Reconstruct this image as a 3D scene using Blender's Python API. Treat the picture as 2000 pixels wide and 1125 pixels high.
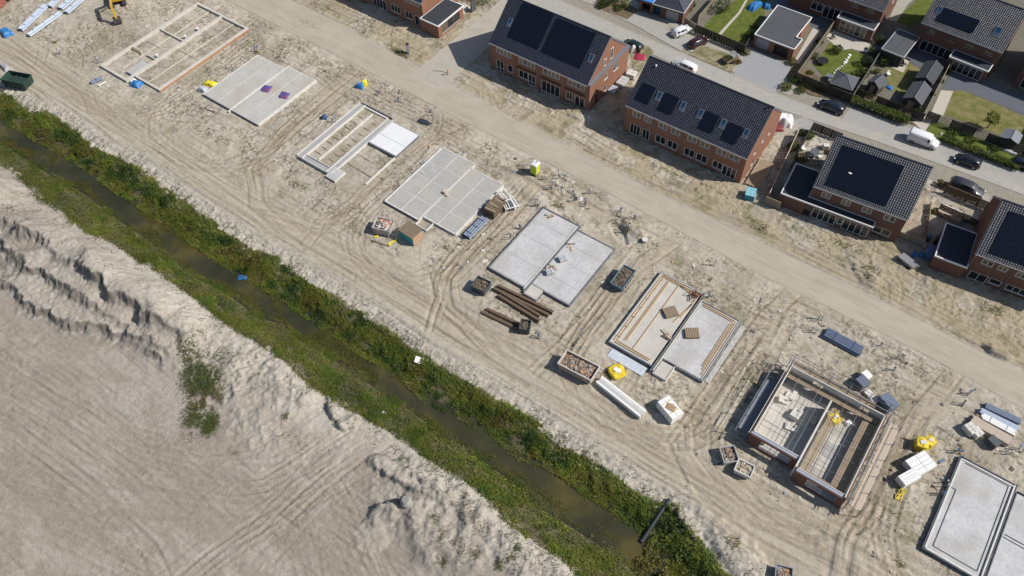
import bpy, math, random
import numpy as np
from mathutils import Vector, Matrix
for o in list(bpy.data.objects): bpy.data.objects.remove(o)
S = bpy.context.scene
C = bpy.data.collections.new("site"); S.collection.children.link(C)
random.seed(7); RNG = np.random.default_rng(11)
R = math.radians

# ------------------------------------------------------------------ camera
FPX, PITCH, ROLL, YAW, HCAM = 1550.0, 0.944890919, -0.0298274169, -0.645655532, 95.0
CX, CY = 41.35, -54.89
def _basis():
    c, s = math.cos(ROLL), math.sin(ROLL)
    r0 = Vector((1, 0, 0)); u0 = Vector((0, math.sin(PITCH), math.cos(PITCH))); f0 = Vector((0, math.cos(PITCH), -math.sin(PITCH)))
    right = c*r0 + s*u0; up = -s*r0 + c*u0
    q = Matrix.Rotation(-YAW, 3, 'Z')
    return q @ right, q @ up, q @ f0
RIGHT, UP, FWD = _basis()
cam_d = bpy.data.cameras.new("camera"); cam = bpy.data.objects.new("camera", cam_d); C.objects.link(cam)
cam_d.sensor_width = 36.0; cam_d.lens = FPX/2000*36; cam_d.clip_start = 1; cam_d.clip_end = 4000
m3 = Matrix((RIGHT, UP, -FWD)).transposed()
cam.matrix_world = Matrix.Translation((CX, CY, HCAM)) @ m3.to_4x4()
S.camera = cam
S.render.engine = 'CYCLES'
# ------------------------------------------------------------------ sky, sun, exposure
SUN_AZ = math.atan2(0.465, 0.885)          # direction towards the sun, angle from +X
SUN_EL = math.atan(1/1.06)
w = bpy.data.worlds.new("World"); S.world = w; w.use_nodes = True
nt = w.node_tree; sky = nt.nodes.new('ShaderNodeTexSky'); sky.sky_type = 'NISHITA'; sky.sun_disc = False
sky.sun_elevation = SUN_EL; sky.sun_rotation = math.pi/2 - SUN_AZ
sky.air_density = 1.0; sky.dust_density = 1.0
bg = nt.nodes['Background']; nt.links.new(sky.outputs[0], bg.inputs[0]); bg.inputs[1].default_value = 0.088
sd = bpy.data.lights.new("sun", 'SUN'); sd.energy = 4.7; sd.angle = R(0.53); sd.color = (1.0, 0.945, 0.86)
sun = bpy.data.objects.new("sun", sd); C.objects.link(sun)
sdir = Vector((math.cos(SUN_AZ)*math.cos(SUN_EL), math.sin(SUN_AZ)*math.cos(SUN_EL), math.sin(SUN_EL)))
sun.rotation_euler = sdir.to_track_quat('Z', 'Y').to_euler(); sun.location = sdir*200
S.view_settings.view_transform = 'Standard'; S.view_settings.look = 'None'
S.view_settings.exposure = 0.10; S.view_settings.gamma = 1.0; S.view_settings.use_curve_mapping = False

# ------------------------------------------------------------------ helpers
def ray(px, py):
    """direction of the view ray through a photograph point (survey of the place from the picture)"""
    x = (px-1000)/FPX; y = -(py-562.5)/FPX
    return RIGHT*x + UP*y + FWD
def at(px, py, z=0.0):
    d = ray(px, py); t = (z-HCAM)/d.z
    return (CX+d.x*t, CY+d.y*t)
def pts(L, z=0.0): return [at(a, b, z) for a, b in L]

def tag(o, label=None, cat=None, group=None, kind=None):
    if label: o['label'] = label
    if cat: o['category'] = cat
    if group: o['group'] = group
    if kind: o['kind'] = kind
    return o
def thing(name, label, cat, loc=(0, 0, 0), rz=0.0, group=None):
    o = bpy.data.objects.new(name, None); C.objects.link(o); o.empty_display_size = .3
    o.location = loc; o.rotation_euler = (0, 0, rz)
    return tag(o, label, cat, group)

class MB:
    def __init__(s): s.v = []; s.f = []; s.mi = []; s.sm = []; s.cur = 0
    def add(s, vs, fs, smooth=False):
        b = len(s.v); s.v += [tuple(p) for p in vs]
        for f in fs: s.f.append(tuple(b+i for i in f)); s.mi.append(s.cur); s.sm.append(smooth)
        return s
    def slot(s, i): s.cur = i; return s
    def box(s, x0, y0, z0, x1, y1, z1):
        return s.add([(x0,y0,z0),(x1,y0,z0),(x1,y1,z0),(x0,y1,z0),(x0,y0,z1),(x1,y0,z1),(x1,y1,z1),(x0,y1,z1)],
                     [(0,3,2,1),(4,5,6,7),(0,1,5,4),(1,2,6,5),(2,3,7,6),(3,0,4,7)])
    def bbox(s, x0, y0, z0, x1, y1, z1, b=.02):
        """box with chamfered upper edges"""
        return s.add([(x0,y0,z0),(x1,y0,z0),(x1,y1,z0),(x0,y1,z0),(x0,y0,z1-b),(x1,y0,z1-b),(x1,y1,z1-b),(x0,y1,z1-b),
                      (x0+b,y0+b,z1),(x1-b,y0+b,z1),(x1-b,y1-b,z1),(x0+b,y1-b,z1)],
                     [(0,3,2,1),(8,9,10,11),(0,1,5,4),(1,2,6,5),(2,3,7,6),(3,0,4,7),(4,5,9,8),(5,6,10,9),(6,7,11,10),(7,4,8,11)])
    def obox(s, c, size, rz=0.0, ry=0.0, rx=0.0):
        m = Matrix.Rotation(rz,3,'Z') @ Matrix.Rotation(ry,3,'Y') @ Matrix.Rotation(rx,3,'X'); c = Vector(c)
        h = [d/2 for d in size]
        vs = [c + m @ Vector((sx*h[0], sy*h[1], sz*h[2])) for sz in (-1,1) for sx, sy in ((-1,-1),(1,-1),(1,1),(-1,1))]
        return s.add(vs, [(0,3,2,1),(4,5,6,7),(0,1,5,4),(1,2,6,5),(2,3,7,6),(3,0,4,7)])
    def prism(s, poly, z0, z1):
        n = len(poly)
        a = sum(poly[i][0]*poly[(i+1)%n][1]-poly[(i+1)%n][0]*poly[i][1] for i in range(n))
        if a < 0: poly = poly[::-1]
        return s.add([(x,y,z0) for x,y in poly]+[(x,y,z1) for x,y in poly],
                     [tuple(range(n-1,-1,-1)), tuple(range(n,2*n))]+[(i,(i+1)%n,n+(i+1)%n,n+i) for i in range(n)])
    def tube(s, path, r, n=8, cap=True, smooth=True):
        path = [Vector(p) for p in path]; rr = r if isinstance(r,(list,tuple)) else [r]*len(path)
        rings = []
        for i, p in enumerate(path):
            t = (path[min(i+1,len(path)-1)]-path[max(i-1,0)]).normalized()
            a = t.orthogonal().normalized() if abs(t.z) > .95 else t.cross(Vector((0,0,1))).normalized()
            b = t.cross(a).normalized()
            rings.append([p+(a*math.cos(2*math.pi*k/n)+b*math.sin(2*math.pi*k/n))*rr[i] for k in range(n)])
        vs = [q for g in rings for q in g]; fs = []
        for i in range(len(path)-1):
            for k in range(n):
                fs.append((i*n+k, i*n+(k+1)%n, (i+1)*n+(k+1)%n, (i+1)*n+k))
        s.add(vs, fs, smooth)
        if cap: s.add(rings[0], [tuple(range(n-1,-1,-1))]); s.add(rings[-1], [tuple(range(n))])
        return s
    def cyl(s, c, r, h, n=12, r2=None):
        r2 = r if r2 is None else r2
        return s.tube([(c[0],c[1],c[2]),(c[0],c[1],c[2]+h)], [r, r2], n)
    def grid(s, fn, nu, nv, smooth=True, closed_u=False):
        vs = [fn(i/nu, j/nv) for j in range(nv+1) for i in range(nu+1)]
        fs = [(j*(nu+1)+i, j*(nu+1)+i+1, (j+1)*(nu+1)+i+1, (j+1)*(nu+1)+i) for j in range(nv) for i in range(nu)]
        return s.add(vs, fs, smooth)
    def mesh(s, name, mats):
        me = bpy.data.meshes.new(name); me.from_pydata(s.v, [], s.f)
        for m in (mats if isinstance(mats,(list,tuple)) else [mats]): me.materials.append(m)
        me.polygons.foreach_set('material_index', s.mi); me.polygons.foreach_set('use_smooth', s.sm)
        me.update(); return me
    def build(s, name, mats, parent=None, label=None, cat=None, group=None, kind=None, loc=None, rz=None):
        return link(name, s.mesh(name, mats), parent, label, cat, group, kind, loc, rz)
def link(name, me, parent=None, label=None, cat=None, group=None, kind=None, loc=None, rz=None):
    o = bpy.data.objects.new(name, me); C.objects.link(o)
    if parent: o.parent = parent
    if loc is not None: o.location = loc
    if rz is not None: o.rotation_euler = (0,0,rz)
    return tag(o, label, cat, group, kind)
def copy_tree(o, parent=None):
    c = o.copy(); C.objects.link(c); c.parent = parent
    for ch in list(o.children): copy_tree(ch, c)
    return c
def copy_thing(o, loc, rz, label=None):
    c = copy_tree(o); c.location = loc; c.rotation_euler = (0,0,rz)
    if label: c['label'] = label
    return c

# raw numpy mesh (quads)
def np_mesh(name, V, Q, mats, col=None, smooth=True):
    me = bpy.data.meshes.new(name); nv, nq = len(V), len(Q); k = Q.shape[1]
    me.vertices.add(nv); me.vertices.foreach_set('co', np.ascontiguousarray(V, np.float32).ravel())
    me.loops.add(nq*k); me.loops.foreach_set('vertex_index', np.ascontiguousarray(Q, np.int32).ravel())
    me.polygons.add(nq); me.polygons.foreach_set('loop_start', np.arange(0, nq*k, k, dtype=np.int32))
    me.polygons.foreach_set('use_smooth', np.full(nq, smooth, bool))
    me.update(calc_edges=True)
    if col is not None:
        a = me.color_attributes.new('Col', 'FLOAT_COLOR', 'POINT')
        a.data.foreach_set('color', np.concatenate([col, np.ones((nv,1))], 1).astype(np.float32).ravel())
    for m in (mats if isinstance(mats,(list,tuple)) else [mats]): me.materials.append(m)
    return me

# ------------------------------------------------------------------ materials
def _n(nt, t, **k):
    n = nt.nodes.new(t)
    for a, b in k.items(): setattr(n, a, b)
    return n
def mat(name, col, rough=.7, var=.15, scale=3.0, bump=.0, bscale=20., metal=0., spec=.4, streak=None, col2=None, attr=False, dirt=0.0, dirtcol=(.30,.25,.19), coord='Object'):
    """procedural material: base colour broken up by two noises, optional second colour, dust and fine relief"""
    m = bpy.data.materials.new(name); m.use_nodes = True; nt = m.node_tree; L = nt.links
    b = nt.nodes['Principled BSDF']; b.inputs['Roughness'].default_value = rough; b.inputs['Metallic'].default_value = metal
    b.inputs['Specular IOR Level'].default_value = spec
    tc = _n(nt, 'ShaderNodeTexCoord'); mp = _n(nt, 'ShaderNodeMapping'); L.new(tc.outputs[coord], mp.inputs[0])
    if streak: mp.inputs['Scale'].default_value = streak
    n1 = _n(nt, 'ShaderNodeTexNoise'); n1.inputs['Scale'].default_value = scale; n1.inputs['Detail'].default_value = 6; n1.inputs['Roughness'].default_value = .65
    L.new(mp.outputs[0], n1.inputs[0])
    if attr:
        src = _n(nt, 'ShaderNodeAttribute', attribute_name='Col').outputs['Color']
    else:
        src = _n(nt, 'ShaderNodeRGB'); src.outputs[0].default_value = (*col, 1); src = src.outputs[0]
    if col2 is not None:
        r = _n(nt, 'ShaderNodeMapRange'); r.inputs[1].default_value = .42; r.inputs[2].default_value = .6; L.new(n1.outputs[0], r.inputs[0])
        mx = _n(nt, 'ShaderNodeMix', data_type='RGBA'); L.new(r.outputs[0], mx.inputs[0]); L.new(src, mx.inputs[6]); mx.inputs[7].default_value = (*col2, 1); src = mx.outputs[2]
    n2 = _n(nt, 'ShaderNodeTexNoise'); n2.inputs['Scale'].default_value = scale*5.3; n2.inputs['Detail'].default_value = 4; L.new(mp.outputs[0], n2.inputs[0])
    ad = _n(nt, 'ShaderNodeMath', operation='ADD'); L.new(n1.outputs[0], ad.inputs[0]); L.new(n2.outputs[0], ad.inputs[1])
    mr = _n(nt, 'ShaderNodeMapRange'); mr.inputs[1].default_value = .6; mr.inputs[2].default_value = 1.4; mr.inputs[3].default_value = 1-var*1.6; mr.inputs[4].default_value = 1+var*1.6
    L.new(ad.outputs[0], mr.inputs[0])
    vm = _n(nt, 'ShaderNodeVectorMath', operation='SCALE'); L.new(src, vm.inputs[0]); L.new(mr.outputs[0], vm.inputs['Scale'])
    out = vm.outputs[0]
    if dirt > 0:
        n3 = _n(nt, 'ShaderNodeTexNoise'); n3.inputs['Scale'].default_value = scale*.45; n3.inputs['Detail'].default_value = 8; L.new(tc.outputs[coord], n3.inputs[0])
        r = _n(nt, 'ShaderNodeMapRange'); r.inputs[1].default_value = .45; r.inputs[2].default_value = .75; r.inputs[4].default_value = dirt; L.new(n3.outputs[0], r.inputs[0])
        mx = _n(nt, 'ShaderNodeMix', data_type='RGBA'); L.new(r.outputs[0], mx.inputs[0]); L.new(out, mx.inputs[6]); mx.inputs[7].default_value = (*dirtcol, 1); out = mx.outputs[2]
    L.new(out, b.inputs['Base Color'])
    if bump > 0:
        nb = _n(nt, 'ShaderNodeTexNoise'); nb.inputs['Scale'].default_value = bscale; nb.inputs['Detail'].default_value = 5; L.new(mp.outputs[0], nb.inputs[0])
        bp = _n(nt, 'ShaderNodeBump'); bp.inputs['Strength'].default_value = bump; bp.inputs['Distance'].default_value = .1
        L.new(nb.outputs[0], bp.inputs['Height']); L.new(bp.outputs[0], b.inputs['Normal'])
    return m
def leafmat(name, trans=.4):
    m = bpy.data.materials.new(name); m.use_nodes = True; nt = m.node_tree; L = nt.links
    b = nt.nodes['Principled BSDF']; b.inputs['Roughness'].default_value = .6; b.inputs['Specular IOR Level'].default_value = .25
    a = _n(nt, 'ShaderNodeAttribute', attribute_name='Col'); tc = _n(nt, 'ShaderNodeTexCoord')
    n = _n(nt, 'ShaderNodeTexNoise'); n.inputs['Scale'].default_value = 6; L.new(tc.outputs['Object'], n.inputs[0])
    mr = _n(nt, 'ShaderNodeMapRange'); mr.inputs[3].default_value = .75; mr.inputs[4].default_value = 1.25; L.new(n.outputs[0], mr.inputs[0])
    vm = _n(nt, 'ShaderNodeVectorMath', operation='SCALE'); L.new(a.outputs['Color'], vm.inputs[0]); L.new(mr.outputs[0], vm.inputs['Scale'])
    L.new(vm.outputs[0], b.inputs['Base Color'])
    t = _n(nt, 'ShaderNodeBsdfTranslucent'); L.new(vm.outputs[0], t.inputs[0]); mx = _n(nt, 'ShaderNodeMixShader'); mx.inputs[0].default_value = trans
    L.new(b.outputs[0], mx.inputs[1]); L.new(t.outputs[0], mx.inputs[2]); L.new(mx.outputs[0], nt.nodes['Material Output'].inputs[0])
    return m

# value noise
_T = np.random.default_rng(5).random((8, 256, 256)).astype(np.float32)
def vn(x, y, s=0):
    xi = np.floor(x); yi = np.floor(y); fx = (x-xi).astype(np.float32); fy = (y-yi).astype(np.float32)
    xi = xi.astype(np.int64); yi = yi.astype(np.int64)
    fx = fx*fx*(3-2*fx); fy = fy*fy*(3-2*fy); T = _T[s % 8]
    o = (s//8)*37
    a = T[(xi+o) & 255, yi & 255]; b = T[(xi+1+o) & 255, yi & 255]; c = T[(xi+o) & 255, (yi+1) & 255]; d = T[(xi+1+o) & 255, (yi+1) & 255]
    return (a*(1-fx)+b*fx)*(1-fy)+(c*(1-fx)+d*fx)*fy
def fbm(x, y, oc=4, s=0, gain=.5):
    t = 0; a = 1; n = 0
    for i in range(oc):
        t = t+a*vn(x*(2.03**i)+i*17.3, y*(2.03**i)-i*9.1, s+i); n += a; a *= gain
    return t/n
def sst(a, b, x):
    t = np.clip((x-a)/(b-a), 0, 1); return t*t*(3-2*t)
# ------------------------------------------------------------------ the lie of the land
WZ = -1.25
def _line(L, z):
    P = sorted(pts(L, z)); return np.array([p[0] for p in P]), np.array([p[1] for p in P])
WU = _line([(-60,190),(0,229),(57,262),(110,292),(175,330),(229,372),(286,409),(347,442),(380,474),(482,540),(560,585),(651,650),(712,690),(782,731),(830,775),(900,813),(960,840),(1021,893),(1066,906),(1112,934),(1164,972),(1221,1006),(1272,1063),(1290,1110)], WZ)
WL = _line([(-60,245),(0,276),(53,307),(102,339),(163,372),(229,421),(286,462),(339,507),(388,540),(450,572),(511,617),(541,625),(621,675),(702,726),(757,771),(830,815),(900,862),(938,889),(987,923),(1032,957),(1070,987),(1115,1021),(1157,1048),(1202,1078),(1240,1100),(1300,1135)], WZ)
VU = _line([(-60,150),(0,180),(53,221),(86,221),(143,258),(196,303),(245,319),(315,368),(360,401),(425,446),(482,491),(531,507),(560,527),(611,565),(661,590),(732,635),(767,660),(807,690),(900,751),(976,791),(1040,828),(1081,862),(1142,904),(1183,927),(1229,961),(1278,991),(1319,998),(1334,1029),(1387,1093),(1410,1125),(1500,1180)], -.3)
VL = _line([(-60,280),(0,311),(49,344),(82,384),(135,425),(184,450),(229,466),(286,511),(347,548),(409,593),(471,640),(551,690),(611,746),(681,791),(737,816),(782,851),(842,891),(900,921),(957,972),(976,1002),(1025,1032),(1066,1063),(1112,1097),(1146,1125),(1200,1160)], 0)
RL = _line([(200,-120),(340,-50),(470,15),(700,130),(900,235),(1200,385),(1500,545),(1800,690),(2000,800),(2300,950)], 0)
RU = _line([(300,-110),(450,-50),(590,10),(700,68),(840,143),(1000,230),(1300,385),(1600,527),(2000,728),(2300,880)], 0)
I = lambda P, x: np.interp(x, P[0], P[1])

# wheel tracks: (photo polyline, half width in metres, depth, lines per metre)
TRK = [
 ([(-80,85),(90,165),(250,280),(480,420),(700,545),(900,670),(1100,790),(1300,905),(1500,1015),(1700,1120),(1800,1180)], 4.2, .075, 1.25),
 ([(-60,40),(60,110),(150,190),(260,270)], 2.2, .05, 1.1),
 ([(700,130),(640,185),(560,255),(500,330),(505,395),(560,450)], 2.2, .055, 1.1),
 ([(905,235),(850,262),(760,330),(690,400),(620,455),(560,440)], 1.9, .05, 1.2),
 ([(1060,345),(1000,420),(930,490),(870,545),(880,600),(960,680)], 2.2, .07, 1.2),
 ([(840,640),(860,580),(850,540)], 1.2, .09, 1.4),
 ([(1310,480),(1250,520),(1170,610),(1110,670),(1060,720)], 2.2, .06, 1.2),
 ([(1540,585),(1500,620),(1430,720),(1370,800),(1330,860),(1360,930),(1430,985)], 2.3, .08, 1.2),
 ([(1340,840),(1340,890),(1390,950),(1480,1010)], 1.4, .09, 1.4),
 ([(1860,740),(1800,810),(1740,900),(1700,980),(1660,1060),(1640,1140)], 2.3, .075, 1.2),
 ([(1000,330),(1100,385),(1230,440)], 1.0, .07, 1.2),
 ([(720,165),(800,225),(850,260),(930,300)], 1.2, .06, 1.2),
 ([(530,10),(640,75),(760,140),(840,160)], 1.5, .06, 1.2),
 ([(1000,215),(1150,300),(1300,375),(1480,455),(1700,565),(2000,705)], 1.6, .06, 1.3),
 ([(640,60),(690,40),(640,10)], 1.2, .06, 1.2),
 ([(-80,690),(120,800),(260,885),(380,920),(500,905),(580,860),(660,800)], 3.2, .05, 1.0),
 ([(250,1180),(400,1060),(560,960),(680,870),(760,830)], 3.6, .045, 1.0),
 ([(760,820),(850,850),(930,920)], 1.5, .08, 1.2),
 ([(-80,900),(150,960),(420,1000),(640,1000),(760,1080)], 3.5, .035, .9),
 ([(640,930),(680,1000),(740,1130)], 1.6, .05, 1.1),
 ([(-80,760),(60,830),(200,930),(330,1060),(380,1180)], 3.0, .04, .9),
]
TRKW = [(pts(L), hw, dp, fr) for L, hw, dp, fr in TRK]
# single vehicle passes: two ruts each
def _passes():
    r = random.Random(21); out = []
    def wob(P, a): return [(x+r.uniform(-a,a), y+r.uniform(-a,a)) for x,y in P]
    def line(x0,y0,x1,y1,n,a):
        return wob([(x0+(x1-x0)*i/n, y0+(y1-y0)*i/n) for i in range(n+1)], a)
    for i in range(34):                                   # along the haul road
        x=r.uniform(-130,50); L=r.uniform(25,70); y=r.uniform(-14.5,-3.5); out.append((line(x,y,x+L,y+r.uniform(-2,2),7,.35), r.uniform(.03,.08)))
    for gx in (-74.6,-51,-29,-9,12.6,34.6,57):            # between the plots, swinging onto the haul road
        for i in range(6):
            x=gx+r.uniform(-2.3,2.3); s_=r.choice((-1,1)); y1=r.uniform(14,23)
            P=[(x,y1),(x+r.uniform(-.5,.5),y1*.5),(x+r.uniform(-.4,.4),0),(x+s_*.6,-4),(x+s_*2.2,-6.8),(x+s_*5,-8.8),(x+s_*10,-9.5+r.uniform(-1.5,1.5)),(x+s_*16,-9.5+r.uniform(-2,2))]
            out.append((P, r.uniform(.04,.09)))
    for i in range(16):
        x=r.uniform(-110,55); L=r.uniform(14,40); y=r.uniform(17.5,22.6); out.append((line(x,y,x+L,y+r.uniform(-1,1),6,.3), r.uniform(.03,.07)))
    for i in range(22):
        x=r.uniform(-105,60); L=r.uniform(12,40); y=r.uniform(30,37.5); out.append((line(x,y,x+L,y+r.uniform(-1.5,1.5),6,.35), r.uniform(.04,.09)))
    for i in range(46):                                   # short turns anywhere on the building ground
        x=r.uniform(-125,70); y=r.uniform(-15,23); a=r.uniform(0,6.3); c=r.uniform(-.22,.22); P=[(x,y)]
        for k in range(7): a+=c*2; x+=2*math.cos(a); y+=2*math.sin(a); P.append((x,y))
        out.append((P, r.uniform(.03,.08)))
    S_=[[(-80,690),(120,800),(260,885),(380,920),(500,905),(580,860),(660,800)],[(250,1180),(400,1060),(560,960),(680,870),(760,830)],[(-80,900),(150,960),(420,1000),(640,1000),(760,1080)],[(-80,760),(60,830),(200,930),(330,1060),(380,1180)],[(640,930),(680,1000),(740,1130)],[(430,1180),(520,1040),(660,900),(760,840),(860,850)],[(-60,1010),(140,1060),(320,1150)],[(60,720),(240,850),(420,900),(560,1000),(600,1150)],[(330,930),(480,950),(600,930),(700,870)]]
    for L in S_:
        for k in range(5):
            dx,dy=r.uniform(-3.2,3.2),r.uniform(-2.6,2.6); out.append(([(x+dx+r.uniform(-.4,.4),y+dy+r.uniform(-.4,.4)) for x,y in pts(L)], r.uniform(.02,.055)))
    return out
# heaps: photo centre, radii (m), rotation (deg), height, edge sharpness
HEAP = [
 ((560,790), 11, 6.5, -8, .55, .55), ((430,700), 6, 5, 0, .5, .5), ((668,786), 4.4, 2.3, -30, 1.5, .14), ((560,745), 4, 2.5, 0, .4, .5),
 ((752,1005), 3.0, 1.5, 60, 1.2, .35), ((728,1035), 2.2, 2.6, 20, .5, .5), ((790,980), 4.5, 3.0, 0, .5, .7), ((790,932), 5.5, 1.3, 4, .7, .4),
 ((860,1040), 6, 4, 0, .7, .6), ((980,1050), 7, 3.2, 0, .5, .7), ((950,985), 6, 3, 0, .5, .6), ((1060,1110), 7, 3, 0, .5, .7),
 ((860,930), 6, 2.0, 10, .6, .4), ((330,560), 8, 3, -5, .5, .7), ((1210,455), 2.6, 1.0, -35, -.45, .3), ((1235,445), 2.2, 1.2, -20, .5, .5),
 ((1105,380), 1.8, .8, 10, -.35, .4), ((1950,690), 1.8, .9, 0, .7, .4), ((1690,540), 3.0, 1.4, -30, .45, .5), ((1480,440), 3, 1.4, 0, .3, .6),
 ((1140,225), 3.5, 1.6, 0, .35, .6), ((1080,250), 3.0, 1.0, 0, .3, .6), ((470,290), 1.8, 1.4, 0, -.12, .5), ((1500,25), 1, 1, 0, 0, 1),
 ((1660,1080), 5, 2.4, 10, .35, .6), ((1330,1040), 4, 2.0, -30, .5, .5), ((1440,1080), 5, 2.0, -20, .5, .5), ((1050,390), 5, 1.4, -10, .3, .5),
]
HEAPW = [(at(*p), a, b, R(r), h, s) for p, a, b, r, h, s in HEAP]
# excavation steps in the left-hand spoil bank (tops of the steep faces)
SC = [(_line([(-120,330),(9,440),(40,455),(75,472),(125,500),(155,522),(182,543),(212,563),(255,594),(285,612),(335,645),(372,672)],1.5), 1.6),
      (_line([(-120,390),(0,477),(30,497),(60,530),(90,533),(125,560),(176,596),(215,622),(250,650),(290,670),(330,690)],.9), 1.1),
      (_line([(-120,480),(0,533),(18,548),(45,562),(58,592),(85,600),(120,618),(145,636),(172,640),(210,655),(245,668),(290,690)],.4), 1.0)]
SCX = at(385, 690)[0]
PASS = _passes()
# areas of even ground: axis-aligned boxes
FLAT = []
def height(X, Y, full=False):
    X = np.asarray(X, np.float64); Y = np.asarray(Y, np.float64)
    yu, yl, vu, vl = I(WU,X), I(WL,X), I(VU,X), I(VL,X)
    rl, ru = I(RL,X), I(RU,X)
    n1 = fbm(X/5.5, Y/5.5, 3, 0); n2 = fbm(X/1.5, Y/1.5, 4, 3, .6); n3 = fbm(X/.55, Y/.55, 2, 6)
    big = fbm(X/16, Y/16, 3, 9)
    north = sst(-17, -14, Y); south = 1-sst(-1.5, 1.5, Y-vl)
    # roughness
    rough = .35 + .65*sst(.42, .62, fbm(X/7, Y/7, 3, 12))
    road = sst(-.9, .5, Y-rl)*sst(-.9, .5, ru-Y)
    side = sst(-44.4, -43.2, X)*sst(-35.0, -36.2, X)*sst(27, 29, Y)
    side = np.where((X > -44.4) & (X < -35), sst(-44.4,-43.2,X)*(1-sst(-36.2,-35.0,X))*sst(27,29,Y), 0)
    town = sst(55.5, 57, Y)
    z = .10*(n1-.5) + rough*(.34*(n2-.5)+.13*(n3-.5))
    yard = sst(.3, 1.2, Y-ru)*(1-sst(50,53,Y))
    z = z + yard*(.22*(np.abs(n2-.5)*2)+.10*(fbm(X/.9,Y/.9,2,20)-.5))
    # wheel tracks
    trk = np.zeros_like(X); trs = np.zeros_like(X)
    for P, hw, dp, fr in TRKW:
        xs = [p[0] for p in P]; ys = [p[1] for p in P]
        sel = np.nonzero((X > min(xs)-hw-1) & (X < max(xs)+hw+1) & (Y > min(ys)-hw-1) & (Y < max(ys)+hw+1))[0]
        if not len(sel): continue
        x, y = X[sel], Y[sel]; best = np.full(len(sel), 1e9); off = np.zeros(len(sel)); al = np.zeros(len(sel)); s0 = 0
        for a, b in zip(P[:-1], P[1:]):
            dx, dy = b[0]-a[0], b[1]-a[1]; L = math.hypot(dx, dy); ux, uy = dx/L, dy/L
            t = np.clip((x-a[0])*ux+(y-a[1])*uy, 0, L); ex, ey = x-a[0]-ux*t, y-a[1]-uy*t
            d = np.hypot(ex, ey); m = d < best
            best = np.where(m, d, best); off = np.where(m, (x-a[0])*-uy+(y-a[1])*ux, off); al = np.where(m, s0+t, al); s0 += L
        wob = 1.1*(fbm(al/9, off*.15+3, 2, 15)-.5)
        g = fbm((off+wob)*fr*1.5, al*.035+hw, 3, 17, .55)
        g2 = vn((off+wob)*fr*.6, al*.02, 22)
        mk = 1-sst(hw*.55, hw*1.15, best+.8*(fbm(x/3,y/3,2,19)-.5))
        groove = sst(.50,.66,g)
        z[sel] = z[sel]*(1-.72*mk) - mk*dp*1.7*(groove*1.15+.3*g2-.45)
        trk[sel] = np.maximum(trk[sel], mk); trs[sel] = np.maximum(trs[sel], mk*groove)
    # vehicle passes
    rut = np.zeros_like(X); rutc = np.zeros_like(X)
    for P, dp in (PASS if len(X) > 50 else []):
        xs = [p[0] for p in P]; ys = [p[1] for p in P]
        sel = np.nonzero((X > min(xs)-2) & (X < max(xs)+2) & (Y > min(ys)-2) & (Y < max(ys)+2))[0]
        if not len(sel): continue
        x, y = X[sel], Y[sel]; best = np.full(len(sel), 1e9); off = np.zeros(len(sel)); al = np.zeros(len(sel)); s0 = 0
        for a, b in zip(P[:-1], P[1:]):
            dx, dy = b[0]-a[0], b[1]-a[1]; L = math.hypot(dx, dy)+1e-6; ux, uy = dx/L, dy/L
            t = np.clip((x-a[0])*ux+(y-a[1])*uy, 0, L); d = np.hypot(x-a[0]-ux*t, y-a[1]-uy*t); m = d < best
            best = np.where(m, d, best); off = np.where(m, (x-a[0])*-uy+(y-a[1])*ux, off); al = np.where(m, s0+t, al); s0 += L
        k = np.abs(np.abs(off)-.92)+(best > 3)*9
        fade = sst(.30,.55,fbm(al/6+dp*100, off*0+dp*70, 2, 16))*np.clip(np.minimum(al, s0-al)/2.5, 0, 1)
        pr = (1-sst(.12,.30,k))-.55*(1-sst(.0,.22,np.abs(k-.42)))
        tread = .75+.5*np.sin(al*14+np.sign(off)*off*5)*(k < .3)
        rut[sel] += dp*pr*fade*tread; rutc[sel] = np.maximum(rutc[sel], (1-sst(.15,.36,k))*fade)
    rut = np.clip(rut, -.09, .13)
    # clods and creases
    wx, wy = X+.5*n1+.35*n3, Y+.4*n2
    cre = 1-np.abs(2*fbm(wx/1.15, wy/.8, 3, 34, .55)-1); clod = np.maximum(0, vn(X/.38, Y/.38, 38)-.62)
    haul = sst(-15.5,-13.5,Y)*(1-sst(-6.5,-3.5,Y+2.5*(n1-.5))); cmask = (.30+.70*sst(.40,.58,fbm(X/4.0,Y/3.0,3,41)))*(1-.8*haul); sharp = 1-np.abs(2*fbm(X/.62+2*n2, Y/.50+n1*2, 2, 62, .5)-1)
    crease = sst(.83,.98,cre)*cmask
    z = z + (clod*.30*cmask - crease*.09 - .05*sst(.72,.97,sharp)*cmask)*(1-.75*trk)
    z = z - rut*(1-.35*haul)
    # flat places
    flat = np.maximum(road, side)
    z = z*(1-flat*.96) - flat*.045
    for x0, y0, x1, y1, *soft in FLAT:
        m = sst(-.9, .1, np.minimum(np.minimum(X-x0, x1-X), np.minimum(Y-y0, y1-Y)))
        z = z*(1-m*(.45 if soft else 1)) - m*(.02 if soft else .05)
    z = z*(1-town) - town*.06
    # ditch: bank, water bed, northern sand shoulder
    endm = 1-sst(35.3, 37.2, X)
    bed = np.where(endm > 0, -2.0*endm + (-.95+.25*(n2-.5))*(1-endm), -.95+.25*(n2-.5))
    dn = Y-yu; ds = yl-Y; wn = np.maximum(vu-yu, .8); ws = np.maximum(yl-vl, .8)
    top_n = -.25+.22*(n2-.5); top_s = -.05+.3*(n2-.5)
    bank_n = WZ-.25 + (top_n-WZ+.25)*np.clip(dn/wn, 0, 1)
    sh = np.clip((dn-wn)/4.0, 0, 1)
    er = fbm(X/.8, Y/2.2, 3, 25)
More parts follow.
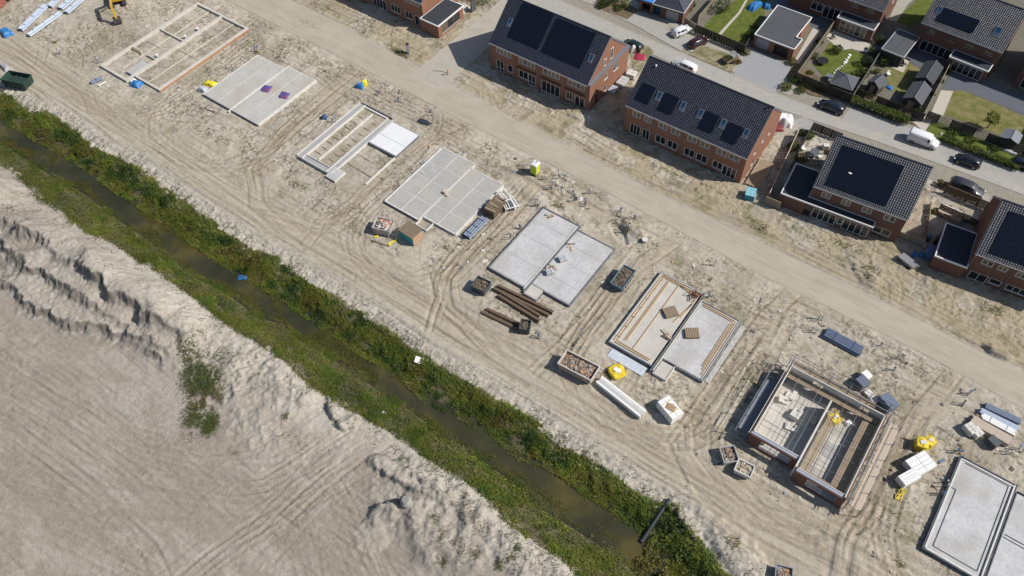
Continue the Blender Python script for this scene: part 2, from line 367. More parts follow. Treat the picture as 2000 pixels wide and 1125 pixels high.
    bank_n = np.where(dn > wn, top_n*(1-sst(0,1,sh))+(.15+z)*sst(0,1,sh) + (.55*(er-.5)+clod*.5-.10*sst(.6,.97,sharp))*(1-sh)*sst(0,.12,sh), bank_n)
    bank_s = WZ-.25 + (top_s-WZ+.25)*np.clip(ds/ws, 0, 1)
    zz = np.where(dn > 0, bank_n, np.where(ds > 0, bank_s, bed))
    canal = (dn < wn+4.0) & (ds < ws)
    z = np.where(canal, zz, z)
    # southern spoil
    dS = vl-Y
    S1 = sst(0, 2, dS); base_s = .12+.25*(big-.5)
    plain = np.zeros_like(X)
    warp = 3.4*(fbm(X/3.0, Y/3.6, 3, 28)-.5)+1.5*(fbm(X/.9, Y/1.6, 3, 30)-.5)
    zs = base_s.copy(); scarp = np.zeros_like(X)
    fx = 1-sst(SCX-5, SCX+1, X+1.5*(n1-.5))
    for (P, hgt) in SC:
        q = (Y-I(P, X)+warp*.8)
        brk = .55+.75*sst(.36,.58,fbm(X/6.5+hgt*9, Y/9, 2, 57)); gul = fbm(X/.55, Y/1.5, 3, 58)
        st = (.6*sst(-2.1+.6*gul, .1, q)+.4*sst(-.7,.05,q+.45*(gul-.5)))*brk
        zs = zs + hgt*st*fx
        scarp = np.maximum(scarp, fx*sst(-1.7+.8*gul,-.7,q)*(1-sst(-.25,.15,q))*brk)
    fall = sst(.5, 6.5, dS)
    zs = zs*fall + (-.05)*(1-fall)
    for (cx, cy), a, b, rr, hgt, sh_ in HEAPW:
        c, s = math.cos(rr), math.sin(rr); dx, dy = X-cx, Y-cy
        k = (np.abs(dx) < 2.2*max(a,b)) & (np.abs(dy) < 2.2*max(a,b))
        if not k.any(): continue
        u = (dx*c+dy*s)/a; v = (-dx*s+dy*c)/b
        d = np.sqrt(u*u+v*v) + .75*(fbm(X/2.4,Y/2.4,3,33)-.5)+.40*(fbm(X/.8,Y/.8,3,63)-.5)
        bump = hgt*(1-sst(1-sh_, 1+sh_*.6, d))
        bump = bump*(1+.45*(n2-.5))
        zs = zs + bump; 
        z = np.where((Y > vu), z+bump*(1-road), z)
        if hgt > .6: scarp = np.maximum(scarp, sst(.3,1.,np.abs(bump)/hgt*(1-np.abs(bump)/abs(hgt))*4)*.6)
    hr = sst(.05,.8, zs)  # heaps are rougher than the plain
    zs = zs + .10*(n1-.5) + (.06+.30*hr)*(n2-.5) + (.04+.10*hr)*(n3-.5)
    zs = zs + (clod*.22*(.4+.6*hr) + .10*hr*(vn(X/.31,Y/.31,61)-.5) - crease*.10*(.35+.4*hr) - .07*sst(.70,.97,sharp)*(.28+.72*np.maximum(hr,1-sst(2,9,dS)))*(.3+.7*cmask)) - rut*(1-.6*hr)
    tz = np.where(trk > 0, z, 0)
    zs = np.where(Y < vl, zs*(1-.55*trk) + np.minimum(tz,.05)*trk*(1-hr*.6), zs)
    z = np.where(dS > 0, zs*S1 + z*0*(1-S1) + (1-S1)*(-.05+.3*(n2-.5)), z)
    aniso = fbm(X/7+.3*n1, Y/.42, 3, 64, .6)
    z = np.where(dS > 0, z-.05*sst(.52,.68,aniso)*S1*(1-hr), z)
    if not full: return z
    # ---------------- soil colours, with some shade and light painted in
    def c3(r, g, b): return np.array((r, g, b))
    def mix(a, b, t): return a*(1-t[:, None])+b*t[:, None]
    col = np.tile(c3(.425,.388,.325), (len(X), 1))
    col = mix(col, c3(.47,.425,.35), sst(.45,.65,big))
    col = mix(col, c3(.325,.285,.225), sst(.46,.68,fbm(X/4.5,Y/4.5,4,36))*.75)
    col = mix(col, c3(.29,.25,.185), sst(.56,.75,n2)*.35)
    col = mix(col, c3(.375,.325,.25), trk*.7)
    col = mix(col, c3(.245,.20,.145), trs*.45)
    col = mix(col, c3(.415,.372,.305), haul*.6); col = mix(col, c3(.30,.255,.195), haul*sst(.5,.64,fbm(X/14,Y/.5,3,67))*.5)
    col = mix(col, c3(.235,.195,.14), rutc*.36); col = mix(col, c3(.16,.132,.095), crease*.75); col = mix(col, c3(.22,.185,.135), sst(.74,.97,sharp)*cmask*.5*(1-.5*trk)); col = mix(col, c3(.50,.455,.38), np.clip(-rut*9,0,1)*.5)  # shade painted into the ruts, light onto their raised edges
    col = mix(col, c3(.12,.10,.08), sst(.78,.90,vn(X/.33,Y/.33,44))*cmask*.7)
    col = mix(col, c3(.40,.365,.31), road*.8)
    yv = yard*sst(.35,.6,fbm(X/3.5,Y/3.5,4,40))
    col = mix(col, c3(.34,.285,.195), yv*.75)
    col = mix(col, c3(.20,.18,.10), yard*sst(.60,.72,fbm(X/1.8,Y/1.8,3,43))*.6)
    col = mix(col, c3(.19,.185,.105), sst(.66,.78,fbm(X/3.0,Y/3.0,4,45))*.5*(1-trk)*(Y>-10)*(Y<24))
    shoulder = np.clip(1-np.abs((dn-wn)-1.6)/2.6, 0, 1)*(Y > yu)
    col = mix(col, c3(.50,.465,.405), shoulder*.9)
    col = mix(col, c3(.33,.30,.26), shoulder*sst(.5,.72,er)*.6); col = mix(col, c3(.20,.175,.13), shoulder*sst(.72,.97,sharp)*.55)
    bankm = canal & (dn < wn)
    col = np.where(bankm[:, None], c3(.105,.095,.055)*(.7+.6*n2[:, None]), col)
    sth = sst(-.3, .6, dS)
    cs = np.tile(c3(.300,.264,.225), (len(X), 1))
    cs = mix(cs, c3(.345,.312,.272), sst(.45,.62,fbm(X/9,Y/6,4,47)))
    cs = mix(cs, c3(.27,.232,.19), sst(.48,.7,fbm(X/14,Y/5,4,50))*.8)
    cs = mix(cs, c3(.235,.20,.165), sst(.52,.68,aniso)*.4*(1-hr)); cs = mix(cs, c3(.255,.22,.18), sst(.52,.70,fbm(X/2.6,Y/1.9,4,65))*.5); cs = mix(cs, c3(.38,.345,.30), sst(.56,.72,fbm(X/3.4,Y/1.6,4,66))*.45)
    cs = mix(cs, c3(.29,.25,.20), trs*.5); cs = mix(cs, c3(.27,.235,.19), rutc*.35); cs = mix(cs, c3(.19,.17,.14), crease*.55*(.45+hr)); cs = mix(cs, c3(.22,.195,.16), sst(.75,.97,sharp)*.45*np.maximum(hr,1-sst(2,9,dS))); cs = mix(cs, c3(.46,.42,.36), np.clip(-rut*9,0,1)*.4)  # southern ruts: painted shade inside, painted light along the edges
    cs = mix(cs, c3(.47,.435,.38), (1-sst(2,8,dS+4*(n1-.5)))*.6*(.35+.65*sst(-66,-58,X+3*(n1-.5))))
    cs = mix(cs, c3(.45,.415,.36), sst(.05,.35,hr)*(X>-62)*.4)
    cs = mix(cs, c3(.165,.15,.13), np.clip(scarp,0,1)*.9)  # steep faces: moist soil tone, deepened by shade painted into the colour
    cs = mix(cs, c3(.30,.27,.23), hr*sst(.5,.65,fbm(X/1.7,Y/1.7,3,53))*.55)
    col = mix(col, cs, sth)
    col = mix(col, c3(.27,.25,.21), town)
    return z, np.clip(col, .01, .9)
def gz(x, y): return float(height(np.array([x]), np.array([y]))[0])
def pz(px, py, dz=0.0):
    x, y = at(px, py); z = gz(x, y); x, y = at(px, py, z); return (x, y, z+dz)
FLAT += [(-93,-2.6,-78,21.2,1),(-70.8,2.8,-56.4,17.5),(-45.7,.8,-31.5,17.7,1),(-26.7,1,-12.9,16.8),(-5,-.1,8.9,15.4),(16.6,-.8,30.2,14.9),(39.2,-3.9,52,10.2),(61.9,-3.5,76,10.9)]
# ------------------------------------------------------------------ ground sheet
def build_ground():
    st, nb = .15, 14; BS = st*nb
    X0, Y0, NX, NY = -204., -150., 176, 162           # 2.1 m blocks
    bx, by = np.meshgrid(X0+(np.arange(NX)+.5)*BS, Y0+(np.arange(NY)+.5)*BS, indexing='ij')
    quad = [at(0,0), at(2000,0), at(2000,1125), at(0,1125)]
    fine = np.ones_like(bx, bool)
    for i in range(4):
        a, b = quad[i], quad[(i+1) % 4]; dx, dy = b[0]-a[0], b[1]-a[1]; L = math.hypot(dx, dy)
        fine &= ((bx-a[0])*dy-(by-a[1])*dx)/L > -5.5
    fine &= by < 60
    V, Q, off = [], [], 0
    # fine lattice
    FX, FY = NX*nb+1, NY*nb+1
    fm = np.repeat(np.repeat(fine, nb, 0), nb, 1)
    ci, cj = np.nonzero(fm); q = np.stack([ci*FY+cj, (ci+1)*FY+cj, (ci+1)*FY+cj+1, ci*FY+cj+1], 1)
    u, inv = np.unique(q, return_inverse=True); q = inv.reshape(-1, 4)
    vx = X0+(u//FY)*st; vy = Y0+(u % FY)*st
    # coarse lattice
    ci, cj = np.nonzero(~fine); GY = NY+1
    q2 = np.stack([ci*GY+cj, (ci+1)*GY+cj, (ci+1)*GY+cj+1, ci*GY+cj+1], 1)
    u2, inv2 = np.unique(q2, return_inverse=True); q2 = inv2.reshape(-1, 4)+len(u)
    wx = X0+(u2//GY)*BS; wy = Y0+(u2 % GY)*BS
    x = np.concatenate([vx, wx]); y = np.concatenate([vy, wy])
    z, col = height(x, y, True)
    # far country: plain ring out to the horizon
    ex = [X0, X0+NX*BS]; ey = [Y0, Y0+NY*BS]; B = 2500.
    ring = [(-B,-B),(B,-B),(B,B),(-B,B),(ex[0],ey[0]),(ex[1],ey[0]),(ex[1],ey[1]),(ex[0],ey[1])]
    n = len(x); x = np.concatenate([x,[p[0] for p in ring]]); y = np.concatenate([y,[p[1] for p in ring]]); z = np.concatenate([z, np.full(8,-.05)])
    col = np.concatenate([col, np.tile((.30,.27,.21),(8,1))])
    q3 = np.array([(0,1,5,4),(1,2,6,5),(2,3,7,6),(3,0,4,7)])+n
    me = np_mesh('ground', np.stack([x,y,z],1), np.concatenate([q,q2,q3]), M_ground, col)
    tag(link('ground', me), kind='structure')

M_ground = mat('sandy soil', (0,0,0), .95, .15, 1.3, .8, 6.0, spec=.1, attr=True)
build_ground()
# ------------------------------------------------------------------ water
def water_mat():
    m = bpy.data.materials.new('ditch water'); m.use_nodes = True; nt = m.node_tree; L = nt.links
    b = nt.nodes['Principled BSDF']; b.inputs['Roughness'].default_value = .06; b.inputs['IOR'].default_value = 1.33
    tc = _n(nt,'ShaderNodeTexCoord'); n = _n(nt,'ShaderNodeTexNoise'); n.inputs['Scale'].default_value = .16; n.inputs['Detail'].default_value = 5
    L.new(tc.outputs['Object'], n.inputs[0])
    r = _n(nt,'ShaderNodeValToRGB'); e = r.color_ramp.elements
    e[0].position = .38; e[0].color = (.030,.031,.018,1); e[1].position = .68; e[1].color = (.085,.070,.024,1)
    k = r.color_ramp.elements.new(.54); k.color = (.046,.046,.024,1)
    L.new(n.outputs[0], r.inputs[0]); L.new(r.outputs[0], b.inputs['Base Color'])
    n2 = _n(nt,'ShaderNodeTexNoise'); n2.inputs['Scale'].default_value = 2.5; L.new(tc.outputs['Object'], n2.inputs[0])
    bp = _n(nt,'ShaderNodeBump'); bp.inputs['Strength'].default_value = .12; bp.inputs['Distance'].default_value = .05
    L.new(n2.outputs[0], bp.inputs['Height']); L.new(bp.outputs[0], b.inputs['Normal'])
    return m
M_water = water_mat()
def build_water():
    xs = np.arange(-190, 38.01, 1.0); V = []; Q = []
    for x in xs:
        u, l = I(WU, x)+.35, I(WL, x)-.35
        for t in np.linspace(0,1,5): V.append((x, l+(u-l)*t, WZ))
    for i in range(len(xs)-1):
        for j in range(4): Q.append((i*5+j,(i+1)*5+j,(i+1)*5+j+1,i*5+j+1))
    tag(link('water', np_mesh('water', np.array(V), np.array(Q), M_water)), kind='structure')
build_water()
# ------------------------------------------------------------------ roads
M_road = mat('sand-covered clinker road', (.375,.335,.275), .85, .12, .5, .3, 9., spec=.2, streak=(.14,1.6,1), dirt=.85, dirtcol=(.43,.385,.315))
M_side = mat('side road paving', (.38,.35,.305), .85, .12, .6, .2, 9., spec=.2, dirt=.8, dirtcol=(.43,.385,.315))
M_street = mat('grey clinker paving', (.345,.335,.31), .8, .10, .7, .2, 12., spec=.3, dirt=.5, dirtcol=(.39,.36,.30))
M_park = mat('parking clinkers', (.315,.312,.305), .8, .10, 1.4, .2, 14., spec=.3, dirt=.4, dirtcol=(.34,.31,.26))
M_kerb = mat('concrete kerb', (.40,.37,.30), .85, .12, 3., .15)
def strip(name, lo, up, z, m, x0, x1, step=1.0, ny=6, wob=.12):
    xs = np.arange(x0, x1+.01, step); V = []; Q = []
    for k, x in enumerate(xs):
        a, b = lo(x)+wob*(random.random()-.5), up(x)+wob*(random.random()-.5)
        for j in range(ny+1):
            V.append((x, a+(b-a)*j/ny, z))
    for i in range(len(xs)-1):
        for j in range(ny): Q.append((i*(ny+1)+j,(i+1)*(ny+1)+j,(i+1)*(ny+1)+j+1,i*(ny+1)+j+1))
    return tag(link(name, np_mesh(name, np.array(V), np.array(Q), m)), kind='structure')
strip('construction_road', lambda x: I(RL,x)+.1, lambda x: I(RU,x)-.1, .0, M_road, -190, 130)
def sheet(name, poly, z, m, th=0.0, kind='structure', px=True, parent=None):
    P = pts(poly, z) if px else poly
    b = MB()
    if th: b.prism(P, z-th, z)
    else:
        a = sum(P[i][0]*P[(i+1)%len(P)][1]-P[(i+1)%len(P)][0]*P[i][1] for i in range(len(P)))
        if a < 0: P = P[::-1]
        b.add([(x,y,z) for x,y in P], [tuple(range(len(P)))])
    return b.build(name, m, parent, kind=kind)
sheet('side_road', [(-43.3,29.2),(-36.3,28.8),(-36.2,58.9),(-36,66),(-36,110),(-43,110),(-43.2,66)], .006, M_side, px=False)
LOW = [(-36.1,58.95),(-14,58.9),(14,58.0),(23,58.9),(32,59.9),(44,60.7),(56,61.4),(75,62.6),(120,65)]
UPP = [(120,68.6),(75,67),(56,66.2),(44,65.0),(36,64.0),(25.8,63.0)]
MIDL = [(120,67.2),(56,64.2),(40,63.0),(25.8,61.9),(14,61.6),(-14,62.4),(-36.1,63.2)]
sheet('street', LOW+MIDL, -.012, M_street, px=False)
sheet('parking_strip', [MIDL[0]]+[MIDL[1]]+[MIDL[2]]+[(25.8,61.9)]+[(25.8,65.4),(44,67.0),(56,68.0),(120,71)], -.016, M_park, px=False)
b = MB()
for i in range(len(MIDL)-1):
    (x0,y0),(x1,y1) = MIDL[i],MIDL[i+1]; L = math.hypot(x1-x0,y1-y0); n=max(1,int(L/1.0))
    for k in range(n):
        t=(k+.5)/n; b.obox((x0+(x1-x0)*t, y0+(y1-y0)*t, -.012), (L/n-.02,.16,.05), math.atan2(y1-y0,x1-x0))
b.build('gutter', M_kerb, kind='structure')
# ------------------------------------------------------------------ vegetation made of many leaves
M_leaf = leafmat('leaves')
def leaves(name, P, size, cols, tilt=.9, aspect=.5, up=.0, parent=None, kind=None, label=None, cat=None, group=None, mat_=None):
    """P (n,3) leaf centres; each leaf is one bent quad"""
    P = np.asarray(P, float); n = len(P)
    size = np.broadcast_to(np.asarray(size, float), (n,)) * RNG.uniform(.7, 1.35, n)
    az = RNG.uniform(0, 2*np.pi, n); el = np.clip(RNG.normal(up, tilt, n), -1.4, 1.5)
    a = np.stack([np.cos(az)*np.cos(el), np.sin(az)*np.cos(el), np.sin(el)], 1)
    b = np.stack([-np.sin(az), np.cos(az), RNG.normal(0,.35,n)], 1); b /= np.linalg.norm(b, axis=1)[:,None]
    h = (size*.5)[:,None]; w = h*aspect
    V = np.stack([P-a*h, P+b*w, P+a*h, P-b*w], 1).reshape(-1,3)
    Q = np.arange(4*n).reshape(n,4)
    cols = np.asarray(cols, float)
    if cols.ndim == 1: cols = np.tile(cols,(n,1))
    c = np.repeat(np.clip(cols*RNG.uniform(.72,1.28,(n,1))*(1+RNG.normal(0,.06,(n,3))), .004, .6), 4, 0)
    me = np_mesh(name, V, Q, mat_ or M_leaf, c, smooth=False)
    return link(name, me, parent, label, cat, group, kind)
GREENS = np.array([(.060,.085,.018),(.085,.105,.022),(.050,.078,.022),(.105,.112,.024),(.038,.062,.020),(.120,.120,.035)])
def pickcol(x, y, s=0, pal=GREENS):
    t = fbm(np.asarray(x)/3.0, np.asarray(y)/2.0, 3, 60+s); t = np.clip((t-.25)/.5, 0, .999)
    k = (t*len(pal)).astype(int); k = np.clip(k+RNG.integers(-1,2,len(k)), 0, len(pal)-1)
    return pal[k]
def bank(name, lo, up, label, n, h, pal, seed, x0=-135, x1=72, size=.34, clump=1.0):
    x = RNG.uniform(x0, x1, n); t = RNG.uniform(-.06, 1.05, n)
    a, b = lo(x), up(x); y = a+(b-a)*t
    dens = fbm(x/1.6, y/1.2, 3, 70+seed); big_ = fbm(x/7, y/3, 3, 72+seed); keep = dens + .18*np.sin(np.clip(t,0,1)*np.pi) > .40+.34*(.5-big_)+RNG.uniform(0,.18,n)
    keep &= (t < 1) | (RNG.random(n) < .3)
    x, y, t = x[keep], y[keep], t[keep]
    cl = fbm(x/.95, y/.95, 2, 75+seed)
    hh = h*(.25+1.5*np.clip(cl-.3,0,1))*np.sin(np.clip(t,.04,.96)*np.pi)**.5*(.55+.9*fbm(x/6,y/6,2,78+seed))
    z = height(x, y); z = np.maximum(z, WZ) + hh*RNG.random(len(x))**.6
    return leaves(name, np.stack([x,y,z],1), size, pickcol(x,y,seed,pal)*(.5+1.0*fbm(x/4.5,y/1.8,3,74+seed))[:,None], tilt=.75, aspect=.55, up=.25, kind='stuff')
PN = np.array([(.038,.068,.017),(.062,.104,.020),(.108,.152,.022),(.150,.178,.024),(.190,.192,.028),(.130,.118,.040)])
PS = np.array([(.060,.095,.022),(.088,.125,.024),(.120,.150,.026),(.155,.170,.032),(.185,.172,.055),(.125,.135,.034)])
bank('bank_vegetation', lambda x: I(WU,x)-.45, lambda x: I(VU,x)+.25, '', 230000, .75, PN, 1, size=.20)
bank('bank_vegetation', lambda x: I(VL,x)-.35, lambda x: I(WL,x)-.9, '', 80000, .34, PS, 4, size=.20)
# long grass combed along the southern bank and the outer fringe of the northern one
def grass(n, lo, up, pal, seed, lean, L=.95, x0=-135, x1=66, thr=.36):
    x = RNG.uniform(x0, x1, n); t = RNG.beta(1.2,1.2,n)*1.12-.06; a, b = lo(x), up(x); y = a+(b-a)*t
    k = fbm(x/2.2, y/.9, 3, 110+seed) > thr+RNG.uniform(0,.16,n); x, y, t = x[k], y[k], t[k]; n = len(x)
    z = np.maximum(height(x, y), WZ); l = L*RNG.uniform(.5,1.25,n)
    ang = lean+RNG.normal(0,.55,n)+1.6*(fbm(x/3.5,y/3.5,2,115+seed)-.5); el = RNG.uniform(.25,.95,n)
    d = np.stack([np.cos(ang)*np.cos(el), np.sin(ang)*np.cos(el), np.sin(el)],1); s = np.stack([-np.sin(ang), np.cos(ang), 0*ang],1)
    P = np.stack([x,y,z-.05],1); w = (.045*RNG.uniform(.7,1.6,n))[:,None]; l = l[:,None]; m = P+d*l*.55+np.array([0,0,.05]); e = P+d*l; e[:,2] -= l[:,0]*.18
    V = np.stack([P-s*w, P+s*w, m+s*w*.8, e, m-s*w*.8],1).reshape(-1,3); i = np.arange(n)*5
    Q = np.concatenate([np.stack([i,i+1,i+2,i+4],1), np.stack([i+4,i+2,i+3,i+3],1)])
    c = pickcol(x,y,seed,pal)*RNG.uniform(.75,1.3,(n,1))*(.6+.8*fbm(x/5,y/1.5,3,118+seed))[:,None]; Q3 = np.stack([i,i+1,i+2,i+4],1)
    # the tip as a second narrow quad keeps all faces four-sided
    V2 = np.stack([m-s*w*.8, m+s*w*.8, e+s*w*.15, e-s*w*.15],1).reshape(-1,3); V1 = np.stack([P-s*w, P+s*w, m+s*w*.8, m-s*w*.8],1).reshape(-1,3)
    VV = np.concatenate([V1,V2]); QQ = np.arange(len(VV)).reshape(-1,4); cc = np.concatenate([np.repeat(c*.9,4,0), np.repeat(c*1.1,4,0)])
    link('bank_grass', np_mesh('bank_grass', VV, QQ, M_leaf, np.clip(cc,.004,.5), smooth=False), kind='stuff')
PG = np.array([(.105,.160,.032),(.155,.200,.034),(.205,.225,.038),(.24,.23,.062),(.130,.175,.060),(.26,.235,.11)])
grass(105000, lambda x: I(VL,x)-.35, lambda x: I(WL,x)-.85, PG, 1, -.65, .85)
grass(42000, lambda x: I(WL,x)-1.0, lambda x: I(WL,x)+.3, PG*.75, 4, -.6, .4, thr=.36)
grass(42000, lambda x: I(VU,x)*.55+I(WU,x)*.45, lambda x: I(VU,x)+.35, PG*.9, 2, 2.2, .75, thr=.40)
grass(14000, lambda x: I(WU,x)-.5, lambda x: I(WU,x)+.5, PG*.8, 3, -1.6, .6, thr=.45)
# dry scrub thinning out over the sandy shoulders
def scrub(n, f, pal, seed, x0=-130, x1=60):
    x = RNG.uniform(x0,x1,n); y = f(x, RNG.exponential(.8,n)); k = fbm(x/1.3,y/1.3,3,120+seed) > .47+RNG.uniform(0,.1,n); x,y = x[k],y[k]
    leaves('bank_scrub', np.stack([x,y,height(x,y)+.02+.25*RNG.random(len(x))**2],1), .18, pickcol(x,y,seed,pal), tilt=.8, up=.3, kind='stuff')
PB = np.array([(.13,.115,.055),(.10,.10,.04),(.16,.14,.075),(.09,.085,.05),(.12,.145,.04)])
scrub(26000, lambda x,e: I(VU,x)-.2+e*1.3, PB, 1); scrub(22000, lambda x,e: I(VL,x)+.2-e*1.6, PB*1.15, 2)
# overgrown end of the ditch
def endveg():
    n = 16000; x = RNG.uniform(35.2, 62, n); y = RNG.uniform(-25.5,-16.0,n)
    k = (y < I(VU,x)+.2) & (y > I(VL,x)) & (fbm(x/1.5,y/1.5,3,90) > .36+RNG.uniform(0,.15,n)); x,y = x[k],y[k]
    z = np.maximum(height(x,y),WZ)+1.0*RNG.random(len(x))*np.clip(fbm(x/.9,y/.9,2,92)*1.8-.3,0.1,1.2)
    leaves('bank_vegetation', np.stack([x,y,z],1), .34, pickcol(x,y,3,PN), tilt=.75, up=.25, kind='stuff')
endveg()
# floating water plants
def pondweed():
    n = 60000; x = RNG.uniform(-125, 37, n); a, b = I(WL,x), I(WU,x); t = RNG.random(n); y = a+(b-a)*t
    d = fbm(x/4.5, y/1.6, 4, 95); edge = np.abs(t-.5)*2
    run = .5+.5*np.tanh((fbm(x/14, y*0, 2, 99)-.5)*9)
    k = d + .20*edge**1.5 + .11*run > .70+RNG.uniform(-.05,.08,n)
    x, y = x[k], y[k]; z = WZ+.015+RNG.random(len(x))*.05
    pal = np.array([(.062,.072,.018),(.085,.088,.020),(.105,.098,.020),(.125,.105,.022),(.050,.068,.020)])
    leaves('pondweed', np.stack([x,y,z],1), .20, pickcol(x,y,6,pal), tilt=.12, aspect=.8, kind='stuff')
pondweed()
# tufts on the bare sand
def weeds(name, spots, pal, size=.18, h=.25):
    X=[];Y=[]
    for (px,py),r,n,asp,rot in spots:
        cx,cy = at(px,py,.3); a = RNG.uniform(0,2*np.pi,n); q = r*np.sqrt(RNG.random(n))*RNG.uniform(.4,1.15,n)
        u,v = q*np.cos(a), q*np.sin(a)*asp; c,s = math.cos(R(rot)),math.sin(R(rot))
        X.append(cx+u*c-v*s); Y.append(cy+u*s+v*c)
    x=np.concatenate(X); y=np.concatenate(Y)
    k = fbm(x/1.5,y/1.5,5,101,.65) > .27+RNG.uniform(0,.32,len(x)); x,y=x[k],y[k]
    z = height(x,y)+.03+h*RNG.random(len(x))
    leaves(name, np.stack([x,y,z],1), size, pickcol(x,y,5,pal), tilt=.7, up=.3, kind='stuff')
PW = np.array([(.10,.135,.04),(.13,.15,.045),(.085,.11,.035),(.17,.16,.07),(.21,.19,.105)])
weeds('weed_patch', [((398,785),5.2,9000,.5,-62),((385,735),4.0,4000,.65,-50),((375,690),3.0,1500,.6,-30),((430,700),2.8,500,.6,0),((412,830),2.0,2000,.6,-50),((395,660),2.0,220,.5,0),
   ((455,880),1.0,90,.6,0),((420,640),5,260,.4,-20),((480,720),6,260,.5,-20),((620,720),5,160,.4,-25),((570,860),4,160,.4,0),((900,960),6,300,.4,-20),((1000,1060),7,380,.4,-20),((880,1080),5,300,.5,0),((1080,1120),5,200,.4,0),((330,500),6,200,.3,-20),((120,380),6,220,.3,-20),((560,817),.7,160,1,0),((510,680),2,60,.5,0),((230,545),3,50,.4,0),((262,410),2.6,500,.45,-5),((150,410),2,260,.4,0),((40,350),2.5,220,.4,0),((30,420),1.5,80,.4,0),
   ((860,1045),1.2,240,1,30),((890,1060),.8,160,1,0),((870,1095),.9,160,1,0),((930,1085),.7,120,1,0),((1000,1095),.9,260,1,40),((975,1105),.8,200,1,0),((1010,1075),.7,120,1,0),((905,1075),.6,100,1,0),
   ((850,1015),.8,140,1,0),((940,1040),2.4,130,.6,0),((850,920),2.5,160,.5,10),((800,955),3,90,.5,0),((915,1010),3,150,.5,-20),((790,900),1.6,120,.5,0),((1010,1120),.8,120,1,0),((120,445),2,50,.5,0)], PW)
PO = np.array([(.22,.205,.085),(.18,.17,.065),(.26,.225,.12),(.14,.15,.05)])
weeds('weed_patch', [((585,358),1.9,420,.7,20),((650,410),2.2,160,.8,30),((690,440),1.6,120,.8,0),((480,290),1.6,170,1,0),((780,100),3.0,800,.30,-3),((1700,525),1.8,260,.5,20),((1700,545),1.2,180,.6,0),((1430,1060),1.2,160,.8,0),
   ((1480,440),2.4,260,.5,0),((1660,480),3,420,.35,5),((1590,470),3,200,.35,5),((1470,430),1.5,160,.6,0),((1800,520),4,140,.4,0),((1940,600),4,300,.35,0),((1185,730),1.2,180,.6,0),((1392,545),.9,110,.8,0),((1765,1100),1.0,140,.8,0),
   ((1090,400),1.8,260,.6,0),((1225,450),.8,100,.8,0),((560,345),1,80,.8,0),((870,480),1,80,.6,0),((500,100),.8,180,.8,0),((545,110),.6,60,.8,0),((615,270),.8,100,.8,0),((105,80),.6,80,.8,0),((1010,165),4,150,.2,-3),((1130,215),3,120,.3,-3),
   ((600,45),4,120,.3,0),((1320,60),2.5,420,.4,-20),((1300,330),6,240,.12,-3),((1400,370),4,160,.15,-3)], PO, .2, .10)
# ------------------------------------------------------------------ houses
M_brick = mat('red brick', (.285,.145,.095), .85, .13, 2.2, .3, 30., spec=.2, col2=(.225,.112,.075))
M_brick2 = mat('brown brick', (.175,.092,.066), .85, .13, 2.2, .3, 30., spec=.2, col2=(.14,.074,.055))
M_tile = mat('anthracite roof tile', (.030,.034,.052), .42, .3, 1.2, .1, spec=.5)
M_tile2 = mat('grey roof tile', (.046,.050,.066), .42, .3, 1.2, .1, spec=.5)
M_white = mat('white painted trim', (.74,.74,.73), .5, .06, 3., spec=.4)
M_zinc = mat('zinc flashing', (.20,.215,.25), .5, .1, 2., metal=.3)
M_solar = mat('solar cells', (.006,.009,.020), .22, .12, 1., spec=.4)
M_solarf = mat('solar panel frame', (.022,.018,.017), .4, .1, 3.)
M_felt = mat('roofing felt', (.040,.046,.058), .85, .15, .9, .2, spec=.2)
M_feltg = mat('grey roofing strips', (.085,.088,.10), .85, .12, .9, .2, spec=.2)
M_dark = mat('dark plastic', (.02,.02,.022), .5, .1)
M_greyw = mat('grey garage door', (.38,.39,.41), .5, .05, 2.)
M_conc = mat('concrete', (.43,.42,.395), .9, .08, 1.3, .15, 14., spec=.2, dirt=.25, dirtcol=(.36,.32,.25))
def glass_mat(name, col, rough=.05, spec=.7):
    m = bpy.data.materials.new(name); m.use_nodes = True; nt = m.node_tree; b = nt.nodes['Principled BSDF']
    tc = _n(nt,'ShaderNodeTexCoord'); n = _n(nt,'ShaderNodeTexNoise'); n.inputs['Scale'].default_value = .9; nt.links.new(tc.outputs['Object'], n.inputs[0])
    r = _n(nt,'ShaderNodeMix', data_type='RGBA'); r.inputs[6].default_value = (*[c*.5 for c in col],1); r.inputs[7].default_value = (*[c*1.6 for c in col],1)
    nt.links.new(n.outputs[0], r.inputs[0]); nt.links.new(r.outputs[2], b.inputs['Base Color'])
    b.inputs['Roughness'].default_value = rough; b.inputs['Specular IOR Level'].default_value = spec; return m
M_glass = glass_mat('window glass', (.014,.017,.022)); M_curt = glass_mat('window glass with curtain', (.11,.088,.068), .12)
M_sky = glass_mat('skylight glass', (.012,.05,.11), .08, .9)  # blue of the reflected sky put into the skylight pane's base colour

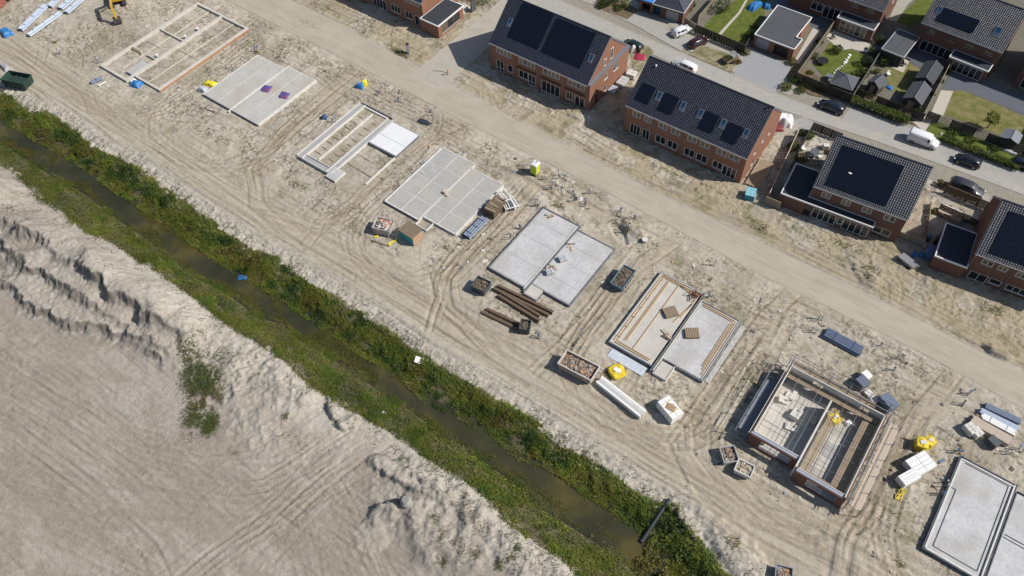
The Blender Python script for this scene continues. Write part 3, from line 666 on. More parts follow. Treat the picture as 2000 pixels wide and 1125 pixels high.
def wall(mb, p, d, L, z0, z1, holes=(), rev=.12):
    """upright wall face of length L from p along d with openings (x0,x1,z0,z1) and their reveals"""
    nx, ny = d[1], -d[0]
    Pt = lambda x, z, k=0.0: (p[0]+d[0]*x-nx*k, p[1]+d[1]*x-ny*k, z)
    xs = sorted({0, L, *[h[0] for h in holes], *[h[1] for h in holes]}); zs = sorted({z0, z1, *[h[2] for h in holes], *[h[3] for h in holes]})
    for a, b in zip(xs[:-1], xs[1:]):
        for c, e in zip(zs[:-1], zs[1:]):
            xm, zm = (a+b)/2, (c+e)/2
            if any(h[0] < xm < h[1] and h[2] < zm < h[3] for h in holes): continue
            mb.add([Pt(a,c),Pt(b,c),Pt(b,e),Pt(a,e)], [(0,1,2,3)])
    for h in holes:
        a,b,c,e = h
        mb.add([Pt(a,c),Pt(b,c),Pt(b,e),Pt(a,e),Pt(a,c,rev),Pt(b,c,rev),Pt(b,e,rev),Pt(a,e,rev)],
               [(0,4,5,1),(1,5,6,2),(2,6,7,3),(3,7,4,0)])
def window(parent, p, d, x0, x1, z0, z1, n=2, trans=None, name='window', curtain=0, inset=.06, fm=None, bw=.075, label=None, sill=True):
    """framed opening: frame mesh with its panes as children"""
    nx, ny = d[1], -d[0]; rz = math.atan2(d[1], d[0]); W, Hh = x1-x0, z1-z0
    org = (p[0]+d[0]*x0-nx*inset, p[1]+d[1]*x0-ny*inset, z0)
    f = MB(); t = .035
    f.box(0,-t,0,W,t,bw); f.box(0,-t,Hh-bw,W,t,Hh); f.box(0,-t,bw,bw,t,Hh-bw); f.box(W-bw,-t,bw,W,t,Hh-bw)
    cw = (W-2*bw)/n
    for i in range(1,n): f.box(bw+cw*i-.035,-t+.004,bw,bw+cw*i+.035,t-.004,Hh-bw)
    if trans: f.box(bw,-t+.008,trans-.035,W-bw,t-.008,trans+.035)
    o = f.build(name, fm or M_white, parent, label=label, loc=org, rz=rz)
    for i in range(n):
        a = bw+cw*i+(.035 if i else 0); b = bw+cw*(i+1)-(.035 if i < n-1 else 0)
        g = MB(); g.box(a,-.012,bw,b,.012,Hh-bw)
        g.build('pane', M_curt if (curtain > 0 and random.random() < curtain) else M_glass, o)
    if sill:
        s = MB(); s.box(-.05,-inset-.09,-.06,W+.05,-.037,-.002); s.build('sill', M_conc, o)
    return o
def tiles(x0, x1, Ls, wx=.34, gauge=.37, sub=4):
    """interlocking tiles laid over a slope: u along the eave, s up the slope, h off the slope"""
    n = max(1, round((x1-x0)/wx)); wx = (x1-x0)/n; m = max(1, round(Ls/gauge)); gauge = Ls/m
    prof = [0.0,.035,.05,.015][:sub]; U = []; W_ = []
    for i in range(n):
        for k in range(sub): U.append(x0+(i+k/sub)*wx); W_.append(prof[k])
    U.append(x1); W_.append(0)
    U = np.array(U); W_ = np.array(W_); rows = [(0, .0)]
    for j in range(m): rows += [(j*gauge, .105), ((j+1)*gauge, .035)]
    V = []; nu = len(U)
    jit = RNG.uniform(-.006,.006,(len(rows), nu))
    for k, (s, h) in enumerate(rows):
        hh = W_+h+jit[k] if k else np.zeros(nu)
        V.append(np.stack([U, np.full(nu, s), hh], 1))
    V = np.concatenate(V); i, j = np.meshgrid(np.arange(nu-1), np.arange(len(rows)-1)); a = (j*nu+i).ravel()
    return V, np.stack([a, a+1, a+1+nu, a+nu], 1)
def slope_xf(V, org, pitch, flip=False, W=0):
    u, s, h = V[:,0], V[:,1], V[:,2]; c, sn = math.cos(pitch), math.sin(pitch)
    y = s*c - h*sn; z = s*sn + h*c
    if flip: return np.stack([W-u+0*u, org[1]-y, org[2]+z], 1)
    return np.stack([u, org[1]+y, org[2]+z], 1)

class House:
    def __init__(s, label, loc, rz, W, D, eave, ridge, brick=None, tile=None, gx=0.06, ledge=0.0, name='brick_house', back_tiles=False, cat='house', group=None):
        s.t = thing(name, label, cat, (*loc, 0), rz, group); s.W, s.D, s.e, s.r = W, D, eave, ridge; s.brick = brick or M_brick; s.tile = tile or M_tile
        s.pitch = math.atan2(ridge-eave, D/2); s.Ls = math.hypot(D/2, ridge-eave); s.ledge = ledge; s.gx = gx
        s.holes = {'f': [], 'r': [], 'l': []}; s.wins = []; s.back_tiles = back_tiles
        s.ov = .14
    def win(s, side, x0, x1, z0, z1, n=2, **k):
        s.holes[side].append((x0,x1,z0,z1)); s.wins.append((side,x0,x1,z0,z1,n,k))
    def finish(s):
        W, D, e, r = s.W, s.D, s.e, s.r; mb = MB(); zb = -.5
        wall(mb, (0,0), (1,0), W, zb, e, s.holes['f'])
        wall(mb, (W,0), (0,1), D, zb, e, s.holes['r'])
        wall(mb, (W,D), (-1,0), W, zb, e); wall(mb, (0,D), (0,-1), D, zb, e, s.holes['l'])
        xg = W-s.ledge
        # gable triangles, the right one cut for its two slots
        mb.add([(xg,0,e),(xg,D,e),(xg,D/2,r-.1)], [(0,1,2)]); mb.add([(0,D,e),(0,0,e),(0,D/2,r-.1)], [(0,1,2)])
        mb.build('wall', s.brick, s.t)
        p = MB(); p.box(-.02,-.02,-.5,W+.02,0,.12); p.box(W,-.02,-.5,W+.02,D,.12); p.build('plinth', M_brick2, s.t)
        org = {'f': ((0,0),(1,0)), 'r': ((W,0),(0,1)), 'l': ((0,D),(0,-1))}
        for side,x0,x1,z0,z1,n,k in s.wins: window(s.t, *org[side], x0,x1,z0,z1,n,**k)
        if s.ledge:
            q = MB(); q.box(W-s.ledge-.02,-.1,e,W+.12,D+.1,e+.09); q.box(W+.12,-.1,e-.2,W+.15,D+.1,e+.09); q.build('zinc_ledge', M_zinc, s.t)
        # roof slab
        tn = math.tan(s.pitch); ov = s.ov; x0, x1 = -s.gx, xg+s.gx; th = .16
        ye, ze = -ov, e-ov*tn+.05; rz_ = e+.05+(D/2)*tn
        m = MB()
        for f in (0, 1):
            Y = (lambda y: D-y) if f else (lambda y: y)
            vs = [(x0,Y(ye),ze),(x1,Y(ye),ze),(x1,Y(D/2),rz_),(x0,Y(D/2),rz_),(x0,Y(ye),ze-th),(x1,Y(ye),ze-th),(x1,Y(D/2),rz_-th),(x0,Y(D/2),rz_-th)]
            m.add(vs, [(0,1,2,3),(7,6,5,4),(0,4,5,1),(1,5,6,2),(3,7,4,0)] if not f else [(3,2,1,0),(4,5,6,7),(1,5,4,0),(2,6,5,1),(0,4,7,3)])
        s.roof = m.build('roof', s.tile, s.t)
        Ls = math.hypot(D/2+ov, rz_-ze); V, Q = tiles(x0, x1, Ls-.05)
        s.org = (0, ye, ze); s.Ls = Ls
        V1 = slope_xf(V, s.org, s.pitch)
        me = np_mesh('roof_tiles', V1, Q, s.tile, smooth=False)
        link('roof_tiles', me, s.roof, kind='stuff')
        V, Q = tiles(x0, x1, Ls-.05, .6, .7)
        V2 = slope_xf(V, (0, D-ye, ze), s.pitch); V2[:,1] = (D-ye)-(V2[:,1]-(D-ye))
        link('roof_tiles', np_mesh('roof_tiles', V2, Q[:, ::-1], s.tile, smooth=False), s.roof, kind='stuff')
        rc = MB(); n = int((x1-x0)/.42)
        for i in range(n):
            a = x0+(x1-x0)*i/n; rc.tube([(a,D/2,rz_+.03),(a+(x1-x0)/n+.03,D/2,rz_+.045)], [.15,.165], 8)
        rc.build('ridge_cap', s.tile, s.roof)
        for xx in (x0-.03, x1):
            for f in (0,1):
                vg = MB(); Y = (lambda y: D-y) if f else (lambda y: y)
                vg.add([(xx,Y(ye),ze-.2),(xx+.03,Y(ye),ze-.2),(xx+.03,Y(D/2),rz_-.2),(xx,Y(D/2),rz_-.2),(xx,Y(ye),ze+.12),(xx+.03,Y(ye),ze+.12),(xx+.03,Y(D/2),rz_+.12),(xx,Y(D/2),rz_+.12)],
                       [(0,3,2,1),(4,5,6,7),(0,1,5,4),(1,2,6,5),(2,3,7,6),(3,0,4,7)])
                vg.build('verge_board', M_zinc, s.roof)
        g = MB(); g.box(x0,ye-.12,ze-.16,x1,ye-.09,ze+.02); g.box(x0,ye-.09,ze-.16,x1,ye,ze-.13); g.box(x0,ye,ze-.24,x1,-.002,ze-.165)
        g.build('gutter', M_white, s.t)
    def downpipe(s, x):
        d = MB(); d.tube([(x,-.08,-.05),(x,-.08,s.e-.25)], .045, 8); d.build('downpipe', M_zinc, s.t)
    def onroof(s, u, q, h): 
        c, sn = math.cos(s.pitch), math.sin(s.pitch); return (u, s.org[1]+q*c-h*sn, s.org[2]+q*sn+h*c)
    def solar(s, u0, u1, q0, q1, cols, rows):
        pw, ph = (u1-u0)/cols, (q1-q0)/rows; mb = MB(); g = .012
        mb.box(g,g,0,pw-g,ph-g,.045); mb.slot(1); mb.box(g+.03,g+.03,.046,pw-g-.03,ph-g-.03,.049)
        me = mb.mesh('solar_panel', [M_solarf, M_solar])
        for i in range(cols):
            for j in range(rows):
                o = link('solar_panel', me, s.t); o.location = s.onroof(u0+i*pw, q0+j*ph, .19); o.rotation_euler = (s.pitch+RNG.normal(0,.004), RNG.normal(0,.004), 0)
    def skylight(s, u, q, w=.8, h=1.15):
        f = MB(); b = .10
        f.box(-w/2,-h/2,0,w/2,-h/2+b,.22); f.box(-w/2,h/2-b,0,w/2,h/2,.22); f.box(-w/2,-h/2+b,0,-w/2+b,h/2-b,.22); f.box(w/2-b,-h/2+b,0,w/2,h/2-b,.22)
        f.box(-w/2-.1,-h/2-.35,.02,w/2+.1,-h/2,.13)
        o = f.build('skylight', M_zinc, s.t); o.location = s.onroof(u, q, .03); o.rotation_euler = (s.pitch,0,0)
        g = MB(); g.box(-w/2+b,-h/2+b,.15,w/2-b,h/2-b,.19); g.build('pane', M_sky, o)
    def vent(s, u, q, h=.6, r=.07, m=None):
        x,y,z = s.onroof(u,q,0); v = MB(); v.cyl((x,y,z),r,h,10); v.cyl((x,y,z+h),r*1.7,.12,10); v.build('vent_pipe', m or M_dark, s.t)
    def flat(s, poly, z, edge=M_white, felt=None, name='flat_extension', holes=None, wins=()):
        """flat-roofed brick extension on the house; poly in house coordinates, anticlockwise, wall 0 first"""
        n = len(poly); mb = MB()
        for i in range(n):
            a, b = poly[i], poly[(i+1)%n]; L = math.hypot(b[0]-a[0], b[1]-a[1]); d = ((b[0]-a[0])/L,(b[1]-a[1])/L)
            hs = [(w[1],w[2],w[3],w[4]) for w in wins if w[0]==i]
            wall(mb, a, d, L, -.5, z-.05, hs)
        o = mb.build(name, s.brick, s.t)
        for wd in wins:
            i = wd[0]; a, b = poly[i], poly[(i+1)%n]; L = math.hypot(b[0]-a[0], b[1]-a[1]); d = ((b[0]-a[0])/L,(b[1]-a[1])/L)
            window(s.t, a, d, wd[1],wd[2],wd[3],wd[4],wd[5],**(wd[6] if len(wd) > 6 else {}))
        cx = sum(p[0] for p in poly)/n; cy = sum(p[1] for p in poly)/n
        P = [(x+(.12 if x > cx else -.12), y+(.12 if y > cy else -.12)) for x,y in poly]
        In = [(x-(.16 if x > cx else -.16)*1.0, y-(.16 if y > cy else -.16)) for x,y in P]
        f = MB(); f.prism(In, z-.05, z+.03); f.build('flat_roof', felt or M_felt, o)
        k = MB()
        for i in range(n):
            a,b,c,e = P[i],P[(i+1)%n],In[(i+1)%n],In[i]; k.prism([a,b,c,e], z-.16, z+.09)
        k.build('roof_trim', edge, o); return o

# --- first terrace block behind the construction road
H1 = House('brick terrace with two large black solar arrays and sunlit gable, beside the side road', (-32.4,38.6), 0, 21.2, 13.0, 5.75, 11.35, ledge=.5, group='brick terraces under dark tiled roofs')
for a,b,n in ((1.4,4.6,4),(6.4,9.8,4),(11.6,15.0,4),(16.7,20.1,4)): H1.win('f',a,b,4.1,5.15,n,curtain=.9,sill=True)
H1.win('f',1.35,2.95,.15,2.55,2,trans=.8,sill=False,name='door'); H1.win('f',3.8,4.9,1.0,2.5,1)
H1.win('f',6.3,8.3,.9,2.5,2); H1.win('f',8.4,9.9,.15,2.5,2,trans=.8,sill=False,name='door')
H1.win('f',11.3,15.1,.15,2.45,4,sill=False); H1.win('f',16.55,17.75,.9,2.4,2); H1.win('f',18.3,20.3,.15,2.4,2,sill=False,name='door')
H1.win('r',2.0,2.9,.15,2.3,1,name='door',sill=False,fm=M_dark); H1.win('r',4.8,5.9,3.6,4.9,1,curtain=1); H1.win('r',7.9,9.6,3.4,4.9,2); H1.win('r',5.0,5.8,.9,2.3,1)
H1.finish()
for y0,y1,z0,z1 in ((5.0,5.65,6.3,7.7),(7.1,7.9,6.5,8.6)): window(H1.t,(20.70,0),(0,1),y0,y1,z0,z1,1,inset=-.04,curtain=0)
for x in (.35,5.6,10.6,15.9,20.9): H1.downpipe(x)
H1.solar(3.0,9.45,2.3,8.55,5,6); H1.solar(10.25,18.2,2.2,8.4,6,6)
H1.skylight(2.1,4.7); H1.skylight(19.2,4.5); H1.vent(18.0,8.3,.55)
def balcony_band(hs, x0, x1, z):
    b = MB(); b.box(x0,-.32,z,x1,-.002,z+.12); b.build('lintel_canopy', M_brick2, hs.t)
for a,b in ((6.0,10.2),(11.0,15.4),(16.2,20.4)): balcony_band(H1,a,b,3.1)
# --- second terrace block
H2 = House('long brick terrace with four small dark solar arrays and five skylights on its tiled roof', (-3.8,38.1), 0, 21.9, 12.8, 5.75, 11.25, group='brick terraces under dark tiled roofs')
for a,b in ((1.35,2.85),(3.6,4.9),(6.25,7.9),(8.55,10.2),(11.6,13.3),(13.9,15.55),(16.85,18.6),(18.95,20.8)): H2.win('f',a,b,4.05,5.15,2,curtain=.95)
H2.win('f',1.2,3.2,.15,2.35,3,sill=False,name='door'); H2.win('f',3.6,4.95,.15,2.35,2,sill=False,name='door')
for a,b in ((6.1,8.0),(8.35,10.2),(11.5,13.4),(13.75,15.7)): H2.win('f',a,b,.8,2.35,2)
H2.win('f',16.7,18.45,.9,2.35,2); H2.win('f',18.5,20.9,.15,2.35,3,sill=False,name='door')
for a,z in ((3.2,3.7),(5.9,4.2),(8.4,3.9),(3.6,.9)): H2.win('r',a,a+.75,z,z+1.4,1)
H2.finish()
for x in (5.4,10.75,16.2): H2.downpipe(x)
for u0,u1,q0,q1 in ((1.05,3.5,1.55,4.4),(5.25,7.75,1.45,4.35),(12.7,15.1,1.35,4.25),(16.88,19.2,1.2,4.1)): H2.solar(u0,u1,q0,q1,2,2)
for u in (4.5,8.85,12.0,16.0,19.95): H2.skylight(u,3.55,.85,1.2)
H2.vent(1.8,7.4,.35,.09,M_white); H2.vent(21.3,8.2,.4)
# --- detached pair with the wide array
r3 = R(5.5)
H3 = House('brick house with one wide black solar array and a dark flat-roofed side extension', (28.9,38.9), r3, 14.0, 12.2, 5.45, 10.6, brick=M_brick2, tile=M_tile2)
for a,b in ((1.5,2.9),(4.6,5.9),(7.7,9.1),(10.9,12.6)): H3.win('f',a,b,3.8,4.75,2,curtain=.7)
H3.win('f',10.35,12.9,.7,1.95,2)
H3.finish()
H3.flat([(-4.0,-1.3),(10.2,-1.3),(10.2,-.004),(-.004,-.004),(-.004,5.9),(-4.0,5.9)], 2.75,
        wins=[(0,5.3,8.9,.15,2.25,4,dict(sill=False)),(0,9.15,9.95,.9,2.25,1),(0,10.05,13.9,.15,2.2,4,dict(sill=False)),(0,4.0,5.0,.1,2.3,1,dict(fm=M_dark,name='door',sill=False))])
H3.solar(1.4,10.55,.8,7.1,9,6)
H3.downpipe(.3); H3.vent(4.0,3.45,.18,.16,M_white)
# --- its twin at the right edge
H4 = House('brick house at the right edge with a dark solar array and square flat-roofed annex', (52.9,39.6), r3, 14.0, 12.2, 5.45, 10.6, brick=M_brick2, tile=M_tile2)
for a,b in ((1.3,2.8),(3.5,4.7),(5.9,7.2),(9.5,11)): H4.win('f',a,b,3.8,4.75,2,curtain=.6)
H4.win('f',.85,3.3,.15,1.8,2,sill=False,name='door'); H4.win('f',3.6,5.2,.8,1.8,1); H4.win('f',5.9,8.7,.7,1.8,3); H4.win('f',10,13,.7,1.8,3)
H4.finish(); H4.solar(1.45,12.0,.8,7.1,9,6)
H4.flat([(-4.4,-.7),(-.004,-.7),(-.004,6.4),(-4.4,6.4)], 2.75); H4.downpipe(.2); H4.downpipe(5.5)
# --- block at the top left
HA = House('brick row cut by the top edge of the picture, with a felt-roofed corner annex', (-72.0,40.7), 0, 22.0, 12.6, 5.75, 11.2)
for a,b,z0,z1,n in ((17.6,21.2,4.5,5.5,4),(12,15,4.5,5.5,4),(6,9.5,4.5,5.5,4),(1,4,4.5,5.5,4)): HA.win('f',a,b,z0,z1,n,curtain=.8)
HA.win('f',13.7,16.1,.9,2.4,3); HA.win('f',17.4,19.1,.8,2.3,2); HA.win('f',19.7,20.8,.1,2.3,1,name='door',sill=False); HA.win('f',8.9,12.4,.15,2.3,4,sill=False); HA.win('f',5.6,7.3,.8,2.3,2); HA.win('f',1.5,4.5,.15,2.3,3,sill=False)
HA.finish(); HA.downpipe(21.6); HA.downpipe(13.2); HA.skylight(15,2.4); HA.skylight(9,2.4)
HA.flat([(22.004,-.8),(26.3,-.8),(26.3,6.9),(22.004,6.9)], 2.8, wins=[(1,.9,6.6,.55,2.45,3,dict(fm=M_zinc,curtain=.3))])
# --- houses beyond the street
HB = House('brown brick house behind the garages with a glazed garden room and orange sunlit gable', (4.5,87.0), 0, 17.4, 11.5, 5.5, 10.2, brick=M_brick2, tile=M_tile2)
HB.win('f',4.4,6.7,.9,2.6,2); HB.win('f',6.9,10.1,.15,2.6,3,sill=False); HB.win('f',11.4,13.0,4.3,5.1,1,curtain=1,fm=M_dark); HB.win('f',14.3,16.1,4.3,5.1,1,curtain=1,fm=M_dark)
HB.win('r',3,4,1,2.2,1); HB.win('r',6,7,3.6,4.8,1); HB.finish()
HB.flat([(10.4,-2.4),(17.4,-2.4),(17.4,-.004),(10.4,-.004)], 2.7, wins=[(0,.8,5.9,.3,2.4,5,dict(curtain=.9,sill=False))])
HC = House('brown brick house with a long low solar array and one square skylight, top right', (28.7,87.7), R(-2.6), 14.4, 11.8, 5.5, 10.3, brick=M_brick2, tile=M_tile2)
HC.win('f',1.4,7.0,.15,2.2,5,sill=False); 
for a in (1.4,4.9,8.3,11.6): HC.win('f',a,a+1.6,3.95,4.8,1,curtain=1,fm=M_dark)
HC.finish(); HC.flat([(7.2,-2.4),(14.0,-2.4),(14.0,-.004),(7.2,-.004)], 2.6, wins=[(0,.9,6.2,.15,2.2,5,dict(sill=False))])
def roofuv(hs, px, py, lift=.15):
    d = ray(px,py); M = hs.t.matrix_basis.inverted(); o = M @ Vector((CX,CY,HCAM)); v = M.to_3x3() @ d
    c, sn = math.cos(hs.pitch), math.sin(hs.pitch); n = Vector((0,-sn,c)); P0 = Vector(hs.org)+n*lift
    t = (P0-o).dot(n)/v.dot(n); p = o+v*t-P0; return p.x, p.dot(Vector((0,c,sn)))
_a = [roofuv(HC, 1760+x/5.11, y/5.11) for x,y in ((345,195),(420,70),(795,195),(715,325))]
HC.solar(_a[0][0]+.1, _a[3][0], _a[0][1], _a[1][1], 5, 2); _s = roofuv(HC,1760+965/5.11,305/5.11); HC.skylight(_s[0],_s[1],1.1,1.3); _s = roofuv(HC,1760+385/5.11,95/5.11); HC.skylight(_s[0],_s[1],.8,1.0)
HD = House('brown brick house cut by the right edge with a lead-covered lean-to, above the lawn', (47.2,87.2), R(-2), 14.0, 11.5, 5.5, 10.2, brick=M_brick2, tile=M_tile2)
HD.win('f',1.0,3.6,.15,2.2,2,sill=False); HD.win('f',2,4,3.9,4.8,2); HD.win('f',6,9,.15,2.2,3,sill=False); HD.finish()
# ------------------------------------------------------------------ foundations
M_slab = mat('grey floor slab', (.37,.365,.35), .9, .11, .5, .15, 7., spec=.2, dirt=.8, dirtcol=(.42,.385,.325))
M_slabp = mat('dust-pale floor slab', (.435,.425,.40), .9, .10, .5, .15, 7., spec=.2, dirt=.8, dirtcol=(.37,.335,.275))
M_slabl = mat('pale floor slab', (.475,.475,.48), .85, .12, .45, .12, 9., spec=.2, dirt=.85, dirtcol=(.335,.325,.30))
M_slabw = mat('white floor slab', (.68,.69,.71), .85, .05, .6, .1, 9., spec=.2, dirt=.25, dirtcol=(.55,.54,.52))
M_slabt = mat('dusty floor slab', (.48,.46,.42), .9, .10, .5, .12, 9., spec=.2, dirt=.7, dirtcol=(.44,.40,.34))
M_edge = mat('white edge strip', (.60,.59,.57), .8, .10, 2., spec=.2, dirt=.6, dirtcol=(.42,.38,.31))
M_edged = mat('dark bitumen edge', (.13,.14,.17), .7, .25, 2., dirt=.7, dirtcol=(.3,.28,.25))
M_beam = mat('foundation beam', (.52,.495,.455), .9, .12, 1.2, .15, spec=.2, dirt=.7, dirtcol=(.42,.38,.31))
M_grout = mat('grey trench fill', (.33,.33,.345), .9, .1, 1.0, spec=.2, dirt=.5, dirtcol=(.42,.38,.31))
M_wood = mat('fresh timber', (.46,.335,.20), .75, .15, 2., .2, streak=(1,8,1), spec=.2)
M_woodg = mat('weathered planks', (.30,.235,.165), .85, .18, 2., .2, streak=(1,6,1), spec=.15)
M_woodp = mat('pale planks', (.50,.42,.35), .85, .12, 2., .2, streak=(1,6,1), spec=.15)
M_block = mat('sand-lime blocks', (.60,.58,.54), .9, .08, 3., .15, spec=.15, dirt=.3, dirtcol=(.45,.40,.33))
M_steel = mat('galvanised steel', (.36,.38,.41), .45, .12, 4., metal=.6)
M_sandf = mat('trodden sand', (.36,.315,.24), .95, .2, .5, .6, 4., spec=.1, col2=(.27,.225,.165))
def cuts(a, b, n): return [a+(b-a)*i/n for i in range(n+1)]
def slab(t, x0, y0, x1, y1, xc, yc, m, joint=M_edge, z=.34, gap=.05, base=True, jit=.01):
    """floor of separate panels on a base whose joints show between them"""
    if base:
        b = MB(); b.box(x0,y0,-.4,x1,y1,z-.03); b.build('slab_base', joint, t)
    for a, c in zip(xc[:-1], xc[1:]):
        for d, e in zip(yc[:-1], yc[1:]):
            p = MB(); dz = RNG.uniform(-jit, jit); p.bbox(a+gap/2,d+gap/2,z-.029,c-gap/2,e-gap/2,z+dz,.012); p.build('floor_panel', m, t)
def strip_box(t, x0, y0, x1, y1, w, z0, z1, m, name='edge_beam'):
    """bar from (x0,y0) to (x1,y1) of width w"""
    b = MB(); L = math.hypot(x1-x0,y1-y0); b.obox(((x0+x1)/2,(y0+y1)/2,(z0+z1)/2),(L,w,z1-z0),math.atan2(y1-y0,x1-x0)); return b.build(name, m, t)
def ring(t, P, w, z0, z1, m, name='edge_beam'):
    n = len(P); cx=sum(p[0] for p in P)/n; cy=sum(p[1] for p in P)/n
    for i in range(n):
        a,b = P[i],P[(i+1)%n]; L=math.hypot(b[0]-a[0],b[1]-a[1]); ux,uy=(b[0]-a[0])/L*w/2,(b[1]-a[1])/L*w/2
        strip_box(t,a[0]+ux,a[1]+uy,b[0]+ux,b[1]+uy,w,z0,z1+.002*(i%2),m,name)
FG = 'semi-detached house foundations in a row along the sand road'
# F1: open beams filled with sand
t = thing('house_foundation','open foundation of white beams filled with sand, orange brick along its right side','foundation',group=FG)
ring(t, [(-92.8,-2.4),(-85.5,-2.4),(-85.5,21.0),(-92.8,21.0)], .5, -.3, .42, M_beam)
for a in ((-85.2,-.7,-78.3,-.7),(-85.2,20.9,-78.3,20.9)): strip_box(t,*a,.4,-.3,.40,M_beam)
strip_box(t,-78.4,-.9,-78.4,21.1,.55,-.3,.43,M_beam); strip_box(t,-78.02,-.9,-78.02,21.1,.18,-.3,.25,mat('orange brickwork',(.36,.19,.10),.85,.15,3.),'brick_course')
for a in ((-92.5,11.25,-85.7,11.25,.25),(-92.5,4.65,-90.2,4.65,.22),(-88.2,4.6,-85.7,4.6,.22)): strip_box(t,*a[:4],a[4],-.2,.36,M_beam,'cross_beam')
strip_box(t,-92.5,4.3,-89.6,4.3,.18,-.2,.30,M_wood,'formwork_board')
for a in ((-89.2,-.5,-89.2,20.6),(-82,-.4,-82,20.5),(-92,7.5,-88,7.5),(-85,9.2,-79,9.2)): strip_box(t,*a,.09,-.1,.12,M_beam,'cross_beam')
p = MB(); p.bbox(-87.5,-.9,0,-85.9,2.8,.40); p.build('step_slab', M_slabl, t)
for x,y in ((-86.4,15.3),(-86.5,12.3),(-86.5,5.4)):
    p = MB(); p.tube([(x,y,0),(x,y,.75)],.09,8); p.obox((x+.15,y-.05,.5),(.45,.4,.3),.5); p.build('service_pipe', M_white, t)
# F2
t = thing('house_foundation','pale grey panelled floor slab with two blue covers lying on it','foundation',group=FG)
slab(t,-70.6,3.0,-63.6,16.5,[-70.6,-67.1,-63.7],[3.0,6.7,10.1,13.2,16.4],M_slabp,gap=.09)
slab(t,-63.4,3.0,-56.6,17.4,[-63.35,-60.1,-56.7],[3.1,6.8,10.2,13.8,17.3],M_slabp,gap=.09)
strip_box(t,-63.5,2.4,-63.5,17.5,.17,-.3,.38,M_edge); strip_box(t,-56.5,3.0,-56.5,17.5,.12,-.3,.37,M_edge); strip_box(t,-70.7,3,-70.7,16.5,.14,-.3,.38,M_edge)
for a in ((-70.7,2.93,-67.7,2.93),(-67.4,2.93,-63.8,2.93),(-63.3,2.93,-56.6,2.93)): strip_box(t,*a,.10,-.3,.36,M_edged)
for a in ((-67.9,.9,-65.3,.9),(-68,1,-68,2.9),(-65.2,.9,-65.2,2.9)): strip_box(t,*a,.06,-.2,.10,M_edged,'string_board')
# F3
t = thing('house_foundation','half-built foundation of grey trench beams round bare sand with one white slab corner','foundation',group=FG)
def channel(x0,y0,x1,y1,w):
    strip_box(t,x0,y0,x1,y1,w,-.3,.22,M_grout,'trench_beam'); dx,dy=x1-x0,y1-y0; L=math.hypot(dx,dy); nx,ny=-dy/L*(w/2+.04),dx/L*(w/2+.04)
    for s in (1,-1): strip_box(t,x0+nx*s,y0+ny*s,x1+nx*s,y1+ny*s,.12,-.3,.40,M_edge)
channel(-45.1,1.5,-45.1,17.4,1.15); channel(-38.4,1.5,-38.4,17.2,.95); channel(-44.4,2.0,-39.1,2.0,1.0)
strip_box(t,-45.4,17.55,-38.3,17.55,.14,-.3,.42,M_edged); strip_box(t,-44.4,17.2,-39,17.2,.3,-.3,.2,M_edge); strip_box(t,-45.5,1.25,-38.6,1.25,.10,-.3,.34,M_edged)
strip_box(t,-42.0,2.9,-42.0,16.6,.16,-.2,.30,M_edge,'cross_beam'); strip_box(t,-31.75,3.2,-31.75,10.7,.22,-.2,.28,M_edge)
slab(t,-37.7,10.7,-31.6,16.9,[-37.65,-31.65],[10.75,13.3,16.8],M_slabw,joint=M_edged,z=.46); strip_box(t,-37.7,10.62,-31.6,10.62,.12,-.3,.4,M_edged)
slab(t,-38.4,.7,-36.2,3.2,[-38.35,-36.25],[.75,3.15],M_slabl,z=.36); strip_box(t,-38.5,.66,-36.2,.66,.10,-.3,.34,M_edged)
for y in (4.2,5.6,7.1,8.6,9.9,11.6,13.2,14.9):
    for x in (-43.2,-40.2): strip_box(t,x-.5*random.random()-.4,y,x+.5,y-.1,.18,-.1,.10,M_woodg,'string_board')
strip_box(t,-37.6,5.2,-32,5.0,.14,-.1,.10,M_woodg,'string_board'); strip_box(t,-37.6,7.8,-33.5,7.7,.08,-.1,.10,M_beam,'string_board')
for x in (-42.2,): pass
# F4
t = thing('house_foundation','grey floor slab of square panels outlined in white, between teal crates and blue pipes','foundation',group=FG)
slab(t,-26.5,2.2,-19.7,16.7,[-26.45,-23.2,-19.75],[2.25,5.7,9.8,13.2,16.65],M_slab,gap=.12)
slab(t,-19.6,3.2,-13.1,15.6,[-19.55,-16.5,-13.15],[3.25,6.2,8.9,12.4,15.55],M_slab,gap=.12)
for a in ((-26.6,2.1,-26.6,16.8),(-26.6,16.8,-19.6,16.8),(-19.6,2.1,-19.6,16.8),(-19.6,15.7,-13,15.7),(-13.0,3.1,-13.0,15.7),(-19.6,3.1,-13,3.1),(-26.6,2.1,-19.6,2.1)): strip_box(t,*a,.20,-.3,.40,M_edge)
strip_box(t,-26.6,1.98,-19.7,1.98,.08,-.3,.30,M_edged)
ring(t,[(-19.5,1.2),(-17.3,1.2),(-17.3,3.0),(-19.5,3.0)],.12,-.3,.30,M_edge)
p=MB(); p.box(-20.0,8.7,.35,-19.3,9.3,.75); p.box(-19.6,8.5,.35,-18.8,8.9,.6); p.build('block_remnant', M_woodp, t)
strip_box(t,-26.3,10.5,-25.2,10.4,.2,.34,.42,M_edge,'string_board')
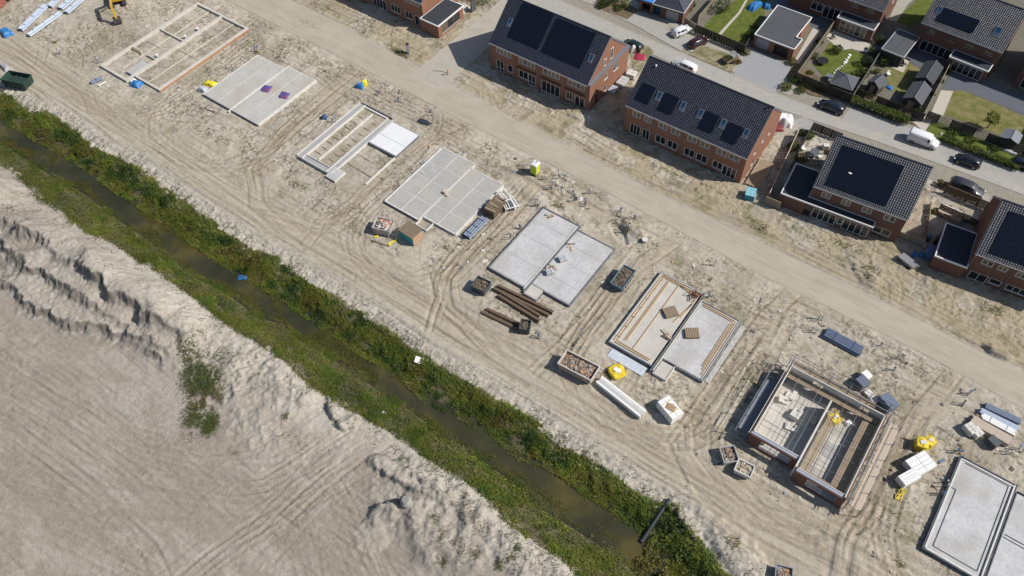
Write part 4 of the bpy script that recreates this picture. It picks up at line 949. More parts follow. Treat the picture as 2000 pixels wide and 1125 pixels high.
# F5
t = thing('house_foundation','pale concrete floor slab edged in dark bitumen with stacks of material on it','foundation',group=FG)
slab(t,-4.8,1.0,1.8,15.3,[-4.7,-3.6,-1.4,1.75],[1.1,5.0,9.1,12.5,15.2],M_slabl,joint=M_conc)
slab(t,2.1,2.1,8.7,14.5,[2.15,5.6,7.4,8.6],[2.2,4.9,8.2,11.4,14.4],M_slabl,joint=M_conc)
for a in ((-4.9,.9,-4.9,15.5),(-4.9,15.45,1.9,15.45),(1.95,.2,1.95,15.5),(2,14.6,8.8,14.6),(8.8,2,8.8,14.7),(4.3,1.95,8.8,1.95),(-4.9,.85,1.9,.85)): strip_box(t,*a,.16,-.3,.42,M_edged)
strip_box(t,1.7,.6,1.7,15.2,.16,-.3,.46,M_edge)
slab(t,2.1,.05,4.3,2.0,[2.15,4.25],[.1,1.95],M_slabt,joint=M_conc); strip_box(t,2.05,-.03,4.3,-.03,.12,-.3,.3,M_edged); strip_box(t,4.33,0,4.33,2,.08,-.3,.32,M_edged)
# F6
t = thing('house_foundation','dusty floor slab lined with orange formwork timbers and two pallets','foundation',group=FG)
slab(t,16.9,.2,23.4,14.7,[16.95,23.35],[.25,14.65],M_slabt,joint=M_conc)
slab(t,24.2,2.0,30.0,13.5,[24.25,27.4,29.95],[2.05,5.0,8.0,10.8,13.45],M_slabl,joint=M_edge)
for a in ((16.7,-.1,16.7,14.9),(16.7,14.85,23.8,14.85),(23.95,13.5,30.2,13.5),(30.25,1.7,30.25,13.6),(26.2,1.75,30.2,1.75),(16.7,-.1,23.5,-.1)):
    strip_box(t,*a,.12,-.3,.46,M_edged); 
for a in ((16.85,0,16.85,14.7),(16.9,14.7,23.7,14.7),(30.1,1.9,30.1,13.4),(16.9,.06,23.5,.06)): strip_box(t,*a,.10,-.3,.50,M_edge)
strip_box(t,23.78,-.9,23.78,15.0,.14,-.3,.60,M_edged); strip_box(t,24.08,-.6,24.08,13.6,.12,-.3,.56,M_edge); strip_box(t,23.93,-.5,23.93,14.5,.14,.0,.5,mat('mossy joint',(.10,.12,.05),.9,.4,3.),'joint_fill')
slab(t,24.2,-.8,26.1,1.6,[24.25,26.05],[-.75,1.55],M_slabt,joint=M_edged)
for a in ((24.15,-.85,26.2,-.85),(26.2,-.85,26.2,1.7)): strip_box(t,*a,.12,-.3,.44,M_edge)
for a in ((17.15,.6,17.15,14.4),(17.55,.5,17.5,14.5),(18.35,1.4,18.35,14.0),(18.6,1.6,18.55,13.8),(20.05,.9,20.05,14.0),(17.2,14.45,23.3,14.3),(17.3,14.2,23.2,14.0),(20.2,14.1,23.4,13.75),(17.4,.45,22.8,.45),(17.6,.8,22.9,.75),(24.5,13.2,29.6,13.1),(24.6,12.9,29.4,12.8),(29.75,2.6,29.75,12.9),(29.45,3.4,29.5,12.6),(29.2,4.0,29.2,12.3),(22.9,9.3,23.3,13.5),(22.5,8.0,23.2,12.2)):
    strip_box(t,*a,.13,.34,.46,M_wood,'formwork_timber')
for k in range(7): strip_box(t,17.0+.1*k,1.5+2*k,17.7,1.6+2*k,.1,.47,.53,M_wood,'formwork_timber')
p=MB(); p.bbox(17.6,-2.0,-.2,23.2,-.5,.10); p.build('plastic_sheet', mat('clear plastic sheet',(.50,.54,.60),.25,.2,2.5,.6,5.), t)
p=MB(); p.bbox(30.5,2.2,-.2,31.2,13.2,.06); p.build('plastic_sheet', mat('muddy plastic sheet',(.42,.42,.40),.4,.3,2.0,.6,5.), t)
# F8
M_edge8 = mat('dark blue-grey upstand', (.06,.07,.095), .6, .2, 2., dirt=.35, dirtcol=(.25,.24,.22))
t = thing('house_foundation','large pale slab with raised border at the bottom right corner of the site','foundation',group=FG)
slab(t,62.0,-3.2,68.3,10.7,[62.05,68.25],[-3.15,10.65],M_slabl,joint=M_edged)
slab(t,69.0,-2.6,75.4,10.0,[69.05,75.35],[-2.55,3.5,9.95],M_slabl,joint=M_edged)
for a in ((61.9,-3.4,61.9,10.9),(61.9,10.85,68.7,10.85),(68.75,-3.4,68.75,11.0),(61.9,-3.35,68.4,-3.35),(69,10.15,75.6,10.15)): strip_box(t,*a,.14,-.3,.50,M_edge8)
for a in ((62.15,-3.1,62.15,10.6),(62.2,10.55,68.4,10.55),(62.2,-3.1,68.2,-3.1),(68.55,-3.2,68.55,10.9)): strip_box(t,*a,.20,.30,.46,M_edge)
for a in ((62.85,-2.3,62.85,6.1),(62.2,6.1,62.85,6.1),(62.85,-2.35,67.9,-2.35),(67.95,-2.3,67.95,10.3),(62.7,10.25,67.9,10.25),(69.3,3.45,75,3.45),(69.3,3.9,75,3.9)): strip_box(t,*a,.07,.33,.42,M_edge8,'upstand')
strip_box(t,68.35,-2.4,68.35,10.3,.06,.33,.42,M_edge8,'upstand')
# ------------------------------------------------------------------ house shell under construction
t = thing('house_shell','roofless brick and block house shell under construction inside scaffolding','building')
b=MB(); b.box(39.2,-2.5,-.4,45.8,9.0,.42); b.build('floor', M_slab, t)
b=MB(); b.box(45.8,-4.0,-.4,52.0,8.8,.42); b.build('floor', M_slab, t)
for i,(a,c) in enumerate(((39.5,41.4),(41.45,43.2),(43.25,44.6))):
    for k,(d,e) in enumerate(((-2.0,1.2),(1.25,4.3),(4.35,7.0))): 
        p=MB(); p.bbox(a,d,.42,c,e,.46+.01*((i+k)%2),.01); p.build('floor_panel', M_slabt, t)
for i,(a,c) in enumerate(((46.3,47.6),(47.65,48.9))):
    for k in range(5): p=MB(); p.bbox(a,-3.2+2.1*k,.42,c,-1.15+2.1*k,.46+.01*((i+k)%2),.01); p.build('floor_panel', M_slabt if k%2 else M_slab, t)
def leaf(p,d,L,h0,h1,th,m,holes=(),name='wall'):
    """wall leaf with thickness th to the inner side and a top"""
    mb=MB(); wall(mb,p,d,L,h0,h1,holes,th); nx,ny=d[1],-d[0]
    q=(p[0]-nx*th+d[0]*L,p[1]-ny*th+d[1]*L); 
    hh=[(L-h[1],L-h[0],h[2],h[3]) for h in holes]; wall(mb,q,(-d[0],-d[1]),L,h0,h1,hh,0)
    P=lambda x,k,z:(p[0]+d[0]*x-nx*k,p[1]+d[1]*x-ny*k,z)
    mb.add([P(0,0,h1),P(L,0,h1),P(L,th,h1),P(0,th,h1)],[(0,1,2,3)])
    mb.add([P(0,0,h0),P(0,th,h0),P(0,th,h1),P(0,0,h1)],[(0,3,2,1)]); mb.add([P(L,0,h0),P(L,th,h0),P(L,th,h1),P(L,0,h1)],[(0,1,2,3)])
    return mb.build(name,m,t)
M_insul = mat('blue-grey wall head', (.30,.33,.41), .7, .1, 2.)
# front walls: brick outside, low heads
for (x0,x1,y) in ((39.0,45.55,-2.75),(45.75,52.1,-4.2)):
    leaf((x0,y),(1,0),x1-x0,-.4,2.55,.12,M_brick2,[(1.6,x1-x0-.9,.3,2.2)])
    leaf((x0,y+.16),(1,0),x1-x0,-.4,2.62,.34,M_insul,[(1.62,x1-x0-.92,.3,2.2)],'inner_wall'); leaf((x0,y+.53),(1,0),x1-x0,-.4,2.7,.10,M_block,[(1.62,x1-x0-.92,.3,2.2)],'inner_wall')
# side and party walls, rear wall
leaf((39.0,9.6),(0,-1),11.9,-.4,2.75,.14,M_brick2); leaf((39.16,9.5),(0,-1),11.7,-.4,2.85,.12,M_block,name='inner_wall')
leaf((45.62,-3.7),(0,1),11.0,-.4,2.9,.22,M_block,name='party_wall')
leaf((52.1,-4.1),(0,1),13.4,-.4,2.75,.14,M_brick2); leaf((51.94,-4.0),(0,1),13.2,-.4,2.85,.12,M_block,name='inner_wall')
leaf((52.1,9.4),(-1,0),13.0,-.4,2.75,.14,M_brick2,[(2,3.2,.1,2.3),(8.2,9.6,.1,2.3)]); leaf((51.9,9.22),(-1,0),12.6,-.4,2.9,.12,M_block,[(1.8,3.0,.1,2.3),(8.0,9.4,.1,2.3)],'inner_wall')
p=MB(); p.box(45.84,-3.3,.42,46.0,7.0,.7); p.build('low_wall',M_block,t)
# scaffolding
sc = thing('scaffold','steel tube scaffolding with brown plank decks round the roofless house shell','scaffold')
M_tube=mat('dull scaffold tube',(.17,.18,.20),.5,.2,4.,metal=.4)
def pole(a,b,r=.045,name='scaffold_tube'): m=MB(); m.tube([a,b],r,6); m.build(name,M_tube if r<.05 else M_steel,sc)
def deck(x0,y0,x1,y1,z,m,along='x',n=4,seg=3):
    for i in range(n):
        for s in range(seg):
            p=MB(); e=RNG.uniform(-.12,.12,2)
            if along=='x':
                a=x0+(x1-x0)*s/seg; c=x0+(x1-x0)*(s+1)/seg; d=y0+(y1-y0)*i/n; p.box(a+e[0]+.02,d+.02,z+.01*((s+i)%2),c+e[1],d+(y1-y0)/n-.02,z+.05+.01*((s+i)%2))
            else:
                a=y0+(y1-y0)*s/seg; c=y0+(y1-y0)*(s+1)/seg; d=x0+(x1-x0)*i/n; p.box(d+.02,a+e[0]+.02,z+.01*((s+i)%2),d+(x1-x0)/n-.02,c+e[1],z+.05+.01*((s+i)%2))
            p.build('deck_plank',m,sc)
deck(39.4,8.0,51.8,9.05,1.75,M_woodg,'x',5,4)                    # inside the rear wall
deck(46.05,-2.6,47.1,7.4,1.5,M_woodg,'y',4,3); deck(49.9,-2.8,51.6,7.8,1.6,M_woodg,'y',6,3); deck(46.2,-3.6,51.6,-2.7,1.55,M_woodg,'x',4,2)
deck(52.9,-4.2,54.1,9.2,1.9,M_woodp,'y',4,4); deck(37.3,-2.2,38.6,6.5,1.3,mat('grey deck',(.20,.22,.26),.8,.15),'y',4,2)
deck(39.2,10.1,50.5,10.9,1.9,M_woodg,'x',2,3)
for y in (-4.0,-1.4,1.2,3.8,6.4,9.0):
    for x in (52.5,54.2): pole((x,y,-.1),(x,y,3.0))
    pole((52.4,y,1.86),(54.3,y,1.86)); pole((49.8,y*.78,1.5),(52.6,y*.78,1.5),.035)
for z in (2.55,3.0): pole((52.5,-4.6,z),(52.5,9.8,z+.02))
pole((52.35,-4.4,2.75),(52.35,9.6,2.78)); pole((54.2,-4.4,2.9),(54.2,9.4,2.9),.035)
for x in (39.0,41.6,44.2,46.8,49.4,52.0):
    for y in (9.9,11.0): pole((x,y,-.1),(x,y,3.3))
    pole((x,8.1,1.72),(x,11.2,1.72)); pole((x,9.7,2.95),(x,11.2,2.95),.035)
for z in (2.5,3.1): pole((38.4,11.0,z),(52.6,11.0,z),.035); 
pole((38.6,9.9,3.1),(52.8,9.75,3.1),.055); pole((38.6,9.75,2.85),(52.6,9.7,2.85),.04)
for y in (-2.6,.6,3.8,7.0,9.8):
    for x in (37.2,38.7): pole((x,y,-.1),(x,y,2.9))
    pole((37.0,y,1.26),(38.9,y,1.26))
for z in (2.2,2.8): pole((37.2,-3.2,z),(37.2,10.2,z),.035)
pole((38.8,-3,3.0),(38.8,10.3,3.05),.05)
for (x,y0,y1) in ((40.8,-2.4,9.0),(43.6,-2.4,8.9),(44.3,-2.4,8.0),(47.2,-3.6,8.6),(49.0,-3.6,8.4),(50.0,-3.8,8.6)): pole((x,y0,2.15),(x,y1,2.2),.03)
for (y,x0,x1) in ((-.6,39.3,45.6),(2.2,39.3,45.6),(5.0,39.3,45.6),(-1.6,45.9,52),(1.0,45.9,52),(3.4,45.9,52),(5.8,45.9,52)): pole((x0,y,2.28),(x1,y,2.3),.03)
# material inside the shell
def blocks(x,y,z,nx,ny,nz,m,label,cat='block stack',rz=0,bs=(.6,.5,.28),group=None,skip=.12):
    o=thing('block_stack',label,cat,(x,y,z),rz,group); me=MB(); me.bbox(.01,.01,0,bs[0]-.01,bs[1]-.01,bs[2]-.008,.012); me=me.mesh('block',m)
    for k in range(nz):
        for i in range(nx):
            for j in range(ny):
                if k==nz-1 and random.random()<skip: continue
                c=link('block',me,o); c.location=((i-nx/2)*bs[0],(j-ny/2)*bs[1],k*bs[2])
    return o
blocks(42.6,4.1,.48,2,3,3,M_block,'pale block stack casting a dark shadow on the middle of the left shell floor',rz=-.1)
blocks(40.4,5.2,.48,2,2,2,M_block,'small block stack near the left wall inside the shell',rz=.3)
blocks(40.2,-1.6,.48,3,2,2,mat('yellowish blocks',(.52,.42,.27),.85,.12,2.),'yellowish crate stack in the front left corner inside the shell')
blocks(43.0,2.2,.48,3,2,1,M_block,'single layer of pale blocks on the left shell floor',rz=.2)
blocks(44.9,4.6,.43,1,2,3,M_woodp,'tan bundle standing in shade beside the party wall')
blocks(41.2,6.6,.48,3,3,1,M_block,'low layer of blocks at the back of the left shell floor',rz=-.05)
# ------------------------------------------------------------------ things lying about the site
def span(a, b, z=0.0):
    """two photo points on the ground -> middle, heading, length"""
    (x0,y0),(x1,y1) = at(*a,z),at(*b,z); return ((x0+x1)/2,(y0+y1)/2), math.atan2(y1-y0,x1-x0), math.hypot(x1-x0,y1-y0)
def ground_thing(name,label,cat,px,rz=0,group=None,xy=None,dz=0):
    x,y = xy if xy else pz(*px)[:2]
    return thing(name,label,cat,(x,y,gz(x,y)+dz),rz,group)
def rubble(t,x0,y0,x1,y1,z,h,pal,n,size,name='rubble',seed=0):
    """heap of loose pieces joined into one part"""
    r=random.Random(seed); ms=[mat('rubble '+str(i),c,.9,.2,4.) for i,c in enumerate(pal)]; mb=MB()
    mb.slot(0); mb.grid(lambda u,v:(x0+(x1-x0)*u,y0+(y1-y0)*v,z-.1+h*math.sin(math.pi*u)**.6*math.sin(math.pi*v)**.6*.7+r.uniform(0,.08)),10,7)
    for i in range(n):
        mb.slot(r.randrange(len(ms))); u,v=r.random(),r.random(); s=size*r.uniform(.4,1.4)
        mb.obox((x0+(x1-x0)*(.06+.88*u),y0+(y1-y0)*(.06+.88*v),z+h*math.sin(math.pi*u)**.6*math.sin(math.pi*v)**.6*.7),(s,s*r.uniform(.3,.9),s*r.uniform(.12,.6)),r.uniform(0,6.3),r.uniform(-.5,.5),r.uniform(-.5,.5))
    mb.build(name,ms,t,kind='stuff')
def skip(label,a,b,wid,h,m,inner=None,fill=None,cat='skip',name='skip',slope=.25,rim=None,group=None,nfill=90,fs=.35,fh=.35,zf=.75,ribs=5):
    (x,y),rz,L=span(a,b,h*.5); t=thing(name,label,cat,(x,y,gz(x,y)),rz,group); l,w_=L/2,wid/2; th=.07
    mb=MB(); lo=(l-slope,w_*.92)
    O=[(-lo[0],-lo[1],.1),(lo[0],-lo[1],.1),(lo[0],lo[1],.1),(-lo[0],lo[1],.1),(-l,-w_,h),(l,-w_,h),(l,w_,h),(-l,w_,h)]
    In=[(p[0]-math.copysign(th,p[0]),p[1]-math.copysign(th,p[1]),p[2]+(.1 if i<4 else 0)) for i,p in enumerate(O)]
    mb.add(O+In,[(0,3,2,1),(0,1,5,4),(1,2,6,5),(2,3,7,6),(3,0,4,7),(8,9,10,11),(8,12,13,9),(9,13,14,10),(10,14,15,11),(11,15,12,8),(4,5,13,12),(5,6,14,13),(6,7,15,14),(7,4,12,15)])
    mb.build('body',m,t)
    for i in range(ribs):
        q=MB(); xx=-lo[0]+.2+(2*lo[0]-.4)*i/max(1,ribs-1)
        for s in (-1,1): q.obox((xx,s*(w_*.97+.03),h*.5+.03),(.12,.1,h-.15))
        q.build('rib',m,t)
    q=MB(); 
    for s in (-1,1): q.box(-l-.03,s*w_-.06,h-.07,l+.03,s*w_+.06,h+.02); q.box(s*l-.06,-w_+.06,h-.068,s*l+.06,w_-.06,h+.018)
    q.build('rim',rim or m,t)
    for s in (-1,1):
        q=MB(); q.box(-lo[0]+.2,s*.5-.08,0,lo[0]-.2,s*.5+.08,.1); q.build('skid',M_steel,t)
    if fill: rubble(t,-l+.12,-w_+.1,l-.12,w_-.1,h*zf,fh,fill,nfill,fs,seed=int(L*100))
    return t
M_rust=mat('rusty steel',(.165,.115,.08),.9,.3,3.,.4,8.,spec=.15,col2=(.105,.078,.058)); M_teal=mat('teal painted steel',(.025,.27,.30),.5,.12,3.,dirt=.4,dirtcol=(.15,.10,.06))
M_skipb=mat('dark steel',(.06,.075,.09),.6,.2,3.,dirt=.5,dirtcol=(.16,.11,.07)); M_skipg=mat('dark green steel',(.018,.050,.042),.55,.15,3.,dirt=.35,dirtcol=(.06,.06,.05))
M_pink=mat('worn pink-grey paint',(.40,.33,.29),.7,.2,3.,dirt=.5,dirtcol=(.2,.12,.08)); M_brownf=mat('brown boards',(.19,.145,.10),.85,.2,3.)
RUB=[(.23,.16,.11),(.40,.33,.26),(.15,.13,.12),(.42,.24,.15),(.34,.34,.35)]; SOIL=[(.13,.105,.075),(.20,.16,.115),(.10,.085,.065)]
skip('long open skip heaped with brown rubble, beside the yellow bag',(1098,702),(1162,735),2.5,1.6,M_pink,fill=RUB,rim=M_edge,nfill=170,zf=.72)
skip('narrow blue-edged skip full of dark soil, between two foundations',(1203,563),(1229,528),2.0,1.25,mat('blue-grey steel',(.10,.17,.23),.55,.15,3.,dirt=.3),fill=SOIL,zf=.85,fh=.1,nfill=60,fs=.3)
skip('dark green skip standing on its side of the sand by the ditch plants',(14,155),(58,163),2.6,1.7,M_skipg,fill=[(.02,.045,.04),(.03,.06,.05)],zf=.5,fh=.05,nfill=8)
skip('small container with mixed pale and reddish waste, beside the teal crate',(733,440),(766,447),2.3,1.5,mat('grimy white steel',(.42,.42,.43),.6,.2,3.,dirt=.6,dirtcol=(.25,.08,.07)),fill=[(.5,.42,.34),(.42,.20,.15),(.55,.55,.52),(.13,.12,.12)],zf=.8,fh=.5,nfill=110,fs=.4,slope=.08)
skip('square box crate with rubble at the corner of the scaffolded shell',(1418,875),(1428,905),1.9,1.1,mat('grey crate',(.34,.33,.33),.7,.15,3.),fill=RUB,zf=.7,nfill=70,fs=.28,fh=.2,slope=.05)
skip('second square crate, half covered by a pale sheet, below the rubble crate',(1437,910),(1468,925),1.7,1.0,M_edge,fill=[(.42,.36,.28),(.5,.45,.37),(.30,.24,.18)],zf=.75,nfill=50,fs=.3,fh=.15,slope=.05)
skip('dark crate at the left end of the rusty sheet piles',(927,553),(953,565),2.0,1.35,M_skipb,fill=SOIL,zf=.8,fh=.06,nfill=24,slope=.05,fs=.4)
skip('dark crate at the lower end of the short sheet pile row',(1016,637),(1036,640),1.6,1.4,M_skipb,fill=SOIL,zf=.8,fh=.06,nfill=20,slope=.05,fs=.35)
skip('tiny skip cut by the bottom edge of the picture',(1512,1120),(1545,1128),1.8,1.1,mat('grey-blue crate',(.2,.22,.27),.6,.15,3.),fill=RUB,zf=.7,nfill=50,fs=.3)
# teal crate with plank lid
(x,y),rz,L=span((785,455),(820,460),.8); t=thing('storage_crate','teal metal crate with a brown plank lid, beside the grey foundation','crate',(x,y,gz(x,y)),R(-3))
b=MB(); b.box(-1.5,-1.1,.1,1.5,1.1,1.8); b.build('body',M_teal,t); b=MB(); b.box(1.5,-1.05,.12,1.53,1.05,1.75); b.build('end_panel',mat('orange-brown panel',(.42,.27,.17),.8,.15,2.),t)
for i in range(9): b=MB(); b.box(-1.52+i*.34,-1.15,1.8,-1.2+i*.34,1.15,1.86+.02*(i%2)); b.build('lid_plank',M_brownf,t)
for xx in (-.75,.75): b=MB(); b.box(xx-.05,-1.13,.1,xx+.05,-1.1,1.8); b.build('rib',M_teal,t)
# open brown container with grates and pallets beside it
(x,y),rz,L=span((955,418),(978,392),.7); t=thing('storage_crate','tall brown container of loose boards beside the grey foundation, near the white frames','crate',(x,y,gz(x,y)),rz)
b=MB(); b.box(-L/2,-.95,.05,L/2,.95,1.5); b.build('body',M_rust,t)
for i in range(8): b=MB(); b.obox((-L/2+.3+i*(L-.6)/7,RNG.uniform(-.1,.1),1.56+.05*(i%3)),(.32,1.9,.07),RNG.uniform(-.15,.15)); b.build('board',M_brownf if i%3 else M_woodg,t)
def frame_rack(label,px,w_,d,h,rz,m,fill=None):
    t=ground_thing('frame_rack',label,'rack',px,rz); 
    for s in (-1,1):
        b=MB(); b.box(-w_/2,s*d/2-.06,h-.1,w_/2,s*d/2+.06,h); b.build('rail',m,t)
        b=MB(); b.box(s*w_/2-.06,-d/2,h-.09,s*w_/2+.06,d/2,h+.01); b.build('rail',m,t)
        for q in (-1,1): b=MB(); b.box(s*w_/2-.05,q*d/2-.05,0,s*w_/2+.05,q*d/2+.05,h-.1); b.build('leg',m,t)
    for i in range(3): b=MB(); b.box(-w_/2,-d/2+d*(i+.7)/3.4,h-.3,w_/2,-d/2+d*(i+.7)/3.4+.12,h-.24); b.build('slat',m,t)
    if fill: b=MB(); b.bbox(-w_/2+.1,-d/2+.1,.05,w_/2-.1,d/2-.1,h-.32); b.build('load',fill,t)
    return t
frame_rack('white timber frame rack upright behind the brown container',(985,388),2.4,1.3,.9,R(-25),M_white)
frame_rack('white frame rack with dark load, right of the brown container',(993,405),1.8,1.5,.8,R(-35),M_white,M_skipb)
frame_rack('long white frame rack at the end of the dusty track by the foundation corner',(1003,398),2.4,.7,.6,R(-25),M_white)
# rusty sheet piles
def sheetpile(label,a,b,n,sp,h=.45,group='rusty sheet piles lying in rows below the pale slab'):
    (x,y),rz,L=span(a,b,.3)
    t=thing('sheet_pile',label,'sheet piles',(x,y,gz(x,y)),rz,group)
    for k in range(n):
        o=(k-(n-1)/2)*sp; e=RNG.uniform(-.25,.25)
        pts_=[(-.38,0),(-.20,h),(.20,h),(.38,0)]; q=MB(); V=[]
        for xx in (-L/2+e,L/2+e):
            for (yy,zz) in pts_: V.append((xx,o+yy,zz+.02))
            for (yy,zz) in pts_[::-1]: V.append((xx,o+yy*.9,zz-.035+.02))
        q.add(V,[(i,(i+1)%8,8+(i+1)%8,8+i) for i in range(8)]+[tuple(range(7,-1,-1)),tuple(range(8,16))]); q.build('pile',M_rust,t)
sheetpile('two rusty sheet piles, long row nearest the slab',(968,560),(1075,612),2,.75)
sheetpile('rusty sheet pile pair lying against the long row, darker',(975,573),(1055,622),2,.7)
sheetpile('short lower row of rusty sheet piles ending at a dark crate',(945,605),(1020,640),2,.8,.35)
# pipes
M_pipeb=mat('blue-grey pipe',(.15,.185,.265),.4,.15,2.,spec=.5); M_pipel=mat('pale blue plastic pipe',(.40,.46,.56),.35,.1,2.,spec=.5); M_blue=mat('blue plastic',(.03,.17,.42),.45,.12,3.); M_blued=mat('dark blue strap',(.03,.06,.16),.5,.1)
def pipes(label,a,b,n,r,m,layers=1,straps=2,strapm=None,cat='pipes',name='pipe_bundle',group=None):
    (x,y),rz,L=span(a,b,r); t=thing(name,label,cat,(x,y,gz(x,y)),rz,group)
    for k in range(layers):
        for i in range(n-k):
            q=MB(); e=RNG.uniform(-.12,.12); yy=(i-(n-k-1)/2)*2.05*r; zz=r+k*r*1.75+.05; q.tube([(-L/2+e,yy,zz),(L/2+e,yy,zz)],r,10,cap=False); q.tube([(L/2+e,yy,zz),(-L/2+e,yy,zz)],r*.86,10,cap=False); q.build('pipe',m,t)
    for s in range(straps):
        q=MB(); xx=-L/2+L*(s+.5)/straps; q.box(xx-.06,-(n/2)*2.05*r-.04,.0,xx+.06,n/2*2.05*r+.04,.055); q.box(xx-.05,-(n-layers+1)/2*2.05*r,r*2+(layers-1)*r*1.75+.05,xx+.05,(n-layers+1)/2*2.05*r,r*2+(layers-1)*r*1.75+.075); q.build('strap',strapm or M_blued,t)
    return t
pipes('bundle of blue-grey pipes beside the grey foundation corner',(910,464),(946,428),4,.19,M_pipeb,2,3)
pipes('blue pipe bundle lying beside the construction road, upper right',(1612,650),(1682,688),6,.16,M_pipeb,2,2)
pg='long pale pipe bundles at the top left corner'
pipes('long pale blue pipe bundle, left one of the four by the blue tarp',(40,60),(90,12),4,.17,M_pipel,2,3,M_pipeb,group=pg)
pipes('pale blue pipe bundle nearest the sand plain with dark strapped ends',(56,70),(118,26),3,.17,M_pipel,2,3,M_pipeb,group=pg)
pipes('pale blue pipe bundle running off the top edge, left',(97,14),(135,-25),4,.17,M_pipel,2,2,M_pipeb,group=pg)
pipes('pale blue pipe bundle running off the top edge, middle',(118,18),(160,-18),4,.17,M_pipel,2,2,M_pipeb,group=pg)
pipes('pale blue pipe bundle running off the top edge, right, nearest the digger',(130,26),(176,-14),3,.18,M_pipel,2,2,M_pipeb,group=pg)
pipes('short dark pipe pair lying beside the sand-filled foundation',(178,162),(198,152),2,.22,M_pipeb,1,1)
pipes('pale single pipe behind the short dark pipe pair',(192,168),(207,160),1,.16,M_edge,1,0)
def tarp(label,px,w_,d,h,m,rz=0,name='tarpaulin',cat='tarpaulin',seed=1,xy=None,z=None,parts=None):
    x,y=xy or pz(*px)[:2]; t=thing(name,label,cat,(x,y,gz(x,y) if z is None else z),rz); r=np.random.default_rng(seed); P=r.random((20,20))
    def f(u,v):
        uu,vv=u*2-1,v*2-1; k=max(abs(uu),abs(vv)); top=h*(1-max(0,(k-.62)/.38)**1.3); n_=float(vn(np.array([u*5+seed]),np.array([v*5.]),seed)[0])-.5
        return (uu*w_/2*(1+.15*n_),vv*d/2*(1+.2*n_),max(.0,top+n_*.28*h))
    b=MB(); b.grid(f,14,14); b.build('cover',m,t); return t
tarp('bright blue tarpaulin heap at the left end of the pale pipes',(14,66),2.6,2.0,.9,M_blue,R(-10),seed=3)
tarp('blue and white plastic sack beside the sand-filled foundation',(267,166),2.0,1.6,.8,M_blue,R(10),'plastic_sack','sack',5)
tarp('white plastic heap on top edge of the blue sack by the foundation',(262,162),1.1,.9,.75,M_white,R(30),'plastic_sack','sack',6)
M_yel=mat('yellow woven plastic',(.64,.48,.03),.6,.1,3.,.2,10.); M_yels=mat('yellow plastic',(.72,.62,.03),.5,.1,3.)
tarp('blue and yellow sack next to the street-side utility pipes, upper middle',(704,170),1.3,1.2,.9,M_blue,R(20),'plastic_sack','sack',7)
tarp('yellow sheet leaning on the blue sack, upper middle',(712,166),1.0,1.0,1.0,M_yels,R(40),'plastic_sheet','sheet',8)
tarp('yellow plastic sheet at the left edge of the panelled slab',(412,165),2.6,1.3,.6,M_yels,R(15),'plastic_sheet','sheet',9)
tarp('grey plastic bundle below the yellow sheet at the panelled slab',(397,176),1.5,1.2,.7,mat('grey plastic',(.42,.44,.50),.4,.15,3.),R(15),'plastic_bundle','bundle',10)
tarp('dark blue bag on the sand left of the trench-beam foundation',(634,231),1.1,1.0,.7,mat('slate blue plastic',(.05,.10,.17),.5,.15,3.),R(30),'plastic_sack','sack',11)
M_purp=mat('purple and blue cloth',(.05,.08,.30),.8,.15,1.2,.3,4.,col2=(.18,.05,.12))
for lab,px,sd_ in (('blue and purple cover, left one on the panelled slab',(520,173),21),('blue and dark red cover, right one on the panelled slab',(555,186),22)):
    x,y=at(*px,.4); tarp(lab,None,1.7,1.7,.22,M_purp,R(20),'cloth_cover','cover',sd_,(x,y),.36)
x,y=pz(475,541)[:2]; x,y=at(475,541,WZ); t=tarp('blue plastic drifting in the ditch water',None,1.5,1.0,.18,M_blue,R(35),'plastic_sheet','sheet',31,(x,y),WZ-.02)
# yellow bulk bags
def bulkbag(label,px,s=1.0,h=.95,rz=0,top=M_white,xy=None,z=None,m=None,group=None):
    x,y=xy or pz(*px)[:2]; t=thing('bulk_bag',label,'bulk bag',(x,y,gz(x,y) if z is None else z),rz,group); m=m or M_yel
    def side(u,v):
        a=u*2*math.pi; k=1/max(abs(math.cos(a)),abs(math.sin(a)))**.75; bul=1+.12*math.sin(v*math.pi); return (math.cos(a)*s*.5*k*bul,math.sin(a)*s*.5*k*bul,h*v)
    b=MB(); b.grid(side,20,6); b.build('bag',m,t)
    def cap(u,v):
        a=u*2*math.pi; k=1/max(abs(math.cos(a)),abs(math.sin(a)))**.75; return (math.cos(a)*s*.5*k*(1-v),math.sin(a)*s*.5*k*(1-v),h+.12*math.sin(v*1.5)+.05*math.sin(a*4))
    b=MB(); b.grid(cap,20,3); b.build('bag_top',m,t)
    b=MB(); b.obox((0,0,h+.16),(s*.5,s*.32,.04),.4); b.build('label_patch',top,t)
    for qx in (-1,1):
        for qy in (-1,1): b=MB(); b.tube([(qx*s*.5,qy*s*.5,h*.9),(qx*s*.58,qy*s*.52,h+.14),(qx*s*.36,qy*s*.44,h+.12)],.04,6); b.build('handle',m,t)
    return t
bulkbag('flat yellow bulk bag between the rubble skip and the dusty slab',(1205,728),2.0,.6,R(-25))
bulkbag('yellow bulk bag with white top, left of a touching pair by the white packs',(1796,872),1.5,1.2,R(15),M_edge)
bulkbag('yellow bulk bag, right of the touching pair by the white packs',(1811,867),1.3,1.1,R(-20),M_edge)
x,y=at(1634,806,.9); bulkbag('yellow bulk bag inside the house shell beside the party wall',None,1.3,1.1,R(60),M_edge,(46.9,6.2),.44)
tarp('white sack lying inside the right half of the house shell',None,1.0,.8,.4,M_white,R(60),'plastic_sack','sack',33,(48.6,7.0),.44)
